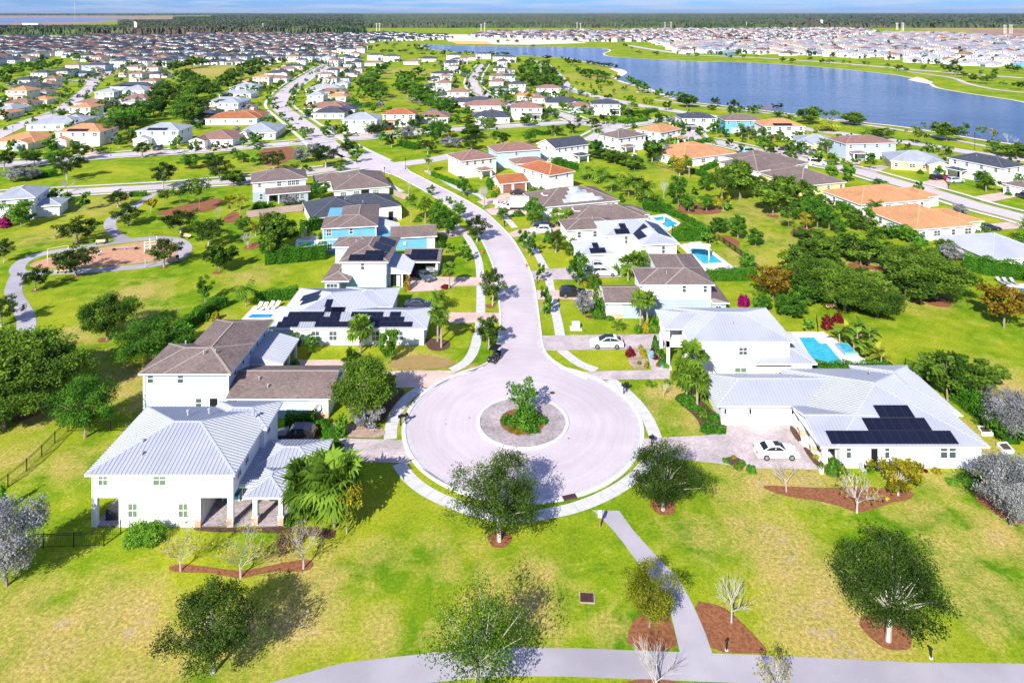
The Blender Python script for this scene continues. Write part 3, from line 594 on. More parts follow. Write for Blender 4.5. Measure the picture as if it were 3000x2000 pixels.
class House:
    def __init__(s, name, desc, loc, rz=0, world=False, where=None, group=None, cat='house', fix=True):
        s.t = thing(name, desc, cat, (loc[0], loc[1], 0), rz, where, group, fix); s.loc = loc; s.rz = rz; s.off = (-loc[0], -loc[1], 0) if world else None
        s.M = Matrix.Translation((0, 0, 0)) if world else Matrix.Translation((loc[0], loc[1], 0)) @ Matrix.Rotation(rz, 4, 'Z')
        s.walls = {}; s.sl = {}
    def put(s, name, mb, mats): return mb.build(name, mats, s.t, s.off)
    def wall(s, x0, x1, y0, y1, z0, z1, m='white_stucco', skip='D', name='wall'):
        s.walls.setdefault((name, m), MB()).box(x0, x1, y0, y1, z0, z1, 0, skip)
    def done(s):
        for (n, m), mb in s.walls.items(): s.put(n, mb, m)
        return s
    def roof(s, kind, x0, x1, y0, y1, ze, k, m, axis=None, key=None, name='roof', seam=True, gm='white_stucco', ov=.45, fascia='white_trim', trim=True):
        w, d = x1 - x0, y1 - y0; axis = axis or ('x' if w >= d else 'y'); mb = MB(); fr = {}; lines = []
        xc, yc = (x0 + x1)/2, (y0 + y1)/2; cap = CAPS.get(m, 'white_trim')
        if kind == 'hip':
            if axis == 'x':
                hh = ze + k*d/2; a = (x0 + d/2, yc, hh); b = (x1 - d/2, yc, hh)
                F = dict(S=[(x0,y0,ze),(x1,y0,ze),b,a], N=[(x1,y1,ze),(x0,y1,ze),a,b], W=[(x0,y1,ze),(x0,y0,ze),a], E=[(x1,y0,ze),(x1,y1,ze),b])
                lines = [(a,b),((x0,y0,ze),a),((x0,y1,ze),a),((x1,y0,ze),b),((x1,y1,ze),b)]
            else:
                hh = ze + k*w/2; a = (xc, y0 + w/2, hh); b = (xc, y1 - w/2, hh)
                F = dict(E=[(x1,y0,ze),(x1,y1,ze),b,a], W=[(x0,y1,ze),(x0,y0,ze),a,b], S=[(x0,y0,ze),(x1,y0,ze),a], N=[(x1,y1,ze),(x0,y1,ze),b])
                lines = [(a,b),((x0,y0,ze),a),((x1,y0,ze),a),((x0,y1,ze),b),((x1,y1,ze),b)]
        elif kind == 'gable':
            if axis == 'x':
                hh = ze + k*d/2; a = (x0, yc, hh); b = (x1, yc, hh); F = dict(S=[(x0,y0,ze),(x1,y0,ze),b,a], N=[(x1,y1,ze),(x0,y1,ze),a,b]); lines = [(a, b)]
            else:
                hh = ze + k*w/2; a = (xc, y0, hh); b = (xc, y1, hh); F = dict(E=[(x1,y0,ze),(x1,y1,ze),b,a], W=[(x0,y1,ze),(x0,y0,ze),a,b]); lines = [(a, b)]
            for sg in (-1, 1):
                g = MB(); e_ = MB()
                if axis == 'x':
                    xx = x0 + ov if sg < 0 else x1 - ov; q = [(xx, y0 + .3, ze - .1), (xx, y1 - .3, ze - .1), (xx, yc, hh - .12)]; g.face(q if sg > 0 else q[::-1]); xx = x0 + .05 if sg < 0 else x1 - .05
                    for yy in (y0, y1): e_.bar((xx, yy, ze - .14), (xx, yc, hh - .14), .08, .24)
                else:
                    yy = y0 + ov if sg < 0 else y1 - ov; q = [(x0 + .3, yy, ze - .1), (x1 - .3, yy, ze - .1), (xc, yy, hh - .12)]; g.face(q if sg < 0 else q[::-1]); yy = y0 + .05 if sg < 0 else y1 - .05
                    for xx in (x0, x1): e_.bar((xx, yy, ze - .14), (xc, yy, hh - .14), .08, .24)
                gg = s.put('gable', g, gm); e_.build('barge_board', [fascia], gg)
        else:                                          # lean-to: eave on the named side, rising away from it
            sd = kind[-1]; rise = {'S': d, 'N': d, 'E': w, 'W': w}[sd] * k; h = ze + rise
            F = {'S': [(x0,y0,ze),(x1,y0,ze),(x1,y1,h),(x0,y1,h)], 'N': [(x1,y1,ze),(x0,y1,ze),(x0,y0,h),(x1,y0,h)], 'E': [(x1,y0,ze),(x1,y1,ze),(x0,y1,h),(x0,y0,h)], 'W': [(x0,y1,ze),(x0,y0,ze),(x1,y0,h),(x1,y1,h)]}[sd]
            q = F; mb.face([q[0], q[3], (q[3][0], q[3][1], ze)], 1); mb.face([q[1], (q[2][0], q[2][1], ze), q[2]], 1); F = {sd: F}
        for f_, p in F.items(): fr[f_] = uvface(mb, p)
        if m == 'metal_roof' and seam:
            for q in fr.values(): seams(mb, q)
        for a, b in lines:
            if (Vector(a) - Vector(b)).length > .1: mb.bar((a[0], a[1], a[2] + .02), (b[0], b[1], b[2] + .02), .26 if m != 'metal_roof' else .2, .07, 1)
        ro = s.put(name, mb, [m, cap])
        if trim:
            fb = MB(); t = .07; zb = ze - .2; zt = ze - .004
            fb.box(x0 + .01, x1 - .01, y0 + .01, y0 + t, zb, zt); fb.box(x0 + .01, x1 - .01, y1 - t, y1 - .01, zb, zt); fb.box(x0 + .01, x0 + t, y0 + t, y1 - t, zb, zt); fb.box(x1 - t, x1 - .01, y0 + t, y1 - t, zb, zt)
            fb.face([(x0+t,y0+t,ze-.12),(x0+t,y1-t,ze-.12),(x1-t,y1-t,ze-.12),(x1-t,y0+t,ze-.12)])
            o_ = fb.build('fascia', [fascia], ro)
        if key: s.sl[key] = fr
        return ro
    def win(s, face, u, z, w, h, at, style='dark', single=False):
        fm, pm = winmesh(w, h, style); pos = {'S': (u, at, z), 'N': (u, at, z), 'E': (at, u, z), 'W': (at, u, z)}[face]
        if s.off: pos = (pos[0] + s.off[0], pos[1] + s.off[1], pos[2])
        f = put('window', fm, s.t, pos, ROT[face]); p = put('pane', pm, f); return f
    def door(s, face, u, z, w, h, at, m='garage_grey', name='door', panels=4, out=.05):
        mb = MB(); mb.box(-w/2, w/2, -out, .05, 0, h, 0)
        if name == 'garage_door':
            for i in range(1, panels): mb.box(-w/2 + .03, w/2 - .03, -out - .012, -out, h*i/panels - .02, h*i/panels + .02, 1)
        mb.box(-w/2 - .09, -w/2, -out - .03, .05, 0, h + .09, 2); mb.box(w/2, w/2 + .09, -out - .03, .05, 0, h + .09, 2); mb.box(-w/2, w/2, -out - .03, .05, h, h + .09, 2)
        pos = {'S': (u, at, z), 'N': (u, at, z), 'E': (at, u, z), 'W': (at, u, z)}[face]
        if s.off: pos = (pos[0] + s.off[0], pos[1] + s.off[1], pos[2])
        return mb.build(name, [m, 'grey_metal' if m != 'black_metal' else 'glass', 'white_trim'], s.t, pos, ROT[face])
    def column(s, x, y, z0, z1, w=.45, base=True, m='white_stucco'):
        mb = MB(); mb.cbox(x, y, z0, w, w, z1 - z0, 0); mb.cbox(x, y, z1 - .15, w + .1, w + .1, .12, 0)
        if base: mb.cbox(x, y, z0, w + .14, w + .14, .8, 1); mb.cbox(x, y, z0 + .8, w + .2, w + .2, .06, 0)
        s.put('column', mb, [m, 'stone_base'])
    def vent(s, x, y, z, r=.14, h=.4):
        mb = MB(); mb.tube((x, y, z), (x, y, z + h), r*.6, r*.6, 7); mb.lathe((x, y, z + h), [(r, 0), (r, .06), (r*.3, .12)], 8); s.put('roof_vent', mb, 'grey_metal')
    def onroof(s, key, f, c, pt):
        o, u, v, n, _ = s.sl[key][f]; Mi = s.M
        O = Mi @ o; Nn = (Mi.to_3x3() @ n).normalized(); r = Vector(ray(c, *pt)); C = Vector((0, 0, CAMH)); t = (O - C).dot(Nn) / r.dot(Nn); P = C + r * t
        L_ = Mi.inverted() @ P; return (L_ - o).dot(u), (L_ - o).dot(v)
    def solar(s, key, f, uv=None, px=None, m='solar_cells'):
        """an array of panels on one slope, as a rectangle (u0,u1,v0,v1) up the slope or sighted by its corners"""
        o, u, v, n, _ = s.sl[key][f]
        if px:
            q = [s.onroof(key, f, px[0], p) for p in px[1]]
            us = sorted(a for a, _ in q); vs_ = sorted(b for _, b in q); uv = ((us[0]+us[1])/2, (us[2]+us[3])/2, (vs_[0]+vs_[1])/2, (vs_[2]+vs_[3])/2)
        u0, u1, v0, v1 = uv; nx_ = max(1, round((u1 - u0)/1.0)); ny_ = max(1, round((v1 - v0)/1.65)); mb = MB()
        P = lambda a, b, h: o + u*a + v*b + n*h
        A = [P(u0,v0,.06), P(u1,v0,.06), P(u1,v1,.06), P(u0,v1,.06)]; B = [P(u0,v0,.12), P(u1,v0,.12), P(u1,v1,.12), P(u0,v1,.12)]
        mb.face(B, 0, [(0,0),(nx_,0),(nx_,1.65*ny_),(0,1.65*ny_)])
        for i in range(4): j = (i+1) % 4; mb.face([A[i], A[j], B[j], B[i]], 1)
        s.put('solar_panel', mb, [m, 'black_metal' if m == 'solar_cells' else 'grey_metal'])

# ------------------------------------------------------------------ near houses, left of the street
h = House('house', 'large white two-storey house with metal roof and open corner porches, nearest left', (-34.5, 70.5), world=True)
Z1, Z2 = 2.9, 5.5
h.wall(-41.5,-27.7,70.5,81.6,Z1,Z2); h.wall(-33.5,-27.2,78.2,82.6,0,Z2)
h.wall(-38.95,-30.85,70.5,81.6,0,Z1 - .003); h.wall(-41.5,-38.95,75.5,81.6,0,Z1 - .003); h.wall(-30.85,-27.7,76.5,78.2,0,Z1 - .003)
h.wall(-41.5,-41.1,70.5,70.9,0,Z1 - .003); h.wall(-28.2,-27.7,70.5,71.0,0,Z1-.003)
for x in (-31.1,-27.95): mb = MB(); mb.cbox(x,70.44,0,.58,.1,.8); h.put('stone_plinth', mb, 'stone_base')
h.roof('hip',-42.1,-27.25,70.0,82.1,Z2,.29,'metal_roof',key='m'); h.roof('hip',-34.2,-26.75,77.7,83.2,Z2,.29,'metal_roof')
for x, z, w, hh in ((-40.5,4.15,.85,1.1),(-34.9,4.15,1.2,1.1),(-37.55,1.0,.85,1.35),(-32.55,1.0,.85,1.35)): h.win('S', x, z, w, hh, 70.5, 'pale')
for y, z in ((72.2,3.9),(74.3,3.9),(79.5,4.0),(73.6,1.0)): h.win('E', y, z, .9, 1.2, -27.7 if y < 78 else -27.2)
for x, y, z in ((-38.2,73.6,6.3),(-37.5,72.1,5.95),(-35.6,78.2,6.75),(-33.4,78.5,6.75),(-28.6,78.8,6.3)): h.vent(x, y, z, .2, .45)
h.roof('hip',-26.75,-22.55,70.6,75.5,2.85,.35,'metal_roof',name='porch_roof',key='p'); h.roof('hip',-27.6,-20.2,74.3,80.2,2.85,.33,'metal_roof',name='garage_roof')
h.roof('shedE',-27.7,-25.2,72.2,79.5,2.9,.12,'metal_roof',name='link_roof')
for x in (-25.55,-23.0): h.column(x,70.95,0,2.75)
h.column(-25.55,75.0,0,2.75); h.column(-23.0,75.0,0,2.75)
h.wall(-26.6,-20.8,75.9,79.7,0,2.8); h.door('E',77.6,0.05,3.0,2.2,-20.8,'white_trim','garage_door'); h.door('S',-25.0,.05,1.0,2.1,75.9,'garage_grey')
for a in ((-41.4,-38.95,70.55,75.5,0,.08),(-30.85,-22.6,70.55,75.9,0,.09)): mb = MB(); mb.box(*a); h.put('porch_floor', mb, 'dark_pavers')
for x in (-41.55,-27.62): mb = MB(); mb.tube((x,70.42,.1),(x,70.42,Z2-.2),.05,.05,6); h.put('downpipe', mb, 'white_trim')
h.done()

h = House('house', 'light blue two-storey house with a brown shingle roof and long low garage wing', (-41, 90), world=True)
h.wall(-46.5,-35.9,90,97.2,0,Z2,'pale_blue_siding'); h.wall(-43.2,-35.9,97.2,104.8,0,Z2,'pale_blue_siding',skip='DS')
h.roof('hip',-47.05,-35.4,89.5,97.7,Z2,.33,'brown_shingle',key='a'); h.roof('hip',-43.8,-35.38,89.52,105.3,Z2+.01,.33,'brown_shingle')
mb = MB(); mb.box(-46.56,-35.84,89.94,97.24,2.75,2.95); mb.cbox(-46.5,90,0,.22,.22,5.4); mb.cbox(-35.9,90,0,.22,.22,5.4); h.put('trim_band', mb, 'white_trim')
for x, z in ((-45.7,4.1),(-41.9,4.1),(-39.6,1.0)): h.win('S', x, z, .7, 1.15, 90)
for y in (92.2,95,97.6,100.2,103): h.win('E', y, 3.95, .8, 1.2, -35.9)
h.door('S',-37.7,.1,1.0,2.1,90,'black_metal')
h.roof('gable',-35.75,-22.6,88.8,97.2,2.75,.33,'brown_shingle',name='garage_roof',gm='white_siding',key='g')
h.wall(-35.9,-25.5,89.3,96.7,0,2.72,'pale_blue_siding',skip='DE'); h.wall(-25.5,-23.05,89.3,96.7,0,2.72,'white_stucco',skip='DW'); h.door('E',93.2,.05,4.8,2.2,-23.05,'white_trim','garage_door')
h.win('S',-35.1,1.45,1.2,.9,89.3)
mb = MB(); mb.box(-25.5,-23.0,89.22,89.3,0,.75); h.put('stone_plinth', mb, 'stone_base')
mb = MB(); mb.box(-30.3,-29.75,89.12,89.3,1.05,1.75); mb.tube((-30,89.2,.2),(-30,89.2,1.05),.04,.04,5); mb.box(-29.6,-29.4,89.15,89.3,.6,.9); h.put('meter_box', mb, 'utility_grey')
h.roof('shedE',-35.9,-31.4,97.6,105.2,2.75,.28,'metal_roof',name='porch_roof')
for y in (98,101.3,104.6): h.column(-31.8,y,0,2.7,.3,False)
for x, y, z in ((-38.6,92.6,6.65),(-40,92.4,6.6),(-44,96,6.2)): h.vent(x,y,z)
h.vent(-32.5,91.5,3.7); h.vent(-31,90.4,3.3); h.done()

h = House('house', 'long low white house with a pale metal roof covered in rows of black solar panels', (-25, 109), world=True)
h.wall(-36.6,-13.5,109,115.7,0,2.72); h.wall(-36.4,-20,115.7,124,0,2.72,skip='DS')
h.roof('hip',-37.1,-12.95,108.5,116.2,2.75,.3,'metal_roof',key='a'); h.roof('hip',-37.0,-22.0,108.52,124.2,2.76,.3,'metal_roof',key='b'); h.roof('hip',-28.5,-19.5,116.4,124.6,2.77,.3,'metal_roof')
for pts in ([(275,1458),(445,1460),(465,1422),(315,1420)],[(318,1420),(765,1418),(778,1383),(355,1383)],[(358,1383),(645,1380),(660,1345),(400,1345)],[(565,1460),(1030,1458),(1010,1420),(600,1420)],[(695,1383),(775,1383),(795,1310),(715,1312)],[(650,1345),(805,1345),(820,1310),(665,1308)],[(655,1308),(705,1306),(722,1250),(672,1250)]):
    h.solar('b','S',px=('c5',pts))
for pts in ([(1060,1458),(1330,1458),(1325,1422),(1020,1420)],[(1010,1418),(1268,1418),(1262,1383),(990,1383)],[(855,1380),(1105,1380),(1105,1345),(865,1345)],[(1155,1380),(1240,1380),(1238,1345),(1160,1345)]): h.solar('a','S',px=('c5',pts))
for uv in ((2.0,4.2,2.2,5.4),(4.4,6.4,2.9,5.9)): h.solar('b','W',uv=(uv[0]+3,uv[1]+3,uv[2],uv[3]))
for x in (-30.1,-27.4,-20.9,-17.3): h.win('S', x, .75, 1.15, 1.35, 109)
h.win('E',112.5,.9,1.0,1.2,-13.5); h.door('E',121,.05,4.8,2.2,-20,'white_trim','garage_door'); h.done()

h = House('house', 'two-storey house, white over pale blue boards, with black solar panels and a metal entry roof', (-27, 130), world=True)
h.wall(-31.1,-23,130.1,141,2.9,5.45,'white_siding'); h.wall(-31.1,-23,130.1,141,0,2.9,'pale_blue_siding',skip='DT'); h.wall(-34.4,-29.5,138.6,143.5,0,5.45,'pale_blue_siding')
h.roof('hip',-31.6,-22.5,129.6,144.2,5.45,.33,'brown_shingle',key='m'); h.roof('hip',-35.0,-27,138.1,144.1,5.44,.33,'brown_shingle')
h.roof('hip',-34.2,-29.2,127.6,136.5,2.75,.33,'brown_shingle',name='low_roof'); h.wall(-33.7,-31.1,128.1,136,0,2.72,'pale_blue_siding')
h.win('S',-32.4,.7,1.9,1.4,128.1); h.win('S',-27.3,3.9,.6,1.3,130.1); h.win('W',132,3.9,.8,1.2,-31.1); h.win('E',135,3.9,.8,1.2,-23)
h.solar('m','S',px=('c5',[(838,955),(1105,948),(1112,905),(850,907)])); h.solar('m','S',px=('c5',[(968,905),(1112,905),(1115,875),(970,876)])); h.solar('m','E',uv=(8.0,11.3,.5,3.6)); h.solar('m','E',uv=(4.4,7.6,.8,3.9))
h.roof('shedE',-23,-18.7,131.6,139.5,2.75,.3,'metal_roof',name='entry_roof'); h.column(-19.2,132,0,2.7,.32,False); h.column(-20.4,132,0,2.7,.32,False); h.wall(-23,-20.9,132.4,139.3,0,2.8); h.door('S',-22,.05,1.1,2.2,132.4,'black_metal')
h.roof('gable',-21.2,-13.9,137.4,145.4,2.75,.3,'brown_shingle',name='garage_roof',gm='white_siding',key='g',axis='x')
for a in ((-20.7,-20.2,138,144.9),(-14.8,-14.4,138,144.9),(-20.2,-14.8,144.4,144.9)): h.wall(*a,0,2.7)
h.wall(-20.2,-14.8,138,138.2,2.3,2.7); h.solar('g','S',uv=(.3,6.6,.5,2.2)); h.solar('g','S',uv=(1.4,6.6,2.2,3.9)); h.vent(-30,137,6.7); h.done()

def frame(a, b):                                      # left and right end of an eave -> origin, yaw, length
    return a, math.atan2(b[1]-a[1], b[0]-a[0]), math.dist(a, b)
def rows_of_windows(h, face, u0, u1, at, z, n, w=.85, hh=1.2, style='dark'):
    for i in range(n): h.win(face, u0 + (u1 - u0) * (i + .5) / n, z, w, hh, at, style)
o_, y_, w_ = frame((-40.2,149.6), (-28.5,151.5))
h = House('house', 'strong blue two-storey house with white trim, brown roof and a low garage wing', o_, y_)
h.wall(.5,w_-.5,.5,16,0,5.42,'blue_siding'); h.roof('hip',0,w_,0,8.5,5.45,.33,'brown_shingle'); h.roof('hip',3.4,w_-.02,.02,16.5,5.46,.33,'brown_shingle')
mb = MB(); mb.box(.44,w_-.44,.44,16.05,2.75,3.0); mb.cbox(.5,.5,0,.24,.24,5.4); mb.cbox(w_-.5,.5,0,.24,.24,5.4); h.put('trim_band', mb, 'white_trim')
h.win('S',1.6,3.7,.9,1.4,.5); h.win('S',6.2,3.9,.7,1.2,.5); h.win('S',1.8,.7,.9,1.4,.5); h.win('W',5,3.9,.8,1.2,.5); h.win('E',6,3.9,.8,1.2,w_-.5)
h.roof('gable',14.4,24.4,-.2,7.6,2.75,.33,'brown_shingle',name='garage_roof',gm='white_siding'); h.wall(w_-.5,22.2,.3,7.1,0,2.72,'blue_siding'); h.wall(22.2,23.9,.3,7.1,0,2.72,'white_stucco',skip='DW'); h.door('E',3.7,.05,4.6,2.2,23.9,'white_trim','garage_door')
h.roof('shedE',w_-.5,w_+4.6,5.5,10.5,2.8,.3,'metal_roof',name='entry_roof'); mb = MB(); mb.box(17.2,17.8,.1,.3,1.0,1.7); h.put('meter_box', mb, 'utility_grey'); h.done()
o_, y_, w_ = frame((-47,166), (-26.5,174.8))
h = House('house', 'long low white house with a dark slate-blue shingle roof', o_, y_)
h.wall(.5,w_-.5,.5,15,0,2.72); h.roof('hip',0,14,0,15.5,2.75,.36,'slate_shingle'); h.roof('hip',5,w_,2.5,15.3,2.76,.36,'slate_shingle')
rows_of_windows(h,'S',4,15,.5,.8,3); h.win('W',5,.8,1.4,1.3,.5); h.door('E',8,.05,4.8,2.2,w_-.5,'white_trim','garage_door'); h.column(w_-1.2,1.3,0,2.7,.45,False); h.door('S',w_-3.2,.05,1.2,2.2,.5,'black_metal'); h.vent(9,6,4.8); h.vent(13,4,4.2); h.done()
o_, y_, w_ = frame((-48.3,192), (-33.4,196.8))
h = House('house', 'low white house with a broad brown hip roof, next to the crossing', o_, y_)
h.wall(.5,w_-.5,.5,19.5,0,2.72); h.roof('hip',0,w_,0,20,2.75,.33,'brown_shingle'); h.roof('hip',-4.5,6,11,20.5,2.76,.3,'brown_shingle'); h.wall(-4,1,11.5,20,0,2.7)
rows_of_windows(h,'S',1,8,.5,.9,2,1.5,1.1); h.win('S',11.5,.9,1.6,1.1,.5,'pale'); h.door('S',8.6,.05,2.2,2.2,.5,'black_metal'); h.door('E',10,.05,4.8,2.2,w_-.5,'white_trim','garage_door'); h.vent(5,8,4.4); h.done()
o_, y_, w_ = frame((-69.6,189.6), (-55.8,194.5))
h = House('house', 'white over grey-blue house with brown roof and a low porch roof along the front', o_, y_)
h.wall(.5,w_-.5,.5,11.5,2.8,5.42); h.wall(.5,w_-.5,.5,11.5,0,2.8,'grey_siding',skip='DT'); h.roof('hip',0,w_,0,12,5.45,.33,'brown_shingle'); h.roof('shedS',3.6,w_+.6,-3.2,.5,2.7,.25,'brown_shingle',name='porch_roof')
h.win('S',2.2,4,.7,.9,.5); h.win('S',7.2,3.9,1.0,1.2,.5); rows_of_windows(h,'S',9.4,12.4,.5,3.9,3,.85,1.3); h.win('S',2.6,.7,.8,1.5,.5); h.wall(9.5,w_-.1,-2.7,.5,0,2.6,'grey_siding'); rows_of_windows(h,'S',10,13.6,-2.7,.8,3,.9,1.3)
h.column(4.2,-2.7,0,2.6,.3,False); h.column(7,-2.7,0,2.6,.3,False); h.door('S',5.6,.05,2,2.2,.5,'black_metal'); h.vent(4,4,6.7); h.done()

# ------------------------------------------------------------------ near houses, right of the street
h = House('house', 'low white metal-roofed house with three stepped rows of black solar panels, nearest right', (43, 79.6), world=True)
h.wall(25.9,36.7,87.9,94.4,0,2.72); h.wall(36.7,52.5,79.6,95.7,0,2.72)
h.roof('hip',25.2,45,87.2,95,2.75,.35,'metal_roof',name='garage_roof'); h.roof('hip',36.1,53.1,79.0,96.3,2.76,.3,'metal_roof',key='m'); h.roof('gable',34.2,42.5,79.02,87.2,2.75,.3,'metal_roof',axis='x',name='porch_roof',key='p'); h.roof('hip',46,53.9,85.8,97.2,2.77,.3,'metal_roof')
h.solar('m','S',px=('d5',[(640,622),(1720,630),(1790,742),(690,735)])); h.solar('m','S',px=('d5',[(955,513),(1495,518),(1560,625),(1005,620)])); h.solar('m','S',px=('d5',[(1055,405),(1352,408),(1410,512),(1105,510)]))
for u, w in ((37.65,.5),(41.95,.5),(48.3,.75),(49.25,.75)): h.win('S',u,1.15,w,1.45,79.6)
h.door('S',40.5,.05,.75,2.4,79.6,'black_metal')
for y in (79.6,82.7,85.8): h.column(34.95,y,0,2.7,.5)
h.door('W',84,.05,1.4,2.3,36.7,'black_metal'); h.door('W',81.5,.3,1.6,1.9,36.7,'black_metal','porch_screen')
h.door('S',27.9,.04,2.5,2.2,87.9,'white_trim','garage_door'); h.door('S',32.0,.04,4.4,2.2,87.9,'white_trim','garage_door'); h.win('S',35.4,1.9,.9,.5,87.9)
for x in (26.3,29.4,34.6):
    mb = MB(); mb.cbox(x,87.8,1.55,.16,.2,.4); mb.cbox(x,87.78,1.95,.22,.24,.06); mb.cbox(x,87.78,1.5,.2,.22,.05); h.put('wall_lantern', mb, 'black_metal')
mb = MB(); mb.box(34.6,36.7,79.4,87.9,0,.06); h.put('porch_floor', mb, 'travertine')
for x, y, z in ((37,93,3.3),(40,93.4,3.2),(46,91.6,4.6),(35.5,90.6,4.1)): h.vent(x,y,z)
h.done()

h = House('house', 'white two-storey house with a pale metal roof and a two-level front porch', (31, 99), world=True)
h.wall(25.1,38.6,98.9,109.1,0,5.42); h.roof('hip',24.55,39.1,98.4,109.6,5.45,.3,'metal_roof'); h.roof('hip',21.9,31,102.4,108.9,5.44,.3,'metal_roof')
h.roof('hip',33.5,41.95,97.7,107,2.75,.3,'metal_roof',name='low_roof'); h.wall(38.6,41.4,98.2,106.5,0,2.72)
for a in ((22.4,22.85,103,103.45,0,5.4),(24.7,25.1,103,103.45,0,5.4),(22.4,22.85,107.8,108.3,0,5.4),(22.4,25.1,103,108.3,2.5,3.4),(22.4,25.1,103,103.4,4.9,5.4),(22.4,22.7,103.4,108.3,4.9,5.4)): h.wall(*a)
h.win('S',32.1,3.4,1.1,1.0,98.9); h.win('S',31.35,.25,.75,1.35,98.9,'pale'); h.win('S',32.2,.25,.75,1.35,98.9,'pale'); h.win('S',39.65,.25,.7,1.3,98.2); h.win('S',40.55,.25,.7,1.3,98.2); h.door('W',105.5,.05,1.2,2.2,25.1,'black_metal'); h.win('W',105.5,3.4,1.5,1.5,25.1); h.win('E',102,3.7,1,1.2,38.6)
h.vent(31.5,101.5,6.4); h.done()

h = House('house', 'white over grey-blue two-storey house with brown roofs and a low garage in front', (28, 119), world=True)
h.wall(21.8,33.4,119.4,126.4,2.8,5.42); h.wall(26,33.4,126.4,133.5,0,5.42,skip='DS'); h.wall(21.8,33.4,119.4,126.4,0,2.8,'grey_siding',skip='DT')
h.roof('hip',21.3,33.95,118.9,126.9,5.45,.33,'brown_shingle'); h.roof('hip',25.6,33.93,118.92,134,5.46,.33,'brown_shingle')
h.win('S',28.9,4,.55,1.2,119.4); h.win('S',32.4,4,.55,1.2,119.4); h.win('E',123,4,.8,1.2,33.4); h.win('W',123,4,.8,1.2,21.8)
h.roof('gable',15.4,22.6,118,125.8,2.75,.3,'brown_shingle',axis='x',name='garage_roof'); h.wall(15.9,21.8,118.5,125.3,0,2.72); h.wall(18.4,21.79,118.46,118.52,0,2.5,'grey_siding',name='siding_panel'); h.door('W',121.8,.05,4.6,2.2,15.9,'white_trim','garage_door')
mb = MB(); mb.box(15.86,18.4,118.42,118.5,0,.7); h.put('stone_plinth', mb, 'stone_base')
h.roof('shedE',33.3,36.2,118.2,127.5,2.7,.28,'brown_shingle',name='side_roof'); h.wall(33.4,35.7,118.7,127,0,2.65,'grey_siding'); h.win('S',34.4,.9,.9,1.1,118.7); h.vent(26.4,121.5,6.3); h.done()

o_, y_ = (25.5,139.1), R(7)
h = House('house', 'white two-storey house with a stepped metal roof and scattered black solar panels', o_, y_)
h.wall(.5,7.1,.5,16,0,5.42); h.wall(-5.2,.5,6.8,16,0,5.42); h.roof('hip',0,7.6,0,16.5,5.45,.33,'metal_roof',key='a'); h.roof('hip',-5.7,7,6.3,16.4,5.46,.33,'metal_roof',key='b')
h.solar('a','W',px=('c6',[(1185,745),(1235,795),(1295,765),(1245,715)])); h.solar('a','W',uv=(6.3,9.4,.8,3.6)); h.solar('a','W',uv=(3.4,6.2,.5,3.0)); h.solar('b','S',uv=(2.2,5.2,.4,2.1)); h.solar('b','S',uv=(3.6,5.0,2.2,3.9)); h.solar('a','E',uv=(3,12,.6,3.6))
h.win('S',4.4,3.5,.6,1.4,.5); h.win('S',-1.3,3.6,.6,1.4,6.8); h.roof('hip',-11.8,-4.2,3.6,12.5,2.75,.33,'metal_roof',name='garage_roof',key='g'); h.wall(-11.3,-4.7,4.1,12,0,2.72); h.solar('g','S',uv=(2.4,5.6,.3,1.9)); h.solar('g','S',uv=(3.3,4.5,2.0,3.6)); h.door('W',8,.05,4.8,2.2,-11.3,'white_trim','garage_door'); h.wall(-4.7,.5,3.2,6.8,0,2.7); h.vent(4,5,6.5); h.done()
o_, y_, w_ = frame((12.05,157.1), (20.5,158.5))
h = House('house', 'low white house with a long brown roof and a white roof dormer', o_, y_)
h.wall(.5,8,.5,8,0,2.72); h.wall(3.5,20.5,6.5,17.3,0,2.72); h.roof('hip',0,13,0,8.4,2.75,.3,'brown_shingle'); h.roof('hip',2.8,21.2,6,17.8,2.76,.33,'brown_shingle'); h.roof('hip',14,22.6,9,16,2.77,.3,'brown_shingle')
h.roof('gable',4.5,7.2,10.8,13.6,3.9,.4,'brown_shingle',axis='x',name='dormer'); h.win('S',3,.9,.8,1.2,.5); h.win('S',6.6,.9,.8,1.2,.5); h.door('W',4,.05,4.8,2.2,.5,'white_trim','garage_door'); h.win('S',12,.9,1.2,1.2,6.5); h.vent(7,4,3.9); h.done()
o_, y_, w_ = frame((7.35,175.5), (27.7,182.1))
h = House('house', 'low white house with a brown roof carrying a stepped pyramid of silvery solar panels', o_, y_)
h.wall(.5,w_-.5,.5,14,0,2.72); h.roof('hip',0,w_,0,14.6,2.75,.36,'brown_shingle',key='m')
for k, (a, b) in enumerate(((6.3,17.2),(7.6,15.4),(8.8,14.0),(9.8,12.6))): h.solar('m','S',uv=(a,b,.9+1.65*k,2.5+1.65*k),m='silver_cells')
h.roof('gable',2.6,5.0,5.6,7.9,4.2,.4,'brown_shingle',axis='x',name='dormer'); h.win('S',7.5,1.0,.6,1.2,.5); h.win('S',18.4,.9,.9,1.2,.5); h.win('S',19.6,.9,.9,1.2,.5); h.door('W',5,.05,4.8,2.2,.5,'white_trim','garage_door'); h.done()
o_, y_, w_ = frame((10.3,198), (18.25,203.7))
h = House('house', 'white two-storey house with an orange tile hip roof behind a tiled garage', o_, y_)
h.wall(.5,w_-.5,.5,15,0,5.42); h.roof('hip',0,w_,0,15.6,5.45,.36,'rust_tile'); h.win('S',3,4,.7,1.2,.5); h.win('S',7,4,.7,1.2,.5); h.win('W',4,4,.8,1.2,.5); h.win('W',8,4,.8,1.2,.5); h.win('W',12,4,.8,1.2,.5); h.roof('shedE',w_-.5,w_+2,4,9,2.7,.25,'rust_tile',name='side_roof'); h.done()
o_, y_, w_ = frame((-3.5,199.3), (4.8,202.4))
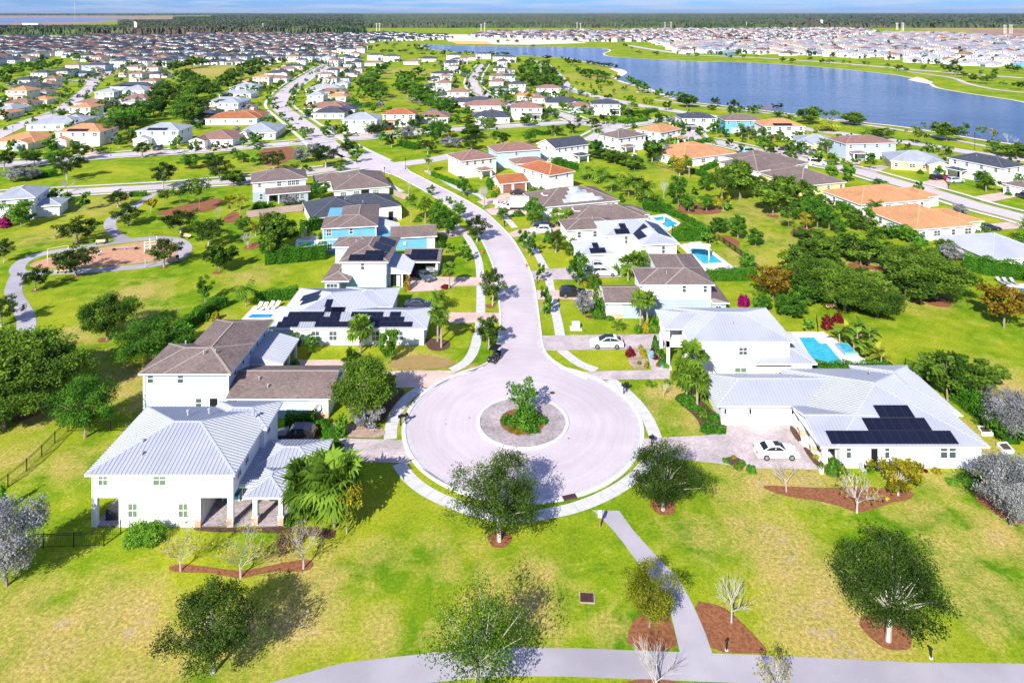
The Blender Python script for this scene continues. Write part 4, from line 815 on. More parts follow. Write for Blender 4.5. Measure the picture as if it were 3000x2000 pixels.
h = House('detached_garage', 'orange-tiled garage with two brown doors beside the driveway', o_, y_, cat='garage')
h.wall(.5,w_-.5,.5,8.2,0,2.72,'cream_stucco'); h.roof('gable',0,w_,0,8.7,2.75,.36,'rust_tile',axis='x',gm='cream_stucco'); h.door('S',2.5,.05,2.6,2.2,.5,'garage_brown','garage_door'); h.door('S',6.2,.05,3.4,2.2,.5,'garage_brown','garage_door'); h.done()
o_, y_, w_ = frame((-15.55,217), (-4.3,222.8))
h = House('house', 'cream-white two-storey house with a rosy brown roof and small back porch by the crossing', o_, y_)
h.wall(.5,w_-.5,.5,11.5,0,5.42,'cream_stucco'); h.roof('hip',0,w_,0,12,5.45,.33,'rose_shingle'); rows_of_windows(h,'S',1,11.5,.5,3.9,4,.8,1.2); h.win('S',10.5,.9,1,1.4,.5); rows_of_windows(h,'W',2,10,.5,3.9,2,.8,1.2); h.win('W',8,1,.8,1.2,.5)
h.roof('hip',5,9.6,-3,1.2,2.6,.3,'rose_shingle',name='porch_roof'); h.column(5.6,-2.4,0,2.5,.5,False); h.column(9,-2.4,0,2.5,.5,False); h.vent(5,3,6.6); h.vent(7,4,6.8); h.done()
o_, y_, w_ = frame((-5,230.8), (10.1,236))
h = House('house', 'light blue two-storey house with a brown roof half hidden behind its neighbour', o_, y_)
h.wall(.5,w_-.5,.5,10.5,0,5.42,'pale_blue_siding'); h.roof('hip',0,w_,0,11,5.45,.33,'rose_shingle'); h.win('S',7,4,.8,1.2,.5); h.roof('hip',4,15,-7,1,2.75,.3,'rose_shingle',name='low_roof'); h.wall(4.5,14.5,-6.5,.5,0,2.7,'pale_blue_siding'); h.vent(7,3,6.6); h.done()
o_, y_, w_ = frame((14.45,237.5), (26.95,245.5))
h = House('house', 'white two-storey house with a dark slate gable roof and a small back porch', o_, y_)
h.wall(.5,w_-.5,.5,11,0,5.42); h.roof('gable',0,w_,0,11.5,5.45,.36,'slate_shingle',axis='x'); rows_of_windows(h,'S',.8,13.8,.5,3.9,5,.75,1.2); h.win('S',3,.9,.8,1.2,.5); h.roof('hip',7.5,12.5,-3,1.0,2.6,.3,'slate_shingle',name='porch_roof'); h.column(8,-2.4,0,2.5,.4,False); h.column(12,-2.4,0,2.5,.4,False); h.win('W',5.7,3.9,.8,1.2,.5); h.done()
# ------------------------------------------------------------------ the rest of the neighbourhood
brickmat('lilac_shingle', (.34,.31,.37), (.42,.39,.45), (.25,.23,.28), .35, .17, rough=.9, bump=.5)
brickmat('beige_tile', (.52,.40,.33), (.60,.48,.40), (.38,.28,.23), .3, .36, rough=.9, offset=0, bump=.6)
CAPS.update(lilac_shingle='grey_cap', beige_tile='tile_cap')
RK = dict(T='terracotta_tile', U='rust_tile', G='grey_shingle', B='rose_shingle', N='slate_shingle', D='brown_shingle', M='metal_roof', L='lilac_shingle', E='beige_tile')
RN = dict(T='orange-tile', U='rust-tile', G='pale-grey', B='rosy-brown', N='dark-slate', D='brown', M='pale-metal', L='lilac-grey', E='beige')
WK = dict(w='white_stucco', c='cream_stucco', y='yellow_stucco', b='pale_blue_siding', s='white_siding', k='blue_siding', g='grey_siding')
WN = dict(w='white', c='cream', y='yellow', b='light blue', s='white', k='strong blue', g='grey-blue')
SWC = {}
def small_win(w, h):
    k = (round(w,1), round(h,1))
    if k not in SWC:
        mb = MB(); mb.box(-w/2-.08,w/2+.08,-.06,.01,-.08,h+.08,0,'NT'); mb.face([(-w/2,-.07,0),(w/2,-.07,0),(w/2,-.07,h),(-w/2,-.07,h)],1); mb.box(-w/2,w/2,-.09,-.07,h/2-.04,h/2+.04,0,'N')
        if w > 1: mb.box(-.04,.04,-.09,-.07,0,h,0,'N')
        SWC[k] = mb.mesh('window', ['white_trim', 'glass'])
    return SWC[k]
MID = []
def house(o, yaw, w, d, st, rk, wk='w', style='', where=None, extra='', solar=None, group='houses of the estate'):
    rnd = random.Random(int(o[0]*13 + o[1]*7)); ze = 5.45 if st == 2 else 2.8; k = rnd.uniform(.30,.38)
    ds = f"{WN[wk]} {'two' if st == 2 else 'one'}-storey {RN[rk]} roofed house" + extra
    h = House('house', ds, o, yaw, where=where, group=group, fix=False); rm = RK[rk]; wm = WK[wk]
    h.wall(.45,w-.45,.45,d-.45,0,ze-.03,wm)
    kind = 'gable' if 'a' in style else 'hip'
    h.roof(kind,0,w,0,d,ze,k,rm,key='m',seam='s' in style,gm=wm,axis='x' if kind == 'gable' else None)
    sw = lambda f, u, z, ww, hh, at: put('window', small_win(ww, hh), h.t, {'S':(u,at,z),'N':(u,at,z),'E':(at,u,z),'W':(at,u,z)}[f], ROT[f])
    zw = 3.9 if st == 2 else .9; n = max(2, min(4, int(w/3.6)))
    for i in range(n): sw('S', w*(i+.5)/n + rnd.uniform(-.4,.4), zw, rnd.choice((.9,.9,1.6)), 1.2, .45)
    for f, at in (('E', w-.45), ('W', .45)):
        sw(f, d*.3, zw, .9, 1.2, at); sw(f, d*.68, zw, .9, 1.2, at)
    gx = w*.30 if rnd.random() < .5 else w*.70
    if 'p' in style or (st == 2 and style == ''):           # porch or one-storey front
        pw = min(w*.45, 5.5); px_ = w*.06 if gx > w*.5 else w*.94 - pw
        h.roof('hip' if rnd.random() < .6 else 'gable',px_,px_+pw,-2.6,.8,2.7,.3,rm,name='porch_roof',axis='x',seam=False,trim=True,gm=wm)
        for xx in (px_+.5, px_+pw-.5): h.column(xx,-2.1,0,2.6,.4,False)
        h.door('S',px_+pw/2,.05,1.1,2.2,.45,'black_metal')
    if 'g' in style:                                        # projecting front gable with the garage
        gw = min(w*.45, 6.6); x0 = w - gw - .3 if gx > w*.5 else .3
        h.roof('gable',x0,x0+gw,-3.2,4.0,2.78,.36,rm,axis='y',name='garage_roof',gm=wm,seam=False); h.wall(x0+.4,x0+gw-.4,-2.8,.45,0,2.7,wm); h.door('S',x0+gw/2,.05,min(4.6,gw-1.4),2.2,-2.8,'white_trim' if rnd.random() < .7 else 'garage_grey','garage_door')
    elif st == 2 or 'd' in style: h.door('S',gx,.05,4.4 if w > 10 else 2.6,2.2,.45,'white_trim' if rk != 'T' else 'garage_brown','garage_door')
    if 'w' in style: h.roof('hip',w-2,w+5,d*.15,d*.8,2.75,.3,rm,name='wing_roof',seam=False); h.wall(w-.45,w+4.5,d*.15+.5,d*.8-.5,0,2.7,wm)
    if 'r' in style: h.roof('hip',w*.35,w*1.0,d*.5,d+6,ze-.01,k,rm,name='rear_roof',seam=False); h.wall(w*.35+.5,w-.5,d-.5,d+5.5,0,ze-.05,wm)
    if solar: h.solar('m','S',uv=tuple(solar))
    h.vent(w*.4, d*.35, ze + k*d*.3); h.done(); MID.append((o[0], o[1], max(w, d)))
def HS(c, s):
    """sighted houses: left, right, foot of the front, storeys, roof, walls, yaw, depth, style"""
    for it in s.split(';'):
        q = it.split()
        if len(q) < 6: continue
        xl, xr, yb = map(float, q[:3]); A = U(c, xl, yb); B = U(c, xr, yb); w = B[0]-A[0]; yaw = R(float(q[6])) if len(q) > 6 else 0; d = float(q[7]) if len(q) > 7 else 13; st = q[8] if len(q) > 8 else ''
        if len(q) > 6 and float(q[6]): B = (A[0] + w*math.cos(yaw), A[1] + w*math.sin(yaw))
        sol = None
        if 'z' in st: st = st.replace('z',''); sol = (w*.25,w*.7,.6,2.4)
        house(A, yaw, w, d, int(q[3]), q[4], q[5], st.replace('-',''), solar=sol, extra=' with solar panels' if sol else '')
HS('e1','-130 480 1215 1 T c 0 16 g;740 1380 1175 2 T c 0 13 gz;340 1000 965 1 G w 8 15 r;920 1250 800 2 T w 0 12 -;1420 1720 800 1 B w 0 16 r;1010 1390 650 1 B w 0 10 d;1290 1570 560 2 G w 0 10 -;1640 2010 590 1 B w 0 12 p;1660 1900 640 1 G w 0 8 -;1490 2060 410 1 N w 0 14 z;1610 1990 470 1 G w 0 16 -;1870 2110 455 1 B w 0 10 -;1920 2150 390 2 B c 0 14 -;1765 1960 280 2 B c 0 12 -;1990 2200 230 1 N w 0 12 w;1630 1750 212 1 T w 0 8 d;1730 1950 125 1 B w 0 10 -;2000 2180 135 1 B w 0 10 -')
HS('e1','60 370 540 2 T c 0 13 -;395 650 600 1 T c 0 10 d;0 400 660 1 B c 0 12 -;-90 180 745 1 G w 0 14 -;-90 110 800 1 T c 0 12 -;470 640 490 1 B w 0 10 -;110 590 430 1 N w 0 16 -;500 720 375 1 B w 0 12 -;525 770 300 1 B w 0 12 -;145 410 315 1 N w 0 12 -;410 650 262 2 N w 0 12 -;680 930 238 2 N w 0 14 -;890 1090 145 2 B w 0 12 -;930 1230 222 1 N g 0 12 -;700 865 250 1 B w 0 8 -;1110 1450 145 2 N g 0 14 -;1240 1375 152 1 B w 0 9 p;1500 1730 80 2 N w 0 10 -')
HS('c1','930 1232 1002 2 G w 0 13 gz'); HS('e2','275 860 1180 1 B w 0 17 g;910 1440 1090 1 G c 6 20 g;460 1180 880 1 U w 4 15 r;620 935 730 2 G w 0 11 -;480 620 745 1 B w 0 10 -;935 1150 712 1 B w 0 8 z;300 620 830 1 N g 0 12 -;500 1010 625 1 G w 0 12 z;650 1110 520 1 G w 0 14 -;690 1000 515 1 B w 0 9 -;800 1200 425 1 G w 0 14 -;920 1190 412 1 B w 0 7 -;1120 1360 330 2 T w 0 10 -;960 1120 332 1 T w 0 8 -;1150 1600 290 1 B w 0 12 g;1290 1630 215 1 N w 0 12 g;1440 1700 152 1 B w 0 11 -;1520 1820 112 1 N w 0 12 g;1700 1860 62 2 N w 0 10 -')  # the grey-walled slate-roofed house stands in for a dark screened enclosure
HS('e2','1950 2400 795 1 N c 0 13 d;1830 2390 725 1 B w 0 13 r;1865 2110 610 2 G w 0 11 -;2115 2420 560 1 T w 0 11 -;1845 2352 450 1 G w 0 14 -;1990 2400 490 1 B w 0 12 -;2085 2290 352 2 B w 0 10 -;2020 2220 282 2 B w 0 9 -;2110 2300 222 2 N w 0 10 -;2210 2400 152 1 B w 0 12 -')
HS('e3','20 150 130 2 N w 0 10 -;160 290 155 1 B w 0 10 -;40 225 212 1 N w 0 12 -;-20 110 292 1 N w 0 12 -;-90 90 372 1 G w 0 12 -;-90 190 745 1 N w 0 13 -;0 495 990 2 G w 0 13 p;555 1020 905 2 U w 0 12 p;1035 1480 860 1 B w 0 14 z;1830 2330 860 1 N w 0 15 g;1680 2290 690 1 B w 0 12 r;1450 2090 640 1 N w 0 12 r;1450 1760 560 2 B w 0 10 -;1270 1640 540 1 N w 0 12 p;1290 1520 422 2 B w 0 10 -;1130 1290 402 1 N w 0 12 -;1350 1525 312 2 B c 0 8 -;1190 1350 292 1 N w 0 12 -;1225 1540 222 1 N w 0 12 -;1470 1615 162 2 B w 0 9 -;1410 1590 112 2 N w 0 9 -;1500 1630 52 2 N w 0 9 -;1620 1720 172 1 N w 0 9 -')
HS('e3','2090 2260 192 2 N w 0 10 -;2210 2400 172 1 B w 0 10 -;2030 2400 262 1 B w 0 12 -;2215 2400 312 2 N w 0 10 -;2030 2240 342 1 B w 0 12 -;2070 2300 442 1 N b 0 11 -;2150 2300 72 2 N w 0 10 -'); HS('c2','1150 1275 642 2 N w 0 11 -')
HS('e4','35 195 312 1 T c 0 11 -;190 395 285 2 B w 0 11 -;155 275 332 1 B w 0 9 -;265 545 370 1 N w 0 15 g;440 650 405 1 B b 0 13 -;630 865 425 2 N w 0 12 p;-10 245 460 2 B w 0 12 p')
HS('g2','200 330 342 2 N w 0 10 -;325 460 352 2 N w 0 10 -;180 330 386 1 B w 0 12 -;485 620 376 1 B w 0 12 -;605 750 352 1 N w 0 13 -;825 940 342 2 N w 0 10 -;950 1060 342 1 B w 0 11 -;1055 1180 332 2 N w 0 10 -;1190 1290 356 2 N w 0 10 -;785 880 382 1 N w 0 10 -;860 940 362 1 T w 0 9 -;910 1000 372 2 B w 0 9 -;805 930 402 2 N w 0 10 -;1225 1310 396 2 N w 0 10 -;1290 1380 360 2 N w 0 10 -;75 185 285 2 B w 0 10 -;-20 110 292 2 N w 0 10 -;20 130 372 2 N w 0 10 -')
HS('c3','-10 240 905 2 N w 0 12 p'); HS('e5','330 650 300 2 D k 0 12 p;640 970 352 2 T w 0 13 dz')
def EH(c, fl, fr, d, st, rk, wk, style='', **kw):
    z = 5.45 if st == 2 else 2.8; o, yaw, w = frame(U(c, *fl, z), U(c, *fr, z)); house(o, yaw, w, d, st, rk, wk, style, **kw)
EH('e5',(870,372),(1240,395),15,1,'G','y','g'); EH('e6',(-60,248),(350,238),12,2,'B','b','p'); EH('e6',(290,380),(760,405),15,1,'G','y','g'); EH('e6',(735,352),(1180,440),11,2,'N','w','p'); EH('e6',(1160,555),(1380,600),8,1,'D','w','d')
EH('e5',(10,505),(425,450),15,1,'T','w','r'); EH('e5',(590,600),(1000,530),16,1,'D','w','r'); EH('e5',(930,715),(1295,680),18,1,'D','y','r'); EH('c7',(1105,785),(1655,740),15,1,'T','w','w'); EH('c7',(1530,975),(1985,940),17,1,'T','w','w'); EH('c7',(2110,1205),(2600,1175),15,1,'M','w','s'); EH('e4',(840,610),(1065,575),11,2,'D','w','p'); EH('e4',(1170,565),(1340,530),12,2,'T','w','p'); EH('c4',(-60,440),(245,420),12,2,'G','w','w')
# ---- far estate: rows of houses filling the blocks; the largest in view stand alone, the rest read as a mass
FT = {}
def far_mesh(w, d, st, wk, rk, kind):
    k = (w, d, st, wk, rk, kind)
    if k in FT: return FT[k]
    ze = 5.6 if st == 2 else 3.0; wl = MB(); wl.box(.5,w-.5,.5,d-.5,0,ze,0,'DT'); n = 3
    for i in range(n):
        x = w*(i+.5)/n
        for z in ((3.9,.9) if st == 2 else (.9,)):
            wl.face([(x-.6,.47,z),(x+.6,.47,z),(x+.6,.47,z+1.2),(x-.6,.47,z+1.2)],1)
    for y in (d*.3, d*.7): wl.face([(w-.47,y-.5,ze-1.6),(w-.47,y+.5,ze-1.6),(w-.47,y+.5,ze-.5),(w-.47,y-.5,ze-.5)],1)
    if kind: wl.box(w*.1,w*.55,-2.5,.5,0,2.8,0,'DTN'); wl.face([(w*.16,-2.53,.1),(w*.5,-2.53,.1),(w*.5,-2.53,2.2),(w*.16,-2.53,2.2)],1 if kind == 2 else 0)
    rf = MB(); q = .40; hh = ze + q*d/2
    if w >= d: a, b = (d/2,d/2,hh), (w-d/2,d/2,hh); fs = [[(0,0,ze),(w,0,ze),b,a],[(w,d,ze),(0,d,ze),a,b],[(0,d,ze),(0,0,ze),a],[(w,0,ze),(w,d,ze),b]]
    else: hh = ze + q*w/2; a, b = (w/2,w/2,hh), (w/2,d-w/2,hh); fs = [[(w,0,ze),(w,d,ze),b,a],[(0,d,ze),(0,0,ze),a,b],[(0,0,ze),(w,0,ze),a],[(w,d,ze),(0,d,ze),b]]
    for p in fs: uvface(rf, p)
    rf.box(0,w,0,d,ze-.22,ze-.005,1,'T')
    if kind:
        for p in ([(w*.06,-3,2.8),(w*.59,-3,2.8),(w*.59,.6,4.0),(w*.06,.6,4.0)],): uvface(rf, p)
    FT[k] = (wl.mesh('wall', [WK[wk], 'glass']), rf.mesh('roof', [RK[rk], 'white_trim']), wl, rf); return FT[k]
FAR = []
rf_ = random.Random(21)
def inside(x, y, P):
    c = False; n = len(P)
    for i in range(n):
        a, b = P[i], P[i-1]
        if (a[1] > y) != (b[1] > y) and x < (b[0]-a[0])*(y-a[1])/(b[1]-a[1]) + a[0]: c = not c
    return c
def fill(P, yaw, rs, ps, roofs, walls, zone, skip=.06):
    P = [p for p in P]; c_, s_ = math.cos(yaw), math.sin(yaw); L2 = [(x*c_ + y*s_, -x*s_ + y*c_) for x, y in P]; y0, y1 = min(q[1] for q in L2), max(q[1] for q in L2); x0, x1 = min(q[0] for q in L2), max(q[0] for q in L2); r = 0; y = y0 + 8
    while y < y1:
        x = x0 + rf_.uniform(0, ps)
        while x < x1:
            X, Y = x*c_ - y*s_, x*s_ + y*c_
            if inside(X, Y, P) and rf_.random() > skip and all((X-m[0])**2 + (Y-m[1])**2 > 420 for m in MID):
                st = 2 if rf_.random() < .62 else 1; w = rf_.choice((11,12,13) if st == 2 else (13,15)); d = rf_.choice((15,17,19)); FAR.append((X, Y, yaw + (PI if r % 2 and rf_.random() < 0 else 0) + rf_.uniform(-.05,.05), w, d, st, rf_.choice(walls), rf_.choice(roofs), rf_.randrange(3), zone))
            x += ps*rf_.uniform(.92,1.12)
        y += rs[r % 2]; r += 1
PL = V('c1',[(-150,262),(500,268),(700,250),(1290,262),(1330,232),(2352,232),(2352,395),(2240,425),(2080,440),(1650,447),(1250,452),(1180,480),(1090,500),(700,478),(560,425),(400,385),(250,425),(100,440),(-150,480)]) 
fill(PL, R(3), (25,33), 15.5, 'NNNNBBDN', 'wwwwcbw', 'left')
fill(V('c2',[(0,232),(300,234),(310,285),(170,300),(160,360),(60,375),(0,420)]), R(3), (24,38), 17, 'NNBN', 'wwb', 'left')
fill(V('c1',[(2240,440),(2352,400),(2352,560),(2260,530)]), 0, (24,34), 17, 'NBG', 'w', 'left'); fill(V('c2',[(-5,415),(110,395),(150,420),(120,520),(-5,560)]), 0, (22,34), 17, 'NBN', 'w', 'left')
fill(V('c2',[(250,236),(720,252),(740,275),(400,285),(300,285)]), R(3), (24,38), 17, 'N', 'w', 'far shore')
sh = U('c3',0,378); s2 = U('c3',1400,462); YW = math.atan2(s2[1]-sh[1], s2[0]-sh[0])
fill(V('c2',[(870,262),(950,228),(1300,222),(2352,208)]) + V('c3',[(1000,203),(1150,205),(1350,222)]) + V('c3',[(900,300),(300,300),(0,290)]) + V('c2',[(2100,292),(1750,288),(1250,272)]), YW*.5, (24,38), 17, 'NBELLB', 'wwwww', 'right far')
fill(V('c3',[(0,295),(300,303),(900,303),(1400,235),(1900,240),(2400,275),(2450,455),(2352,462),(1900,462),(1750,450),(1300,405),(900,390),(600,382),(300,378),(0,372)]) + V('c2',[(2250,330),(2150,300)]), YW, (25,38), 17, 'LLLEELGB', 'wwwwwkw', 'right near')
FAR.sort(key=lambda q: q[1]); NIND = 138
vis = [q for q in FAR if abs(q[0]) < .74*q[1]]; ind = vis[:NIND]; rest = [q for q in FAR if q not in set(ind)]
for X, Y, yw, w, d, st, wk, rk, kind, zone in ind:
    t = thing('house', f"{WN[wk]} {'two' if st == 2 else 'one'}-storey {RN[rk]} roofed house", 'house', (X, Y, 0), yw, None, 'houses of the far estate'); a, b, _, _ = far_mesh(w, d, st, wk, rk, kind); put('wall', a, t, (-w/2,-d/2,0)); put('roof', b, t, (-w/2,-d/2,0))
mats_ = ['glass','white_trim'] + sorted({WK[q[6]] for q in rest}) + sorted({RK[q[7]] for q in rest}); vs_, fs_, ms_ = [], [], []; base = 0
for X, Y, yw, w, d, st, wk, rk, kind, zone in rest:
    _, _, wl, rf = far_mesh(w, d, st, wk, rk, kind); c_, s_ = math.cos(yw), math.sin(yw)
    for mb, mm in ((wl, (WK[wk], 'glass')), (rf, (RK[rk], 'white_trim'))):
        A = np.array(mb.v) - np.array([w/2, d/2, 0]); vs_.append(np.stack([A[:,0]*c_ - A[:,1]*s_ + X, A[:,0]*s_ + A[:,1]*c_ + Y, A[:,2]], 1)); fs_ += [tuple(i + base for i in f) for f in mb.f]; ms_ += [mats_.index(mm[i]) for i in mb.m]; base += len(A)
me = bpy.data.meshes.new('distant_houses'); me.from_pydata(np.concatenate(vs_).tolist(), [], fs_)
for m_ in mats_: me.materials.append(MAT[m_])
me.polygons.foreach_set('material_index', ms_); me.update(); o_ = put('distant_houses', me); struct(o_, 'stuff'); o_['label'] = 'far rows of small pale houses filling the estate towards the woods'
# garden trees between the far houses, read as one scatter
rng = np.random.default_rng(4); tv, tf, tt = [], [], []; b0 = 0
for q in FAR:
    for _ in range(rf_.choice((1,2,3))):
        if rf_.random() < .35: continue
        x, y = q[0] + rf_.uniform(-11,11), q[1] - rf_.uniform(8,13); n = 26; h = rf_.uniform(3,6.5); p = rng.normal(0,1,(n,3)); p /= np.linalg.norm(p,axis=1)[:,None]; pos = p*np.array([h*.42,h*.42,h*.42])*rng.uniform(.5,1,n)[:,None] + np.array([x,y,h*.58]); A = rng.normal(0,1,(n,3)); A /= np.linalg.norm(A,axis=1)[:,None]; B = np.cross(A,p); s = h*.2
        tv.append(np.stack([pos-A*s,pos-B*s,pos+A*s,pos+B*s],1).reshape(-1,3)); tf.append(np.arange(n*4).reshape(-1,4)+b0); tt.append(np.repeat(rng.uniform(0,1,n),4)); b0 += n*4
o_ = put('garden_greenery', npmesh('garden_greenery', np.concatenate(tv), np.concatenate(tf), ['wood_leaf'], {'tone': np.concatenate(tt)})); struct(o_, 'stuff'); o_['label'] = 'small garden trees scattered between the far houses'
# ------------------------------------------------------------------ plants
LEAFM = dict(O='oak_leaf', L='olive_leaf', R='green_leaf', G='bright_leaf', Y='yellow_leaf', A='orange_leaf', S='silver_leaf', N='green_leaf', X='olive_leaf', W='olive_leaf', V='green_leaf', H='lime_leaf')
KD = dict(O=('oak_tree','dark green oak'), L=('shade_tree','broad olive-green tree'), R=('round_tree','rounded green tree'), G=('young_tree','bright green tree'), Y=('yellowing_tree','yellowing tree'),
 A=('autumn_tree','tree in rusty autumn leaf'), S=('silver_tree','silver-grey leaved tree'), N=('street_tree','slender young tree'), X=('pine_tree','tall thin-topped tree'), W=('sparse_tree','sparse wispy tree'),
 V=('open_tree','open-crowned young tree'), H=('lime_tree','lime-yellow crowned tree'), B=('bare_tree','bare pale-branched tree'), P=('fan_palm','fan palm'), C=('feather_palm','feathery palm'), Q=('feather_palm','golden feathery palm'))
def crown_np(shape, n, ls, rng, lumps):
    """leaf clumps through a crown of unit width and height; returns verts, quads, tones"""
    cs = []
    while len(cs) < lumps:
        p = rng.uniform(-1, 1, 3); r = np.linalg.norm(p)
        if r > 1 or r < .35: continue
        a = math.atan2(p[1], p[0]); lob = 1 + .20*math.sin(3*a + shape['ph'] + 2*p[2]) + .14*math.sin(5*a + 2*shape['ph'] - 3*p[2]) + rng.uniform(-.16, .12)
        zc = p[2]
        if shape['t'] == 'oak': q = (p[0]*lob*.50, p[1]*lob*.50, .60 + zc*.36*(1 if zc > 0 else .85))
        elif shape['t'] == 'round': q = (p[0]*lob*.48, p[1]*lob*.48, .60 + zc*.38)
        elif shape['t'] == 'cone': f = 1 - .55*(zc*.5 + .5); q = (p[0]*lob*.46*f, p[1]*lob*.46*f, .58 + zc*.40)
        elif shape['t'] == 'open': q = (p[0]*lob*.46, p[1]*lob*.46, .64 + zc*.34)
        elif shape['t'] == 'top': q = (p[0]*lob*.48, p[1]*lob*.48, .74 + zc*.25)
        elif shape['t'] == 'vase': f = .62 + .5*(zc*.5 + .5); q = (p[0]*lob*.5*f, p[1]*lob*.5*f, .60 + zc*.38)
        else: q = (p[0]*lob*.46, p[1]*lob*.46, .50 + zc*.47)
        cs.append(q)
    cs = np.array(cs); ct = rng.uniform(.05, .8, lumps)
    k = rng.integers(0, lumps, n); cr = shape.get('cr', .085)
    pos = cs[k] + np.clip(rng.normal(0, 1, (n, 3)), -1.7, 1.7) * np.array([cr, cr, cr*.62])
    pos[:,2] = np.clip(pos[:,2], .02, 1.0)
    tone = np.clip(ct[k] + rng.normal(0, .16, n), 0, 1)
    d = rng.normal(0, 1, (n, 3)); d[:,2] = np.abs(d[:,2]) + .5; d /= np.linalg.norm(d, axis=1)[:,None]
    a = np.cross(d, rng.normal(0, 1, (n, 3))); a /= np.linalg.norm(a, axis=1)[:,None]; b = np.cross(d, a)
    s = ls * rng.uniform(.6, 1.35, n)[:,None]
    v = np.stack([pos - a*s, pos - b*s*.55, pos + a*s, pos + b*s*.55], 1).reshape(-1, 3)
    return v, np.arange(n*4).reshape(-1, 4), np.repeat(tone, 4), cs
SHAPES = dict(O='oak', L='oak', R='round', G='round', Y='round', A='oak', S='round', N='vase', X='top', W='open', V='open', H='open')
PROTO = {}
def limbs(cs, base, rng, tr, nb, n=5):
    mb = MB(); top = Vector((rng.uniform(-.03,.03), rng.uniform(-.03,.03), base)); mb.tube((0,0,0), (top.x*.4, top.y*.4, base*.5), tr*1.15, tr*.95, n, cap=False); mb.tube((top.x*.4, top.y*.4, base*.5), top, tr*.95, tr*.8, n, cap=False)
    o = rng.permutation(len(cs))[:nb]
    for i in o:
        c = Vector(cs[i]); mid = top.lerp(c, .5) + Vector((rng.uniform(-.03,.03), rng.uniform(-.03,.03), rng.uniform(-.01,.05)))
        mb.tube(top, mid, tr*.34, tr*.2, 4, cap=False); mb.tube(mid, c, tr*.2, tr*.06, 4, cap=False)
    return mb
def tree_proto(kind, lod, var):
    k = (kind, lod, var)
    if k in PROTO: return PROTO[k]
    rng = np.random.default_rng(hash((ord(kind), lod, var)) % 99991)
    n, ls, lumps, nb = {0: (21000, .0145, 120, 40), 1: (3400, .036, 46, 10), 2: (480, .09, 18, 3)}[lod]
    sh = dict(t=SHAPES[kind], ph=rng.uniform(0, 6), cr=.062 if kind != 'O' else .056)
    if kind in 'WXVH': n = int(n*(.42 if kind != 'H' else .7)); lumps = int(lumps*.6); sh['cr'] = .075
    if kind == 'N': n = int(n*.7); sh['cr'] = .06; lumps = int(lumps*.7)
    if kind == 'Y': n = int(n*.6); lumps = int(lumps*.7)
    v, f, t, cs = crown_np(sh, n, ls * (1.25 if kind in 'LG' else .8 if kind in 'OW' else 1), rng, lumps)
    me = npmesh('crown', v, f, [LEAFM[kind]], {'tone': t})
    tm = limbs(cs, {'X': .5, 'W': .34, 'N': .36}.get(kind, .30), rng, {'N': .016, 'X': .016}.get(kind, .026), nb * (2 if kind in 'WYX' else 1), 6 if lod == 0 else 4).mesh('trunk', ['bare_bark' if kind in 'ONWY' else 'bark'])
    PROTO[k] = (tm, me); return PROTO[k]
def bare_proto(var, lod):
    k = ('B', lod, var)
    if k in PROTO: return PROTO[k]
    rng = random.Random(var*7 + 1); mb = MB(); tips = []
    LV = 5 if lod == 0 else 4
    def grow(p, d, l, r, lv):
        q = p + d*l; mb.tube(p, q, r, r*.66, 5 if lv < 2 else 3, cap=False)
        if lv == LV: tips.append(q); return
        for i in range((6, 4, 3, 3, 2, 2)[lv]):
            sp = .95 if lv == 0 else .62; nd = (d + Vector((rng.uniform(-1,1), rng.uniform(-1,1), rng.uniform(-.15,.6)))*sp).normalized()
            grow(p.lerp(q, rng.uniform(.55, 1)) if i else q, nd, l*rng.uniform(.62,.88), r*(.55 if lv else .42), lv + 1)
    grow(Vector((0,0,0)), Vector((.03,0,1)), .30, .020, 0)
    a = np.array(mb.v); sx = 1/np.ptp(a[:,0]); sz = 1/a[:,2].max()
    mb.v = [(x*sx, y*sx, z*sz) for x, y, z in mb.v]
    me = mb.mesh('branches', ['bare_bark'])
    t = np.array([(p.x*sx, p.y*sx, p.z*sz) for p in tips]); r2 = np.random.default_rng(var); n = 420 if lod == 0 else 120
    pos = t[r2.integers(0, len(t), n)] + r2.normal(0, .03, (n, 3)); s = (.022 if lod == 0 else .04)*r2.uniform(.6, 1.3, n)[:,None]; dd = r2.normal(0, 1, (n, 3)); dd /= np.linalg.norm(dd, axis=1)[:,None]; a_ = np.cross(dd, r2.normal(0,1,(n,3))); a_ /= np.linalg.norm(a_, axis=1)[:,None]; b_ = np.cross(dd, a_)
    lm = npmesh('leaves', np.stack([pos-a_*s,pos-b_*s*.5,pos+a_*s,pos+b_*s*.5],1).reshape(-1,3), np.arange(n*4).reshape(-1,4), ['yellow_leaf'], {'tone': np.repeat(r2.uniform(0,1,n),4)})
    PROTO[k] = (me, lm); return PROTO[k]
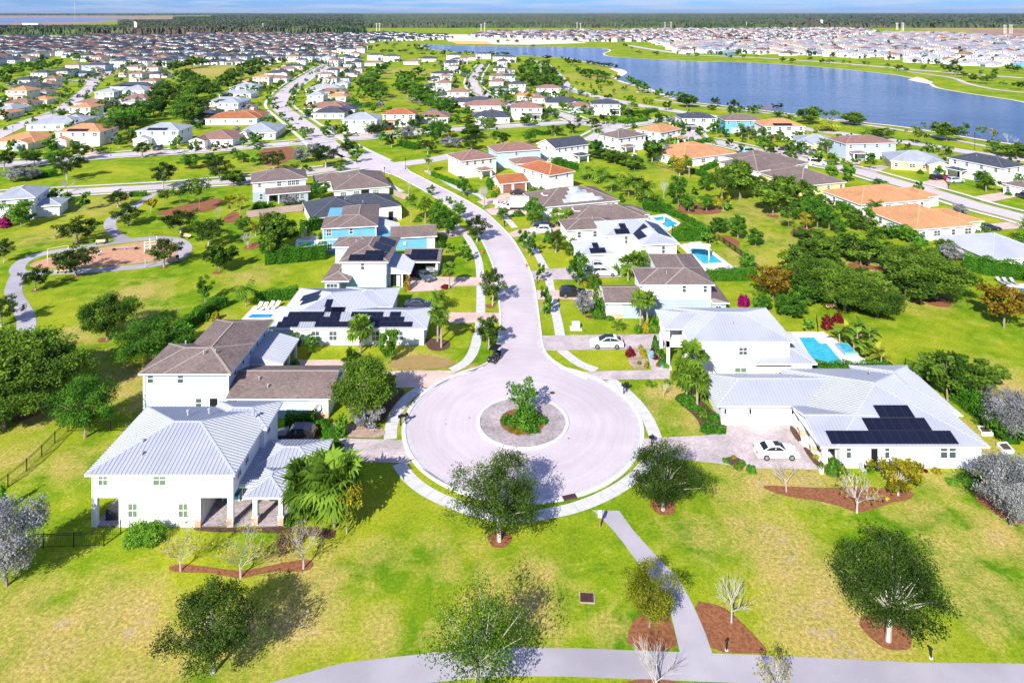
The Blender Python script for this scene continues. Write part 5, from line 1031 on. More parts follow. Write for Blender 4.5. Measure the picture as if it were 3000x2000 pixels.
def palm_proto(kind, lod, var):
    k = (kind, lod, var)
    if k in PROTO: return PROTO[k]
    rng = random.Random(var*13 + ord(kind)); V_ = []; F_ = []; T_ = []
    def quad(a, b, c, d, t): V_.extend([tuple(a), tuple(b), tuple(c), tuple(d)]); F_.append((len(V_)-4, len(V_)-3, len(V_)-2, len(V_)-1)); T_.extend([t]*4)
    if kind == 'P':                                             # fan fronds, radius 1/2
        for i in range(64 if lod == 0 else 38 if lod == 1 else 20):
            az = rng.uniform(0, 2*PI); el = rng.uniform(-.9, 1.35); d = Vector((math.cos(az)*math.cos(el), math.sin(az)*math.cos(el), math.sin(el)*.9)); pl = rng.uniform(.16, .30); c = d*pl; t = rng.uniform(.0, .9)*(.6 if el < -.2 else 1)
            side = d.cross(Vector((0,0,1))); side = side.normalized() if side.length > .1 else Vector((1,0,0)); up = side.cross(d).normalized()
            quad(Vector((0,0,0)) - side*.006, Vector((0,0,0)) + side*.006, c + side*.006, c - side*.006, .3)
            nbl = 11 if lod == 0 else 7 if lod == 1 else 4
            for j in range(nbl):
                a = (j/(nbl-1) - .5)*3.7; l = rng.uniform(.20, .27)*(1 - .18*abs(a)/1.85); bd = (d*math.cos(a) + side*math.sin(a) + up*rng.uniform(-.05,.15)).normalized(); w = bd.cross(up).normalized()*(.040 if lod == 0 else .075 if lod == 1 else .13)
                m_ = c + bd*l*.5; e_ = c + bd*l + Vector((0,0,-.07*rng.uniform(.5,1.5))); quad(c, m_ + w*.5, e_, m_ - w*.5, min(1, t + rng.uniform(0,.25)))
    else:                                                       # arching feather fronds
        for i in range(26 if lod == 0 else 20 if lod == 1 else 13):
            az = 2*PI*i/20*1.618 + rng.uniform(-.2,.2); el = rng.uniform(-.1, 1.25); t = rng.uniform(.1,.9); p = Vector((0,0,0)); d = Vector((math.cos(az)*math.cos(el), math.sin(az)*math.cos(el), math.sin(el))); L_ = rng.uniform(.42,.54); ns = 9 if lod == 0 else 6 if lod == 1 else 4
            for j in range(ns):
                q = p + d*(L_/ns*1.25); side = d.cross(Vector((0,0,1))); side = side.normalized() if side.length > .05 else Vector((1,0,0)); ll = .15*math.sin(PI*(j+.8)/(ns+.8))
                for sg in (-1, 1):
                    e_ = p + side*sg*ll + d*.05 - Vector((0,0,ll*.55)); w = d*(L_/ns*(.6 if lod == 0 else .85)); quad(p - w*.5, p + w*.5, e_ + w*.45, e_ - w*.35, min(1, t + rng.uniform(-.1,.2)))
                quad(p - side*.008, p + side*.008, q + side*.005, q - side*.005, .5)
                p = q; d = (d + Vector((0,0,-.30*9/ns*.5))).normalized()
    me = npmesh('crown', V_, np.array(F_), ['gold_palm_leaf' if kind == 'Q' else 'palm_leaf'], {'tone': T_})
    mb = MB(); bend = .03 if kind == 'P' else .08; pts = [Vector((bend*math.sin(z*1.6), 0, z)) for z in (0, .25, .5, .75, 1)]
    for i in range(4): mb.tube(pts[i], pts[i+1], 1 - .1*i, .9 - .1*i, 7, cap=False)
    PROTO[k] = (mb, me, pts[-1].x); return PROTO[k]
TRUNKC = {}
ABSENT = ''
TREES = []
def tree(kind, x, y, h, w, where=None, group='trees', desc=None, rnd=random):
    px = w * FPX / max(y, 30) * .3413; lod = 0 if px > 46 else 1 if px > 15 else 2; var = rnd.randrange(3 if lod == 0 else 4)
    if px < 5 and rnd.random() < 0: return
    nm, ds = KD[kind]; ds = desc or ds
    t = thing(nm, ds, 'palm' if kind in 'PCQ' else 'tree', (x, y, 0), rnd.uniform(0, 2*PI), where, group)
    if kind in 'PCQ':
        mb, me, bx = palm_proto(kind, lod, var); ht = max(h - w*.32, .6); r = .17 if kind == 'P' else .12; bx *= ht
        key = (kind, lod, var)
        if key not in TRUNKC: TRUNKC[key] = mb.mesh('trunk', ['palm_bark'])
        a = put('trunk', TRUNKC[key], t); a.scale = (r, r, ht); c = put('crown', me, t, (bx*0 + r*PROTO[key][2], 0, ht)); c.scale = (w, w, w*.95)
    elif kind == 'B':
        me, lm = bare_proto(var, lod); a = put('branches', me, t); a.scale = (w, w, h)
        if desc: c = put('leaves', lm, t); c.scale = (w, w, h)
    else:
        tm, me = tree_proto(kind, lod, var); a = put('trunk', tm, t); a.scale = (w, w, h); c = put('crown', me, t); c.scale = (w, w, h)
    TREES.append((x, y)); return t
def T(c, s, where=None, desc=None, group='trees'):
    """sighted trees: kind x y(base) y(top) width, one per item"""
    for it in s.split(';'):
        q = it.split()
        if not q: continue
        kind = q[0]; x, yb, yt, w = map(float, q[1:5])
        X, Y = U(c, x, yb); h = hgt(c, x, yt, Y); ww = w * CR[c][2] * Y / FPX * (1.3 if kind in 'PCQ' else 1.14 if kind == 'L' and c == 'c7' else 1.06)
        if kind in 'PCQ': h -= ww*.05
        tree(kind, X, Y, max(h, ww*.45), ww, where, group, desc)
T('a0','O 1147 1243 1062 185;O 1523 1172 1030 150;O 2040 1472 1235 215;H 1492 1440 1305 110;B 1680 1430 1322 88;B 1505 1600 1478 95;B 1806 1130 1062 68;S 2322 1207 1045 130;S 2335 1010 905 120;S 15 1345 1145 150')
T('a0','O 490 1545 1345 185;W 1095 1612 1375 225',group='trees')
T('a0','B 1785 1622 1490 105;B 1968 1177 1085 95;B 415 1312 1205 100;B 697 1307 1195 100;B 553 1327 1215 115',desc='half-bare tree with a few yellow leaves')
T('a0','Y 2063 1138 1045 95;P 700 1200 1050 125;P 768 1212 1035 145;P 735 1165 1045 120;Y 797 1224 1105 75;R 195 1005 868 125;L 25 925 765 190;L 108 925 790 150;L 10 985 880 140;R 340 840 737 130;R 400 825 750 90;L 247 782 672 110;R 60 880 780 110')
T('c4','O 530 732 550 250;O 880 616 478 190;O 810 490 365 160;O 1245 672 490 220;O 1435 767 560 235;O 1130 902 700 205;O 525 962 745 265;O 245 1062 885 170;O 10 1312 1090 200;O 25 870 700 130;L 1510 932 722 180;N 1413 1147 957 120;X 1130 480 360 100;X 1240 480 330 110;X 1375 522 278 130;Y 1040 527 400 80;X 1290 470 320 90;Y 1590 522 400 90;B 1500 587 478 60;Q 1655 548 392 90;R 1670 665 548 100;Y 1762 685 570 112;B 1710 772 660 110;L 1890 800 515 210;L 1945 760 560 190;L 1860 860 640 160;G 145 622 440 185;R 375 457 360 92;O 1125 362 168 150;B 465 387 290 90;O 460 302 110 185;S 100 312 212 135;S 205 300 217 120;O 30 232 80 130;X 185 227 85 110;R 235 195 90 120;R 375 217 80 130;O 980 146 25 120;O 545 166 40 130;R 565 190 130 35;R 690 120 70 90;N 820 82 -5 70;O 1510 312 138 160;L 1605 342 228 125;R 1305 226 118 140;R 1440 205 115 110;R 1670 182 108 100;G 1765 200 120 80;O 1885 237 85 150;S 2070 182 75 110;S 2160 172 45 110;O 2245 217 42 185;N 2115 242 185 72;X 1350 182 30 90;X 1470 140 60 70;X 1560 120 50 80;G 1610 145 80 60;X 1780 130 50 70;G 1660 330 270 60;O 60 1420 1330 150')
T('c5','R 620 482 343 155;R 985 418 320 122;S 375 532 450 130;P 1320 657 440 115;P 1427 667 455 118;R 1605 772 560 155;R 1525 712 480 140;P 1500 705 590 105;O 1822 808 600 190;N 1470 457 375 82;N 1610 557 450 60;N 1690 642 480 112;B 1300 442 305 72;B 1145 312 240 40;N 1722 452 300 122;B 1880 542 365 92;P 1625 950 820 85;P 1610 1165 950 110;N 1740 962 812 105;C 1520 1345 1180 130;O 1940 1297 1005 190;C 55 1302 1100 145;P 1450 280 130 80;G 765 262 205 90')
T('d3','O 800 297 52 185;P 440 242 -20 135;P 465 287 10 120;V 1050 772 503 225;N 1208 55 -60 90;B 2035 640 520 70')
T('d2','P 1915 302 48 185;P 1862 432 268 150;G 2095 372 115 115;L 1945 742 345 340;L 2060 640 430 160;S 1955 792 635 205;R 1480 285 165 95;R 1590 302 182 98')
T('d4','P 605 932 560 235;P 692 977 640 230;P 645 905 415 265')
T('c7','L 800 1130 980 210;L 900 1180 1040 230;L 640 1420 1240 240;L 1120 1500 1280 300;L 1400 1450 1200 280;L 1560 1540 1330 260;R 930 1010 880 120;R 620 900 760 140;G 1480 1080 960 100;L 480 760 560 150;R 330 720 560 130;R 700 860 720 120;R 120 640 500 120;R 560 720 560 120')
T('c6','N 345 862 690 100;N 397 922 735 115;N 482 1117 950 82;N 520 1372 1130 92;O 598 892 708 145;R 770 1142 880 160;P 730 905 775 135;S 815 1372 1180 142;P 1245 1472 1165 150;P 1297 1452 1160 140;P 1420 1332 1080 165;P 1150 1105 890 150;P 1215 1095 875 150;P 1265 1060 870 120;P 440 485 375 125;P 500 480 380 115;P 610 685 540 118;P 690 692 548 115;P 480 392 265 110;P 560 402 290 112;R 420 684 468 155;N 190 642 540 112;B 45 547 370 92;C 845 332 190 125;C 930 362 222 125;C 1022 432 250 145;C 1155 465 288 145;C 1205 492 275 130;C 1272 512 328 155;R 900 132 28 105;L 1050 205 108 190;L 1150 232 130 165;L 960 172 108 165;L 1200 260 150 130;O 1335 197 28 142;R 1410 122 18 92;Y 1545 302 128 172;B 1425 477 310 82;R 1535 545 300 145;R 1615 582 440 112;R 1752 577 438 112;N 1655 452 390 72;X 1870 545 240 155;R 1740 422 300 112;G 1905 572 480 70;L 2005 482 178 185;R 1840 742 622 130;R 1990 792 600 120;R 1775 832 690 105;R 2062 1032 900 100;C 1075 1475 1385 95')
T('c7','L 180 742 440 265;L 430 862 600 235;L 570 792 560 205;X 550 982 798 132;Y 690 972 830 115;R 860 972 780 160;R 770 982 700 165;L 1115 982 808 195;R 30 1002 880 122;R 165 1052 865 112;R 295 1102 963 132;R 240 1292 1158 112;A 430 1502 1255 265;L 750 1250 1045 305;L 770 1500 1205 340;L 980 1600 1285 385;L 1230 1640 1400 330;L 1105 1242 998 265;L 1500 1372 1085 320;L 1680 1512 1190 430;L 1290 1250 1070 230;R 985 1130 1000 160;R 660 1055 960 135;A 2200 1725 1405 330;R 560 1620 1465 225;R 350 1590 1465 150;L 880 1380 1200 260;L 620 1330 1130 210;R 1810 1400 1250 190;X 35 800 480 110;Y 50 830 700 90;R 1000 870 800 90;G 1440 1060 935 150;C 1230 1035 930 130;R 1350 1050 930 130')
T('d5','L 1692 362 -60 370;L 1960 260 10 360;R 2120 640 430 240;R 2230 730 520 230;R 1500 190 120 130')
T('d4','R 1480 228 65 215;R 1400 215 75 120;R 1200 190 60 120;G 1625 345 232 95;R 1600 120 -60 260')
T('c3','L 30 742 645 125;O 230 742 662 65;O 345 782 680 72;O 655 762 705 72;L 880 862 728 145;L 1180 862 772 155;X 985 822 768 52;X 1030 832 758 52;X 1065 828 765 45;Q 980 902 825 135;C 1280 935 860 115;O 1390 962 880 132;L 1820 972 833 175;X 1595 992 868 92;X 1650 1000 905 80;X 1955 952 850 62;X 2060 962 870 62;Y 2145 962 873 55;B 2240 992 910 52;B 2300 1002 940 42;N 2145 1062 958 102;N 1670 892 838 42;L 2300 1085 1005 205;R 235 920 830 85;R 120 925 870 50;R 285 950 880 75;R 400 945 890 80;P 620 960 890 70;P 665 965 890 80;R 545 1020 930 90;N 610 1045 980 60;N 415 985 925 50;R 830 1075 975 85;P 965 1060 945 75;P 1000 1065 955 70;N 940 1090 1010 70;R 1300 1135 1050 80;N 1195 1150 1080 70;P 1030 1140 1050 90;C 1480 1120 1080 60;N 1490 1010 955 40;P 1550 1040 980 60;R 500 785 720 60;C 660 815 770 80;C 740 820 775 70;R 340 800 735 70;R 400 770 725 50;R 460 775 725 35;R 535 760 720 40;G 200 760 720 60;R 860 1000 970 40;R 30 900 875 40')
T('e3','O 690 1192 960 155;R 570 1162 978 145;R 790 1072 960 102;O 465 1052 848 215;S 905 1077 880 225;O 1190 1282 1058 240;S 1480 1192 1040 235;S 1600 1202 1040 165;O 1790 1222 998 265;L 1810 1062 860 305;O 1750 900 765 200;R 1300 1150 830 200;R 1372 1062 800 235;R 1140 1042 880 165;X 2040 1062 760 245;N 2127 1142 920 122;O 2250 1162 968 172;R 1585 852 740 102;R 1745 772 630 195;Q 310 582 450 135;C 755 792 640 135;S 545 682 528 115;S 970 582 490 82;S 1067 622 540 85;R 1050 702 640 92;O 100 1302 1068 205;P 40 932 800 105;Q 530 902 810 62;Q 617 902 820 62;S 1250 900 830 150;Y 1480 1060 900 130;N 1060 1180 1010 90;O 880 900 810 160;N 740 900 840 60;S 1230 740 650 120;R 1480 760 590 110;R 670 680 620 70;G 1990 860 790 70')
T('e4','R 110 512 405 105;O 735 502 400 105;R 345 452 395 70;O 340 590 500 120;O 480 570 470 110;O 645 560 440 105;R 870 432 325 50;O 935 472 375 110;R 1012 465 420 55;R 1065 460 418 50;N 1165 470 400 90;O 1225 388 300 85;X 1050 382 285 45;X 1095 382 295 60;R 935 345 260 85;R 960 380 330 60;R 345 362 305 35;N 135 650 530 120;R 185 515 460 45;R 665 705 620 95;R 790 710 655 110;R 1105 790 620 145;G 1235 725 600 100;R 250 480 420 60;G 295 390 355 40;G 520 455 405 40;N 630 445 375 50;R 1240 480 420 70;N 690 620 530 60;G 960 530 495 50;R 1320 300 235 85;R 1240 290 232 65;R 1135 290 230 55;R 1165 280 212 55;R 1040 255 165 70;R 1010 240 150 60;R 975 205 145 60;R 920 190 115 55;R 945 165 120 40;R 1075 240 195 40;R 885 230 190 45;R 825 150 105 55;R 720 185 125 50;R 675 195 130 45;R 570 115 55 75;R 640 120 60 60;R 690 125 60 60;R 735 130 85 60;R 520 80 45 40;N 620 225 175 30;N 560 205 160 32;N 510 190 145 30;N 700 250 190 40;N 802 262 212 35;R 770 190 148 50;R 645 295 225 60;O 760 300 255 80;R 600 145 100 60;R 540 270 225 70;N 440 160 120 40;N 465 240 185 40;N 400 95 60 35;N 370 60 30 25')
for c, s in (('g3','450 385 310 60;480 380 325 60;530 378 330 55;600 380 335 50;645 380 345 45;680 390 350 60;730 395 355 60;770 400 358 60;810 415 365 60;520 440 395 45;580 470 405 90;650 470 410 70;700 480 420 70;740 490 435 60;830 500 455 60;930 520 465 60;990 530 490 60;270 340 295 75;100 300 280 25;180 315 295 25;395 332 312 22;240 380 345 25;290 360 335 25;500 395 395 30'),('g2','620 270 240 80;680 272 245 40;730 320 265 60;800 310 255 50;850 290 250 40;930 300 270 40;985 298 262 45;1030 300 265 40;1180 310 270 60;1290 305 275 70;1230 300 280 30;500 285 250 40;460 280 258 35;380 290 255 60;320 285 250 60;550 300 278 35;640 310 280 60;420 225 208 40')): T(c, ';'.join(random.choice('RLOV') + ' ' + q for q in s.split(';')))
# rows of trees along the green strips
def row(c, pts, kinds, hh, ww, where=None, group='trees along the green strips', jit=3):
    for x, y in pts:
        X, Y = U(c, x, y); k = random.choice(kinds); s = random.uniform(.8, 1.2)
        tree(k, X + random.uniform(-jit, jit)*.4, Y + random.uniform(-jit, jit)*.4, hh*s*random.uniform(.9,1.1), ww*s, where, group)
row('e3', [(520,180),(440,230),(480,300),(400,320),(440,400),(350,410),(470,480),(540,510),(380,480),(330,360),(510,250),(560,140),(300,420),(420,540),(500,560)], 'RGLOVLL', 8.5, 9)
row('e3', [(1070,200),(1000,240),(880,280),(800,330),(780,400),(850,450),(900,500),(960,540),(1040,560),(1120,580),(1180,620),(1250,660),(1330,690),(1420,720),(1510,710),(840,380),(930,420),(1060,490),(960,300),(1150,480)], 'RGLOVLL', 8, 8.5)
row('e2', [(150,360),(220,300),(120,260),(280,330),(330,380),(180,450),(60,590),(300,540),(350,510),(560,500),(620,440),(780,350),(830,310),(880,270),(980,240),(1100,230),(1200,200),(150,670),(250,720),(320,680),(430,690),(100,770),(130,860),(250,890),(330,870),(720,400),(500,420),(420,440),(680,330),(60,160),(120,120),(200,110),(280,100),(360,80),(450,70),(960,170),(1060,150),(1160,120),(1250,90),(1380,80)], 'RGLOVLL', 9, 9.5)
row('e1', [(1500,1110),(1600,1030),(1680,990),(1750,960),(1840,910),(1950,800),(2080,760),(2150,680),(2230,600),(2330,540),(1600,910),(1720,900),(2000,840),(1880,850),(1560,960),(2280,480),(2180,740)], 'RGLOVLL', 9, 9.5)
row('e1', [(40,270),(60,320),(150,210),(260,190),(420,170),(530,150),(590,140),(660,110),(40,220),(90,330),(780,90),(830,60),(330,120),(90,160)], 'RGLOVLL', 7, 7)
row('c1', [(310,440),(280,450),(480,410),(510,405),(540,420),(355,470),(295,480),(200,470),(260,490),(40,500),(75,510),(10,560),(140,480),(620,400),(690,430),(860,430),(1100,480),(1180,470),(1240,460)], 'RGLOVLL', 7, 7.5)
row('e4', [(105,150),(150,110),(170,170),(215,190),(240,230),(130,200),(120,60),(150,40),(280,190),(340,210),(390,215),(300,160),(265,90),(280,130),(255,55),(95,90),(190,150),(330,235),(180,215)], 'RGLOVLL', 9, 9.5)
# street trees along the far streets
rs = random.Random(3)
for k in (0, 1, 3, 4, 6, 8, 10, 11):
    p, w = RD[k]; L_ = np.array(smooth(p, 2)); n = int(np.hypot(*np.diff(L_, axis=0).T).sum() / 19)
    for sgn in (-1, 1):
        q = offset(resample(L_, n), sgn*(w/2 + 1.3))
        for x, y in q[::1]:
            if rs.random() < .72 and y > 230: tree(rs.choice('NNNOV'), x + rs.uniform(-1,1), y + rs.uniform(-2,2), rs.uniform(3.5,6), rs.uniform(3,4.6), None, 'street trees', rnd=rs)
# trees on the far shore and among the houses across the lake
for c, s in (('c3','430 350 25;465 355 25;690 430 40;750 435 40;960 440 40;1010 445 50;1110 440 30;1150 450 20;1250 450 30;1280 455 30;1410 470 30;1480 490 60;1540 495 40;1660 480 40;1830 500 70;1880 520 90;1930 540 60;2000 570 70;2080 580 70;2150 530 80;2210 600 40;2320 620 70;2130 560 60;2050 520 50;40 390 30;100 400 50;210 385 25;330 405 22;420 405 22;510 400 18;300 395 18;1600 440 40;1750 450 50;2250 490 60;2300 500 60;1790 470 30;880 420 30'),('c2','1960 330 40;2000 345 30;2050 380 40;2170 385 40;1320 330 30;1080 300 30;1150 295 30;1210 300 30;900 260 20;620 290 20;400 300 30;310 310 30;250 330 30;200 345 40;520 340 50;580 345 50;460 330 30;360 340 40')):
    for q in s.split(';'):
        x, y, w = map(float, q.split()); X, Y = U(c, x, y); ww = w*CR[c][2]*Y/FPX; tree(rs.choice('ROLVL'), X, Y, max(4.5, ww*.85), max(4.5, ww), None, 'trees on the far shore', rnd=rs)
def bush_mesh(m, seed, n=1500, ls=.06, cone=False):
    rng = np.random.default_rng(seed); p = rng.normal(0,1,(n,3)); p /= np.linalg.norm(p, axis=1)[:,None]; p[:,2] = np.abs(p[:,2])
    r = .5*(1 + .13*np.sin(4*np.arctan2(p[:,1],p[:,0]) + seed) + .1*np.sin(6*p[:,2] + seed))*rng.uniform(.72,1.04,n)
    pos = p*r[:,None]; pos[:,2] = pos[:,2]*2*.98
    if cone: z = rng.uniform(0,1,n); a = rng.uniform(0,2*PI,n); rr = .5*np.sin(PI*np.clip(.15 + .85*(1-z),0,1)*.5)**.8*(1-.35*z); pos = np.stack([rr*np.cos(a), rr*np.sin(a), z], 1)
    dd = p + rng.normal(0,.6,(n,3)); dd /= np.linalg.norm(dd,axis=1)[:,None]; A = np.cross(dd, rng.normal(0,1,(n,3))); A /= np.linalg.norm(A,axis=1)[:,None]; B = np.cross(dd,A); s = ls*rng.uniform(.6,1.3,n)[:,None]
    return npmesh('leaves', np.stack([pos-A*s,pos-B*s*.6,pos+A*s,pos+B*s*.6],1).reshape(-1,3), np.arange(n*4).reshape(-1,4), [m], {'tone': np.repeat(np.clip(rng.uniform(0,.9,n) + .2*np.sin(5*np.arctan2(p[:,1],p[:,0])),0,1),4)})
BM_ = {}
def BUSHM(r):
    k = r.randrange(3)
    if k not in BM_: BM_[k] = bush_mesh(('green_leaf','hedge_leaf','bright_leaf')[k], 50 + k, 420, .10)
    return BM_[k]
# garden planting round the houses along the streets
ry = random.Random(77)
for X, Y, w in list(MID):
    if Y > 720: continue
    for _ in range(9 if Y < 450 else 6):
        a = ry.uniform(0, 2*PI); r = w*ry.uniform(.62,1.15); x, y = X + w*.5 + r*math.cos(a), Y + w*.4 + r*math.sin(a)
        if any((x - m[0] - m[2]*.5)**2 + (y - m[1] - m[2]*.4)**2 < (m[2]*.56)**2 for m in MID): continue
        k = ry.choice('RGGNPPCLOVLXS')
        if ry.random() < .14: bb = put('shrub', BUSHM(ry), None, (x, y, 0), ry.uniform(0, 6)); q = ry.uniform(1.4, 3.2); bb.scale = (q, q, q*ry.uniform(.6, 1)); tag(bb, 'rounded green yard shrub', 'shrub', None, 'shrubs'); continue
        tree(k, x, y, ry.uniform(3,5.5) if k not in 'PC' else ry.uniform(4.5,6.5), ry.uniform(2.8,4.6), None, 'garden trees', rnd=ry)
# ---- hedges and shrubs
def leafbox(pts, w, h, dens, ls, mname, core=True, seed=1, name='hedge', rz=0):
    """a clipped hedge along a line: twiggy core and a coat of leaves"""
    rng = np.random.default_rng(seed); P = np.array(pts, float); seg = np.hypot(*np.diff(P, axis=0).T); L_ = seg.sum(); n = int(dens*L_*(w + 2*h)); n = min(n, 18000)
    t = np.sort(rng.uniform(0, L_, n)); cum = np.r_[0, np.cumsum(seg)]; x = np.interp(t, cum, P[:,0]); y = np.interp(t, cum, P[:,1]); i = np.clip(np.searchsorted(cum, t) - 1, 0, len(seg) - 1)
    d = np.diff(P, axis=0)/seg[:,None]; nrm = np.stack([-d[:,1], d[:,0]], 1)[i]
    a = rng.uniform(0, w + 2*h, n); off = np.where(a < h, -w/2, np.where(a < h + w, a - h - w/2, w/2)); z = np.where(a < h, a, np.where(a < h + w, h, w + 2*h - a))
    wob = .10*h*np.sin(t*1.7 + seed) + rng.normal(0, .07, n); off = off*(1 + .08*np.sin(t*2.3)) + rng.normal(0, .06, n); z = np.clip(z + wob*(z > h*.5), .03, None)
    pos = np.stack([x + nrm[:,0]*off, y + nrm[:,1]*off, z], 1); dd = rng.normal(0, 1, (n, 3)); dd[:,2] += .6; dd /= np.linalg.norm(dd, axis=1)[:,None]; A = np.cross(dd, rng.normal(0,1,(n,3))); A /= np.linalg.norm(A, axis=1)[:,None]; B = np.cross(dd, A); s = ls*rng.uniform(.6,1.3,n)[:,None]
    v = np.stack([pos-A*s, pos-B*s*.6, pos+A*s, pos+B*s*.6], 1).reshape(-1, 3); f = np.arange(n*4).reshape(-1,4); tone = np.repeat(np.clip(rng.uniform(.05,.85,n) + .05*np.sin(t*1.3), 0, 1), 4)
    cv = []; cf = []; a_ = offset(P, w*.36) if len(P) > 2 else P + np.array([-d[0][1], d[0][0]])*w*.36; b_ = offset(P, -w*.36) if len(P) > 2 else P - np.array([-d[0][1], d[0][0]])*w*.36; hz = h*.82
    for k in range(len(P) - 1):
        b0 = len(v) + len(cv); cv += [(*a_[k],0),(*b_[k],0),(*b_[k+1],0),(*a_[k+1],0),(*a_[k],hz),(*b_[k],hz),(*b_[k+1],hz),(*a_[k+1],hz)]
        cf += [(b0+4,b0+5,b0+6,b0+7),(b0+1,b0+2,b0+6,b0+5),(b0+3,b0,b0+4,b0+7),(b0,b0+1,b0+5,b0+4),(b0+2,b0+3,b0+7,b0+6)]
    v = np.vstack([v, np.array(cv)]); f = np.vstack([f, np.array(cf)]); tone = np.r_[tone, np.full(len(cv), .1)]
    return npmesh(name, v, f, [mname], {'tone': tone})
def hedge(c, pts, h, w=1.1, m='hedge_leaf', desc='clipped green hedge', where=None, seed=[0]):
    P = V(c, pts); seed[0] += 1; y = P[0][1]; far = y > 150
    P = [tuple(q) for q in resample(P, max(3, len(P)*2))]; o0 = P[0]; me = leafbox([(p[0]-o0[0], p[1]-o0[1]) for p in P], w, h, 62 if not far else 42, .125 if not far else .17, m, seed=seed[0])
    tag(put('hedge', me, None, (o0[0], o0[1], 0)), desc, 'hedge', where, 'hedges')
hedge('c5', [(200,975),(440,955),(675,930)], 3.0, 2.0); hedge('c5', [(480,745),(560,720),(650,700)], 2.8, 1.6); hedge('c5', [(120,1275),(290,1255),(455,1232)], 1.9, 1.3); hedge('c4', [(1560,1165),(1440,1215),(1320,1300),(1230,1370)], 1.9, 1.3); hedge('d2', [(880,75),(760,160),(640,250)], 2.0, 1.4)
hedge('c6', [(520,180),(640,225),(760,270)], 2.2, 1.6); hedge('c6', [(1270,555),(1380,575),(1480,585)], 2.2, 2.0); hedge('c6', [(1490,800),(1660,795),(1740,790)], 3.0, 1.6); hedge('c6', [(1750,1100),(1920,1100),(2120,1095)], 2.0, 1.4); hedge('c6', [(1450,590),(1580,640),(1750,730)], 1.3, 1.2); hedge('c6', [(1590,80),(1700,55),(1790,40)], 1.6, 1.4)
hedge('d5', [(1745,330),(1870,420),(2000,520),(2110,610),(2260,740)], 2.6, 2.2); hedge('d4', [(1650,705),(1900,705),(2290,705)], 1.7, 1.2); hedge('c7', [(1900,1275),(2130,1325),(2420,1365)], 3.0, 2.4); hedge('c7', [(20,1360),(160,1358),(300,1350)], 1.9, 1.2); hedge('c7', [(930,800),(990,835),(1050,865)], 1.8, 1.4)
hedge('e3', [(140,640),(320,640),(500,630)], 2.2, 1.6); hedge('e3', [(60,590),(150,585),(240,580)], 2.2, 1.6); hedge('e3', [(830,1150),(930,1190),(1060,1215)], 1.8, 3.5); hedge('e3', [(1000,270),(1080,268),(1150,266)], 2.4, 2); hedge('e4', [(165,560),(220,580),(300,575)], 1.4, 2.5); hedge('e4', [(840,488),(930,485),(1060,470)], 1.2, 2.5); hedge('e4', [(960,415),(1060,410),(1140,395)], 1.6, 2)
hedge('c4', [(230,285),(320,280),(390,270)], 1.8, 3); hedge('c4', [(900,410),(960,412),(1010,405)], 1.0, 2); hedge('d2', [(1425,790),(1520,785),(1620,780)], 1.6, 1.4); hedge('e5', [(150,600),(210,575),(270,550)], 1.6, 1.4); hedge('e5', [(80,610),(160,640),(230,665)], 1.5, 1.3); hedge('e1', [(0,430),(80,425),(160,415)], 2, 1.6); hedge('e1', [(2150,420),(2240,410),(2352,400)], 2, 1.8); hedge('c5', [(1480,300),(1590,345),(1690,380)], 1.3, 1.0)
BUSH = {}
def bush(c, x, yb, yt, w, m='green_leaf', desc='rounded green shrub', where=None, cone=False, name='shrub', group='shrubs'):
    X, Y = U(c, x, yb); ww = w*CR[c][2]*Y/FPX; h = max(hgt(c, x, yt, Y + ww*.3), .3); k = (m, cone, random.randrange(3), ww*FPX/Y*.34 > 14)
    if k not in BUSH: BUSH[k] = bush_mesh(m, hash(k[2:]) % 97 + len(BUSH), 2600 if k[3] else 500, .045 if k[3] else .10, cone)
    o_ = put(name, BUSH[k], None, (X, Y + ww*.25, 0), random.uniform(0,6)); o_.scale = (ww, ww, h); tag(o_, desc, 'shrub', where, group); return o_
bush('d2',430,1565,1400,160,'bright_leaf','lime-green clipped shrub under the white house wall'); bush('d2',545,1560,1405,160,'bright_leaf','lime-green clipped shrub under the white house wall')
bush('d3',1058,862,705,225,'green_leaf','dense green bush in the middle of the circle island'); bush('d3',930,830,760,90,'hedge_leaf','low ground shrub on the circle island'); bush('d3',1180,830,770,80,'hedge_leaf','low ground shrub on the circle island'); bush('d3',1000,890,850,120,'orange_leaf','rusty ground shrub on the circle island'); bush('d3',1120,885,850,110,'hedge_leaf','low ground shrub on the circle island')
bush('d4',1855,1535,1412,205,'green_leaf','box-clipped shrub beside the garage porch'); bush('d4',342,505,378,62,'hedge_leaf','clipped cone shrub',None,True,'cone_shrub'); bush('d4',400,622,490,62,'hedge_leaf','clipped cone shrub',None,True,'cone_shrub'); bush('d4',335,318,225,55,'hedge_leaf','clipped cone shrub',None,True,'cone_shrub')
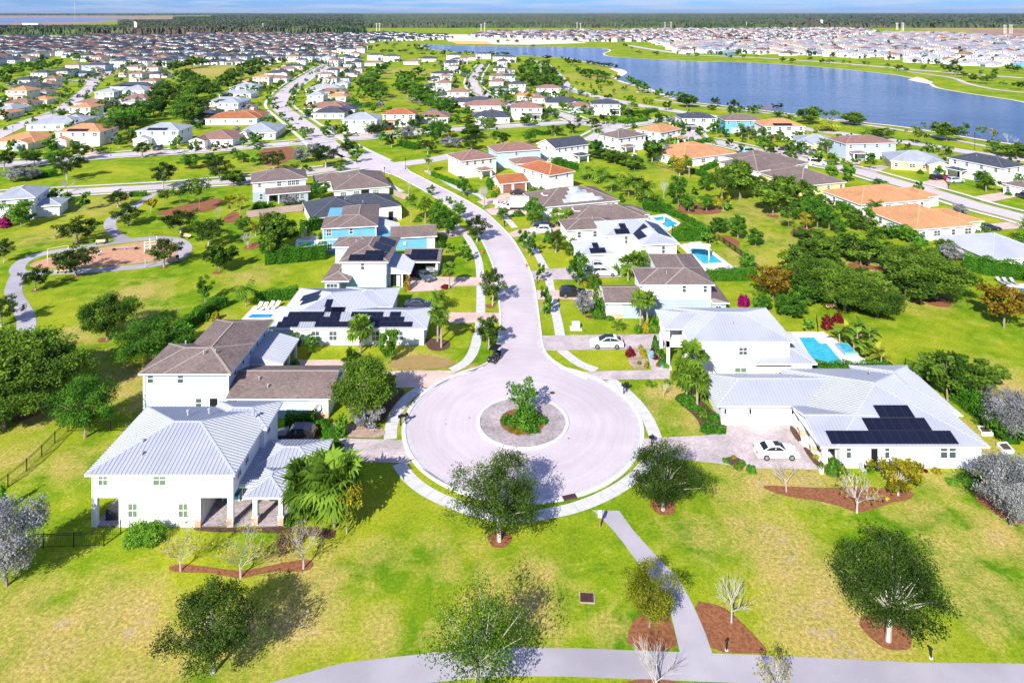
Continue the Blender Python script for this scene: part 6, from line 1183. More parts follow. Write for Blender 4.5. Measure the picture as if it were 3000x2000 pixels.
for x, y, yt, w, m in ((135,555,480,80,'red_leaf'),(220,500,455,40,'yellow_leaf'),(235,545,490,45,'yellow_leaf'),(250,575,530,40,'yellow_leaf'),(268,650,590,40,'yellow_leaf'),(210,625,590,40,'bright_leaf'),(320,520,480,35,'red_leaf'),(345,580,530,50,'red_leaf'),(370,640,595,40,'orange_leaf'),(435,650,610,50,'bright_leaf'),(370,540,485,60,'bright_leaf'),(190,345,300,55,'bright_leaf'),(250,340,280,60,'yellow_leaf'),(300,350,310,60,'bright_leaf'),(345,350,320,45,'bright_leaf'),
 (620,960,860,150,'hedge_leaf'),(560,930,880,90,'hedge_leaf'),(680,1010,950,100,'hedge_leaf'),(760,1080,960,90,'olive_leaf'),(850,1110,1030,110,'hedge_leaf'),(780,1190,1110,110,'hedge_leaf'),(880,1195,1130,110,'hedge_leaf'),(750,900,820,100,'olive_leaf'),(1000,1410,1380,50,'yellow_leaf'),(935,1440,1400,60,'hedge_leaf'),(1040,1500,1440,70,'olive_leaf'),(1150,1525,1465,90,'hedge_leaf'),(1075,1470,1420,60,'green_leaf'),(1545,1170,1135,30,'red_leaf'),(1690,1340,1290,40,'yellow_leaf'),(1690,1410,1370,50,'yellow_leaf')): bush('d4',x,y,yt,w,m,{'red_leaf':'reddish garden shrub','yellow_leaf':'yellow-leaved garden shrub','bright_leaf':'lime-green garden shrub','orange_leaf':'orange-leaved garden shrub','olive_leaf':'olive garden shrub'}.get(m,'low green garden shrub'))
for x, y, yt, w, m in ((1930,1105,990,220,'green_leaf'),(1760,1090,1040,120,'bright_leaf'),(1610,990,940,80,'yellow_leaf'),(1430,1080,1020,120,'bright_leaf'),(1020,980,925,80,'bright_leaf'),(1510,980,950,35,'red_leaf'),(1930,940,880,70,'yellow_leaf'),(1640,350,310,50,'yellow_leaf'),(1730,360,330,50,'orange_leaf'),(1460,175,120,120,'bright_leaf')): bush('d5',x,y,yt,w,m,{'red_leaf':'small reddish shrub','yellow_leaf':'small yellowish shrub','bright_leaf':'bright green shrub','orange_leaf':'orange-leaved shrub'}.get(m,'full green shrub'))
for x, y, yt, w, m in ((1785,855,700,90,'bright_leaf'),(1640,820,740,160,'hedge_leaf'),(1720,860,790,120,'hedge_leaf'),(1740,960,850,110,'hedge_leaf'),(1480,410,340,70,'hedge_leaf'),(1440,1440,1380,50,'hedge_leaf'),(1500,1430,1390,70,'olive_leaf'),(770,1400,1330,70,'dry_leaf'),(1430,1600,1480,140,'dead_leaf'),(960,90,30,60,'yellow_leaf'),(900,90,40,60,'bright_leaf')): bush('d2',x,y,yt,w,m,{'dry_leaf':'dry straw-coloured shrub','dead_leaf':'withered brown shrub','bright_leaf':'bright green shrub','yellow_leaf':'yellow-green shrub'}.get(m,'dark green garden shrub'))
for x, y, yt, w, m in ((1330,1065,985,75,'magenta_leaf'),(1290,1180,1070,50,'orange_leaf'),(1580,1165,1130,70,'red_leaf'),(1590,1070,1010,70,'orange_leaf'),(1365,655,615,60,'green_leaf'),(1540,855,800,90,'green_leaf'),(1510,820,740,50,'hedge_leaf'),(620,790,740,40,'hedge_leaf'),(240,545,510,45,'hedge_leaf'),(150,565,500,130,'hedge_leaf'),(1950,470,420,50,'green_leaf'),(420,1568,1490,120,'hedge_leaf'),(545,1568,1515,110,'hedge_leaf'),(1450,850,830,40,'hedge_leaf')): bush('c5',x,y,yt,w,m,{'magenta_leaf':'magenta bougainvillea','orange_leaf':'orange-leaved shrub','red_leaf':'red-leaved shrub'}.get(m,'green yard shrub'))
bush('c4',28,630,545,75,'magenta_leaf','magenta bougainvillea'); bush('c7',212,1565,1475,95,'magenta_leaf','magenta bougainvillea'); bush('d4',1790,335,195,90,'red_leaf','tall red-leaved shrub'); bush('d4',1880,270,190,90,'red_leaf','tall red-leaved shrub'); bush('c4',465,415,385,50,'yellow_leaf','low yellow flower bush'); bush('d1',10,1568,1370,60,'hedge_leaf','dark green shrub by the fence')
for x, y, yt, w, m in ((885,1160,1050,110,'olive_leaf'),(905,1370,1150,55,'hedge_leaf'),(945,1350,1230,50,'hedge_leaf'),(930,1395,1340,110,'bright_leaf'),(1010,1405,1370,70,'hedge_leaf'),(825,1155,1110,45,'yellow_leaf'),(1060,1060,980,60,'hedge_leaf'),(535,800,715,55,'hedge_leaf'),(1230,1510,1440,60,'bright_leaf'),(1290,1500,1420,60,'yellow_leaf'),(1350,1490,1440,60,'bright_leaf'),(310,610,565,90,'green_leaf'),(140,440,380,60,'yellow_leaf'),(90,410,300,60,'hedge_leaf'),(145,400,320,45,'hedge_leaf'),(1100,505,450,50,'hedge_leaf'),(1590,715,660,110,'olive_leaf'),(1390,500,470,80,'bright_leaf')): bush('c6',x,y,yt,w,m,{'yellow_leaf':'yellow garden shrub','bright_leaf':'lime-green garden shrub','olive_leaf':'olive-green shrub'}.get(m,'dark green yard shrub'))
# banana clump by the pool
for i, (x, y) in enumerate(((1880,470),(1950,430),(2030,480),(2100,560),(2180,610),(2000,550),(2130,470),(2230,650),(2060,400))):
    X, Y = U('d4', x, y); rg = random.Random(i); V_ = []; F_ = []; T_ = []; h = rg.uniform(2.2,3.4)
    for j in range(11):
        az = rg.uniform(0,2*PI); el = rg.uniform(.3,1.2); p = Vector((0,0,h*.62)); d_ = Vector((math.cos(az)*math.cos(el), math.sin(az)*math.cos(el), math.sin(el))); t_ = rg.uniform(.1,1)
        for k in range(5):
            q = p + d_*.45; sd_ = d_.cross(Vector((0,0,1))).normalized(); w0 = .34*math.sin(PI*(k+.25)/5.3); w1 = .34*math.sin(PI*(k+1.25)/5.6) if k < 4 else .02
            V_ += [tuple(p - sd_*w0), tuple(p + sd_*w0), tuple(q + sd_*w1), tuple(q - sd_*w1)]; F_.append(tuple(range(len(V_)-4, len(V_)))); T_ += [t_]*4; p = q; d_ = (d_ - Vector((0,0,.30))).normalized()
    t = thing('banana_plant', 'banana plant with broad yellow-green leaves by the pool', 'plant', (X, Y, 0), 0, None, 'banana plants by the pool'); MB().tube((0,0,0),(0,0,h*.64),.13,.09,7).build('trunk', 'palm_bark', t); put('leaves', npmesh('leaves', V_, np.array(F_), ['gold_palm_leaf' if i % 3 == 1 else 'palm_leaf'], {'tone': T_}), t)
for c, x, y, w in (('d4',305,800,85),('d4',450,780,70),('d3',1945,550,70),('d5',1965,560,100),('c6',1090,1470,70)):
    X, Y = U(c, x, y); ww = w*CR[c][2]*Y/FPX; me = palm_proto('C', 1, 1)[1]; o_ = put('low_palm', me, None, (X, Y, .25)); o_.scale = (ww*1.1,)*3; tag(o_, 'stemless young palm', 'plant', None, 'small palms')
# ---- the woods beyond the estate: one canopy, too many crowns to count
rng = np.random.default_rng(9)
def canopy(name, rows, x0f, x1f, hmin, hmax, mname):
    ys = rows; V_ = []; nx_ = 620
    for j, y in enumerate(ys):
        xs = np.linspace(x0f(y), x1f(y), nx_) + rng.normal(0, 2, nx_); jit = rng.uniform(-.35, .35, nx_)*(ys[min(j+1, len(ys)-1)] - y if j + 1 < len(ys) else 5)
        big = np.sin(xs*.004 + y*.002)*.5 + np.sin(xs*.0013 - y*.003)*.5
        z = hmin + (hmax - hmin)*np.abs(rng.normal(0, .5, nx_)).clip(0, 1) + big*2.0
        if j == 0: z *= 0
        V_.append(np.stack([xs, y + jit, z.clip(0)], 1))
    V_ = np.concatenate(V_); idx_ = np.arange(len(V_)).reshape(len(ys), nx_); q = np.stack([idx_[:-1,:-1], idx_[:-1,1:], idx_[1:,1:], idx_[1:,:-1]], -1).reshape(-1,4)
    return npmesh(name, V_, q, [mname])
mat('woods_canopy', (.016,.042,.010), (.075,.135,.025), .02, .95, detail=9, lo=.38, hi=.62, col3=(.13,.10,.075), s3=.0022)
WR = lambda a, b, r: [a * r**k for k in range(int(math.log(b/a)/math.log(r)) + 1)]
for r0, r1, a0_, a1_, g_ in ((2230,16000,-.215,.46,1.014),(1560,2100,-.74,-.55,1.01),(1560,3300,-.552,-.47,1.01),(1560,5600,-.475,-.418,1.012),(1560,16000,-.422,-.21,1.014),(9500,17000,-.95,-.42,1.03),(2230,16000,.455,.95,1.014)):
    o_ = put('woods', canopy('woods', WR(r0, r1, g_), (lambda y, k=a0_: k*y), (lambda y, k=a1_: k*y), 5, 16, 'woods_canopy')); struct(o_, 'stuff'); o_['label'] = 'dense woods stretching to the horizon beyond the estate'
# ------------------------------------------------------------------ vehicles
CARP = dict(   # half-profiles: (x, z) lower body and cabin; length, width
 sedan=dict(L=4.85,W=1.86,body=[(-2.42,.42),(-2.40,.80),(-2.25,.98),(-1.55,1.04),(1.05,1.00),(2.05,.84),(2.38,.66),(2.42,.40)],cab=[(-1.75,1.02),(-1.05,1.38),(-.55,1.45),(.25,1.43),(.95,1.02)],r=.34,ax=(-1.42,1.45)),
 suv=dict(L=4.9,W=1.95,body=[(-2.42,.45),(-2.42,.95),(-2.35,1.12),(-1.6,1.15),(1.0,1.12),(2.05,1.02),(2.38,.85),(2.45,.45)],cab=[(-2.28,1.13),(-1.95,1.66),(-1.2,1.74),(.15,1.72),(1.0,1.12)],r=.37,ax=(-1.42,1.48)),
 crossover=dict(L=5.0,W=1.98,body=[(-2.48,.45),(-2.46,.90),(-2.36,1.08),(-1.6,1.12),(1.0,1.05),(2.05,.92),(2.42,.74),(2.5,.42)],cab=[(-2.30,1.08),(-1.5,1.50),(-.55,1.66),(.1,1.63),(1.25,1.05)],r=.38,ax=(-1.45,1.50)),
 van=dict(L=5.6,W=2.02,body=[(-2.8,.45),(-2.8,1.2),(-2.75,1.3),(-1.6,1.3),(1.5,1.28),(2.3,1.15),(2.7,.85),(2.75,.45)],cab=[(-2.78,1.29),(-2.68,2.15),(-2.2,2.3),(1.0,2.28),(1.85,1.24)],r=.36,ax=(-1.7,1.75)),
 pickup=dict(L=5.7,W=2.0,body=[(-2.85,.55),(-2.85,1.15),(-2.8,1.2),(-1.1,1.2),(1.2,1.2),(2.3,1.12),(2.75,.95),(2.82,.5)],cab=[(-1.0,1.2),(-.8,1.78),(-.3,1.86),(.7,1.84),(1.35,1.2)],r=.42,ax=(-1.75,1.75)))
CARC = {}
def car_parts(kind, paint):
    if (kind, paint) in CARC: return CARC[(kind, paint)]
    P = CARP[kind]; W_ = P['W']/2; mb = MB(); B = P['body']; Cb = P['cab']; zs = .40
    hw = lambda x: W_*(1 - .10*max(0, abs(x)/(P['L']/2) - .72)/.28)
    for sg in (-1, 1):                                            # body sides, shoulders, bonnet and boot
        low = [(x, sg*hw(x)*.97, .28) for x, _ in B]; midl = [(x, sg*hw(x), min(z, .78)) for x, z in B]; up = [(x, sg*hw(x)*.93, z) for x, z in B]
        for i in range(len(B)-1):
            for a, b in ((low, midl), (midl, up)):
                q = [a[i], a[i+1], b[i+1], b[i]]; mb.face(q if sg < 0 else q[::-1])
            q = [up[i], up[i+1], (B[i+1][0],0,B[i+1][1]+.03), (B[i][0],0,B[i][1]+.03)]; mb.face(q if sg < 0 else q[::-1])
        for e in (0, -1):
            q = [low[e], midl[e], up[e], (B[e][0],0,B[e][1]+.03), (B[e][0],0,.28)]; mb.face(q)
    mb.face([(-P['L']/2,-W_*.9,.28),(-P['L']/2,W_*.9,.28),(P['L']/2,W_*.9,.28),(P['L']/2,-W_*.9,.28)])
    zb, zt = Cb[0][1], max(z for _, z in Cb); cw = lambda z: W_*(.90 - .20*(z - zb)/(zt - zb))
    for sg in (-1, 1):
        q = [(x, sg*cw(z), z) for x, z in Cb]; mb.face(q if sg < 0 else q[::-1])
    for i in range(len(Cb)-1):
        (x0,z0),(x1,z1) = Cb[i], Cb[i+1]; mb.face([(x0,-cw(z0),z0),(x1,-cw(z1),z1),(x1,cw(z1),z1),(x0,cw(z0),z0)])
    body = mb.mesh('body', [paint])
    g = MB(); inn = lambda p, q, t: (p[0]+(q[0]-p[0])*t, p[1]+(q[1]-p[1])*t)
    cx = sum(x for x,_ in Cb)/len(Cb); cz = zb + (zt-zb)*.48; wins = []
    for sg in (-1, 1):
        gm = MB(); sh = [(cx + (x-cx)*.86, cz + (z-cz)*.74) for x, z in Cb]; q = [(x, sg*(cw(z)+.012), z) for x, z in sh]; gm.face(q if sg < 0 else q[::-1])
        px_ = cx + .1; gm.box(px_-.05, px_+.05, min(sg*(cw(cz)+.0), sg*(cw(cz)+.03)), max(sg*(cw(cz)+.0), sg*(cw(cz)+.03)), zb+.05, cz+.1, 1); wins.append(gm.mesh('side_window', ['car_glass', paint]))
    def screen(i, nm):
        (x0,z0),(x1,z1) = Cb[i], Cb[i+1]; a = .10; A = (x0+(x1-x0)*a, z0+(z1-z0)*a); D = (x0+(x1-x0)*(1-a), z0+(z1-z0)*(1-a)); n_ = Vector((-(z1-z0),0,x1-x0)).normalized()*.015; s_ = MB(); f = .90
        s_.face([(A[0]+n_.x,-cw(A[1])*f,A[1]+n_.z),(D[0]+n_.x,-cw(D[1])*f,D[1]+n_.z),(D[0]+n_.x,cw(D[1])*f,D[1]+n_.z),(A[0]+n_.x,cw(A[1])*f,A[1]+n_.z)]); return s_.mesh(nm, ['car_glass'])
    rear, wind = screen(0, 'rear_window'), screen(len(Cb)-2, 'windscreen')
    wh = MB(); r = P['r']; wh.tube((0,-.12,0),(0,.12,0),r,r,16); rim = MB(); rim.tube((0,-.135,0),(0,.135,0),r*.62,r*.62,12); tyre, rimm = wh.mesh('tyre', ['rubber']), rim.mesh('rim', ['rim_metal'])
    hl = MB().cbox(0,0,0,.10,.42,.14).mesh('headlight', ['lamp_clear']); tl = MB().cbox(0,0,0,.08,.34,.16).mesh('tail_light', ['tail_red'])
    CARC[(kind,paint)] = (P, body, wins, rear, wind, tyre, rimm, hl, tl, None); return CARC[(kind,paint)]
def car(c, x, y, head, kind, paint, desc, where=None, cat='car', fix=True, z=.045, name='parked_car'):
    X, Y = U(c, x, y); P, body, wins, rear, wind, tyre, rim, hl, tl, _ = car_parts(kind, paint); t = thing(name, desc, cat, (X, Y, z), R(head), where, 'parked vehicles', fix); put('body', body, t)
    for w_ in wins: put('side_window', w_, t)
    put('rear_window', rear, t); put('windscreen', wind, t); W_ = P['W']/2
    for ax in P['ax']:
        for sg in (-1, 1): a = put('wheel', tyre, t, (ax, sg*(W_-.10), P['r'])); put('rim', rim, a)
    zb = P['body'][-2][1]
    for sg in (-1, 1): put('headlight', hl, t, (P['L']/2-.10, sg*W_*.66, zb-.06)); put('tail_light', tl, t, (-P['L']/2+.02, sg*W_*.66, zb+.05))
    return t
t = car('d4',1352,1385,0,'sedan','paint_white','white saloon car with a dark sunroof on the paved forecourt')
MB().cbox(.02,0,1.447,.62,.9,.012).build('sunroof','car_glass',t)
t = car('d3',1632,278,180,'crossover','paint_white','white sport utility car with an all-black glass roof in the driveway')
MB().cbox(-.35,0,1.67,1.35,1.15,.015).build('glass_roof','car_glass',t)
car('c6',728,1222,0,'suv','paint_black','black sport utility car on the driveway beside the silver shrub'); car('c6',968,1062,0,'suv','paint_white','white sport utility car parked beside the pickup'); car('c6',912,1022,0,'pickup','paint_silver','silver pickup truck with dark cargo bed next to the white sport utility car',cat='pickup'); car('c6',478,738,180,'suv','paint_white','white sport utility car parked just behind the low hedge by the pavement'); car('c6',500,695,180,'sedan','paint_black','black car half hidden behind a white sport utility car')
car('c6',205,550,180,'suv','paint_white','white car beside the white box truck'); car('c6',312,445,0,'sedan','paint_black','black car in front of the brown garage doors'); car('c5',1425,1090,-52,'sedan','paint_slate','slate-blue car angled on the driveway outside an open garage'); car('c5',1465,1018,-80,'suv','paint_grey','grey car standing inside the open garage'); car('c5',1372,1312,0,'sedan','paint_navy','dark navy car beside the long solar-roofed house'); car('d2',1490,872,180,'suv','paint_black','black car half hidden behind the metal garage roof of the nearest left house')
car('c4',1090,92,-90,'suv','paint_slate','dark blue-grey car facing out of the driveway of the pale grey-roofed house'); car('c4',590,92,-80,'sedan','paint_silver','silver car under the tree by the orange-tiled house'); car('e5',535,462,0,'van','paint_teal','white and teal delivery van at the kerb','','van'); car('e5',452,482,0,'suv','paint_navy','dark blue car behind the orange-roofed house'); car('e5',830,432,0,'pickup','paint_black','black pickup truck in the driveway by the lake-side houses',cat='pickup'); car('e5',1058,548,0,'van','paint_white','plain white van parked on the lake-side street',cat='van')
car('e6',805,552,10,'suv','paint_silver','silver car in front of the slate gabled house'); car('e6',762,530,10,'sedan','paint_red','red car beside a silver one before the slate gabled house'); car('e6',668,528,10,'suv','paint_black','black car by the round green hedge'); car('c7',2085,978,0,'sedan','paint_navy','navy car on the brick driveway of the orange-roofed house'); car('e1',1080,498,-70,'suv','paint_black','black car driving on the upper left street'); car('e1',1150,238,0,'suv','paint_navy','navy car outside the slate-roofed houses'); car('e1',1690,222,0,'van','paint_white','white van before the small orange-roofed garage',cat='van'); car('e1',1382,188,0,'sedan','paint_red','dark red car on the far left cul-de-sac'); car('e1',885,492,-80,'pickup','paint_black','black pickup in a driveway of the upper left street',cat='pickup')
car('e3',2240,515,0,'sedan','paint_navy','navy car on the middle street bend'); car('e3',1590,295,0,'suv','paint_black','black car beside the cream two-storey house'); car('e3',1990,275,0,'suv','paint_navy','dark blue car outside the middle row'); car('e2',1870,775,0,'pickup','paint_grey','grey pickup by the slate-roofed cream house',cat='pickup'); car('e2',1530,295,0,'suv','paint_black','black car on the curving boulevard'); car('e4',22,328,0,'sedan','paint_navy','small navy car by the upper houses'); car('e4',118,312,0,'van','paint_white','white van beside the orange tiled bungalow',cat='van')
rc = random.Random(5)
for X, Y, w in MID:
    if 190 < Y < 620 and rc.random() < .34:
        k, pt, nm = rc.choice((('suv','paint_white','white'),('suv','paint_silver','silver'),('sedan','paint_black','black'),('suv','paint_grey','grey'),('sedan','paint_white','white'),('sedan','paint_red','dark red'),('pickup','paint_navy','navy')))
        CR['w'] = (0,0,1); px, py, _ = scr(X + w*.3, Y - 6.5); car('w', px, py, rc.choice((90,-90,80)), k, pt, f'{nm} parked car', None, 'car', False)
# white box truck
X, Y = U('c6',285,562); t = thing('box_truck', 'white box truck with a tall square cargo box', 'truck', (X, Y, .045), PI, None, 'parked vehicles', True)
mb = MB(); mb.box(-3.6,1.3,-1.1,1.1,.9,3.2); mb.build('cargo_box','paint_white',t)
mb = MB(); pr = [(1.35,.5),(1.35,2.1),(1.9,2.15),(2.6,1.35),(3.3,1.15),(3.4,.5)]
for sg in (-1,1): q = [(x,sg*.98,z) for x,z in pr]; mb.face(q if sg > 0 else q[::-1])
for i in range(len(pr)): a,b = pr[i],pr[(i+1)%len(pr)]; mb.face([(a[0],-.98,a[1]),(a[0],.98,a[1]),(b[0],.98,b[1]),(b[0],-.98,b[1])])
mb.build('cab','paint_white',t); mb = MB(); mb.face([(1.95,-.85,2.12),(2.58,-.85,1.42),(2.58,.85,1.42),(1.95,.85,2.12)]); o_ = mb.build('windscreen','car_glass',t); o_.location = (.03,0,.03)
for sg in (-1,1): mb = MB(); mb.face([(1.5,sg*.995,1.35),(2.4,sg*.995,1.35),(1.95,sg*.995,1.95),(1.5,sg*.995,1.95)][::-sg]); mb.build('side_window','car_glass',t)
mb = MB(); mb.box(-3.6,3.0,-.5,.5,.45,.88); mb.build('chassis','black_metal',t)
for x in (-2.3,2.4):
    for sg in (-1,1): a = put('wheel', car_parts('pickup','paint_white')[5], t, (x,sg*.9,.42)); put('rim', car_parts('pickup','paint_white')[6], a)
# golf cart on the road edge
X, Y = U('d3',842,378); t = thing('golf_cart', 'black golf cart with a dark canopy parked at the mouth of the circle', 'golf cart', (X, Y, .05), R(245), None, None, True)
mb = MB(); mb.box(-1.15,.35,-.55,.55,.30,.55); mb.box(.35,1.2,-.55,.55,.30,.42); q = [(.75,.42),(.75,.85),(1.0,.88),(1.3,.65),(1.3,.35)]
for sg in (-1,1): p = [(x,sg*.55,z) for x,z in q]; mb.face(p if sg > 0 else p[::-1])
for i in range(len(q)): a,b = q[i],q[(i+1)%5]; mb.face([(a[0],-.55,a[1]),(a[0],.55,a[1]),(b[0],.55,b[1]),(b[0],-.55,b[1])])
mb.build('body','paint_black',t)
for x0 in (-.35,-.95): mb = MB(); mb.box(x0,x0+.5,-.5,.5,.55,.68); mb.box(x0-.08,x0+.02,-.5,.5,.68,1.1); mb.build('seat','charcoal_cloth',t)
mb = MB(); mb.box(-1.15,.85,-.6,.6,1.86,1.92); mb.box(-1.05,.75,-.5,.5,1.92,1.95); mb.build('canopy','black_metal',t)
for x, x2 in ((.8,.6),(-1.05,-1.0)):
    for sg in (-1,1): MB().bar((x,sg*.52,.5),(x2,sg*.52,1.86),.045).build('post','black_metal',t)
MB().tube((.45,.25,.5),(.30,.25,.95),.02).tube((.30,.25,.95),(.27,.25,.97),.17,.17,10).build('steering_wheel','rubber',t)
for x in (-.85,.85):
    for sg in (-1,1): a = MB().tube((0,-.1,0),(0,.1,0),.28,.28,14).build('wheel','rubber',t,(x,sg*.52,.28)); MB().tube((0,-.11,0),(0,.11,0),.15,.15,10).build('rim','rim_metal',a)
for sg in (-1,1): MB().cbox(1.26,sg*.35,.6,.06,.16,.1).build('headlight','lamp_clear',t)
# ------------------------------------------------------------------ pools
def pool(c, water, deck, name, where=None, m='pool_water', world=False):
    t = None; D = deck if world else V(c, deck); P = water if world else V(c, water); x0 = sum(p[0] for p in P)/len(P); y0 = sum(p[1] for p in P)/len(P); L_ = lambda q: [(a-x0, b-y0) for a, b in q]
    t = thing('swimming_pool', name, 'pool', (x0, y0, 0), 0, where, 'garden swimming pools', True)
    mb = MB(); mb.prism(L_(D), 0, .10); mb.build('deck', 'travertine', t)
    mb = MB(); q = L_(P); ar = sum(q[i][0]*q[(i+1)%len(q)][1] - q[(i+1)%len(q)][0]*q[i][1] for i in range(len(q))); q = q if ar > 0 else q[::-1]; mb.face([(a,b,.125) for a,b in q]); mb.build('water', m, t)
    mb = MB()
    for i in range(len(q)): a,b = q[i], q[(i+1)%len(q)]; mb.bar((*a,.13),(*b,.13),.28,.06)
    mb.build('coping', 'white_trim', t); return t
t = pool('', [(44.7,111.5),(47.4,111.5),(47.4,109.5),(48.4,109.5),(48.1,100.5),(43.4,100.5)], [(42.2,113.2),(49.6,113.4),(52.6,101),(51.4,99.4),(41.6,99.4)], 'turquoise pool with a raised square spa behind the two-level porch house', world=True)
mb = MB(); mb.prism([(2.7,1.4),(4.6,1.4),(4.6,-1.9),(2.7,-1.9)], .1, .55); s_ = mb.build('spa_wall','pool_tile',t); mb = MB(); mb.face([(2.95,1.15,.56),(2.95,-1.4,.56),(4.35,-1.4,.56),(4.35,1.15,.56)]); mb.build('spa_water','pool_water',s_)
pool('c5', [(55,1397),(248,1394),(278,1360),(98,1360)], [(20,1402),(115,1300),(390,1305),(360,1402)], 'small deep-blue pool beside the long solar-roofed house', m='deep_pool_water')
pool('c5', [(440,850),(580,842),(578,808),(452,812)], [(425,858),(440,790),(560,762),(652,770),(655,850)], 'small turquoise pool behind the tall clipped hedge')
t = pool('c6', [(1598,862),(1740,858),(1888,974),(1720,980)], [(1540,832),(1700,805),(1995,1032),(1745,1038)], 'long pool shaded by a flat white canopy')
pool('c6', [(1328,625),(1432,612),(1538,674),(1450,705)], [(1300,612),(1440,595),(1565,672),(1460,722),(1380,690)], 'pool with a white inflatable float behind the low brown house')
pool('c7', [(2250,1420),(2420,1420),(2480,1500),(2330,1500)], [(2190,1390),(2450,1390),(2550,1520),(2290,1520)], 'pool cut by the right edge of the picture')
def thing1(name, mb, mats, desc, cat, X, Y, z=0, rz=0, where=None, group=None, fix=False): return tag(mb.build(name, mats, None, (X, Y, z), rz), desc, cat, where, group, fix)
X, Y = U('c6',1700,930); t = thing('shade_canopy','flat white canopy on posts over the long pool','canopy',(X,Y,.1),R(-20),None,None,True); MB().cbox(0,0,2.4,4.2,3.0,.14).build('canopy_roof','white_trim',t)
for x in (-1.9,1.9):
    for y in (-1.3,1.3): MB().cbox(x,y,0,.14,.14,2.4).build('post','white_trim',t)
X, Y = U('c6',1405,665); mb = MB(); mb.lathe((0,0,0),[(.3,0),(.8,.12),(.95,.3),(.7,.45),(.35,.4)],14); mb.tube((.6,0,.3),(.75,0,1.2),.18,.12); mb.lathe((.8,0,1.15),[(.1,0),(.24,.12),(.2,.3),(.05,.38)],8); thing1('pool_float',mb,'white_trim','white inflatable swan-necked float on the pool','pool toy',X,Y,.15,fix=True)
def lounger(X, Y, rz, m='white_trim', desc='white sun lounger', where=None, z=.1):
    t = thing('sun_lounger', desc, 'sun lounger', (X, Y, z), rz, where, 'sun loungers by the pools'); MB().box(-.33,.33,-.3,1.0,.28,.36).build('seat',m,t); MB().bar((0,-.3,.33),(0,-.95,.85),.66,.07,up=(0,1,0)).build('backrest',m,t)
    for x in (-.28,.28):
        for y in (-.25,.9): MB().cbox(x,y,0,.06,.06,.28).build('leg',m,t)
for x, y in ((150,1322),(190,1326),(240,1316),(285,1314)): lounger(*U('c5',x,y), PI - .25, desc='white sun lounger')
for x, y in ((490,782),(545,782)): lounger(*U('c5',x,y), PI + (.3 if x < 500 else -.3), 'tan_wood', 'tan sun lounger beside the pink parasol')
for x, y in ((2170,1385),(2220,1390),(2275,1392)): lounger(*U('c7',x,y), PI, 'grey_metal', 'grey sun lounger')
for x, y in ((1890,1025),(1940,1028)): lounger(*U('c6',x,y), PI/2, 'grey_metal', 'grey sun lounger')
X, Y = U('c5',513,782); t = thing('parasol','closed pink parasol between two tan loungers','parasol',(X,Y,.1),0,None,None,True); MB().tube((0,0,0),(0,0,2.7),.03).build('pole','white_trim',t); MB().lathe((0,0,1.0),[(.05,0),(.26,.15),(.2,.9),(.06,1.65)],9).build('canopy','pink_cloth',t); MB().lathe((0,0,0),[(.3,0),(.3,.08)],10).build('base','grey_metal',t)
# ------------------------------------------------------------------ fences
def fence(c, pts, h, desc, m='black_metal', step=2.4, slats=True, solid=False, world=False, where=None):
    P = pts if world else V(c, pts); P = [tuple(q) for q in P]; n = max(2, int(sum(math.dist(P[i],P[i+1]) for i in range(len(P)-1))/step)+1); Q = [p for p in resample(P, n)]; o = Q[0]; t = thing('fence', desc, 'fence', (o[0],o[1],0), 0, where, 'garden fences', True); L_ = [(q[0]-o[0], q[1]-o[1]) for q in Q]
    for q in L_: MB().cbox(q[0],q[1],0,.08,.08,h+.06).build('post', m, t)
    mb = MB()
    for a, b in zip(L_[:-1], L_[1:]):
        if solid: mb.bar((*a,h/2+.05),(*b,h/2+.05),.05,h-.1)
        else:
            for z in (.12,h-.2,h-.03): mb.bar((*a,z),(*b,z),.035)
            k = int(math.dist(a,b)/.20)
            for i in range(1,k): f = i/k; x,y = a[0]+(b[0]-a[0])*f, a[1]+(b[1]-a[1])*f; mb.face([(x-.010,y,.12),(x+.010,y,.12),(x+.010,y,h-.03),(x-.010,y,h-.03)]); mb.face([(x,y-.010,.12),(x,y+.010,.12),(x,y+.010,h-.03),(x,y-.010,h-.03)])
    mb.build('railing' if not solid else 'panel', m, t); return t
fence('d1',[(-120,1490),(0,1420),(250,1215),(505,950),(780,948),(1010,945)],1.35,'black metal railing fence cornering across the left side lawn')
fence('d6',[(90,250),(240,247),(460,240),(575,236),(690,234),(803,232),(832,150)],1.35,'black metal railing fence and gate below the left corner porch')
fence('c6',[(1490,572),(1680,690),(1860,805),(2060,940)],1.2,'black metal railing fence behind the right-hand pools')
fence('c7',[(10,1052),(190,1180),(350,1318)],1.2,'black metal railing fence along the green strip'); fence('d5',[(1330,70),(1450,110),(1560,160)],1.2,'black metal railing fence behind the banana plants'); fence('c6',[(1300,205),(1400,235),(1490,265)],1.2,'low black fence by the far end of the green strip')
fence('c4',[(1700,562),(1800,552),(1900,535),(2085,515)],1.8,'tan board fence behind the brown-roofed houses','vinyl_fence',2.4,solid=True); fence('c4',[(1790,565),(1820,605),(1858,655)],1.6,'black mesh fence joining the tan board fence'); fence('c5',[(1185,452),(1240,478),(1300,492)],1.7,'reddish board fence beside the slate-roofed house','vinyl_fence',2.4,solid=True)
fence('d4',[(1690,270),(1720,330),(1700,360)],1.2,'short black railing by the red shrubs')
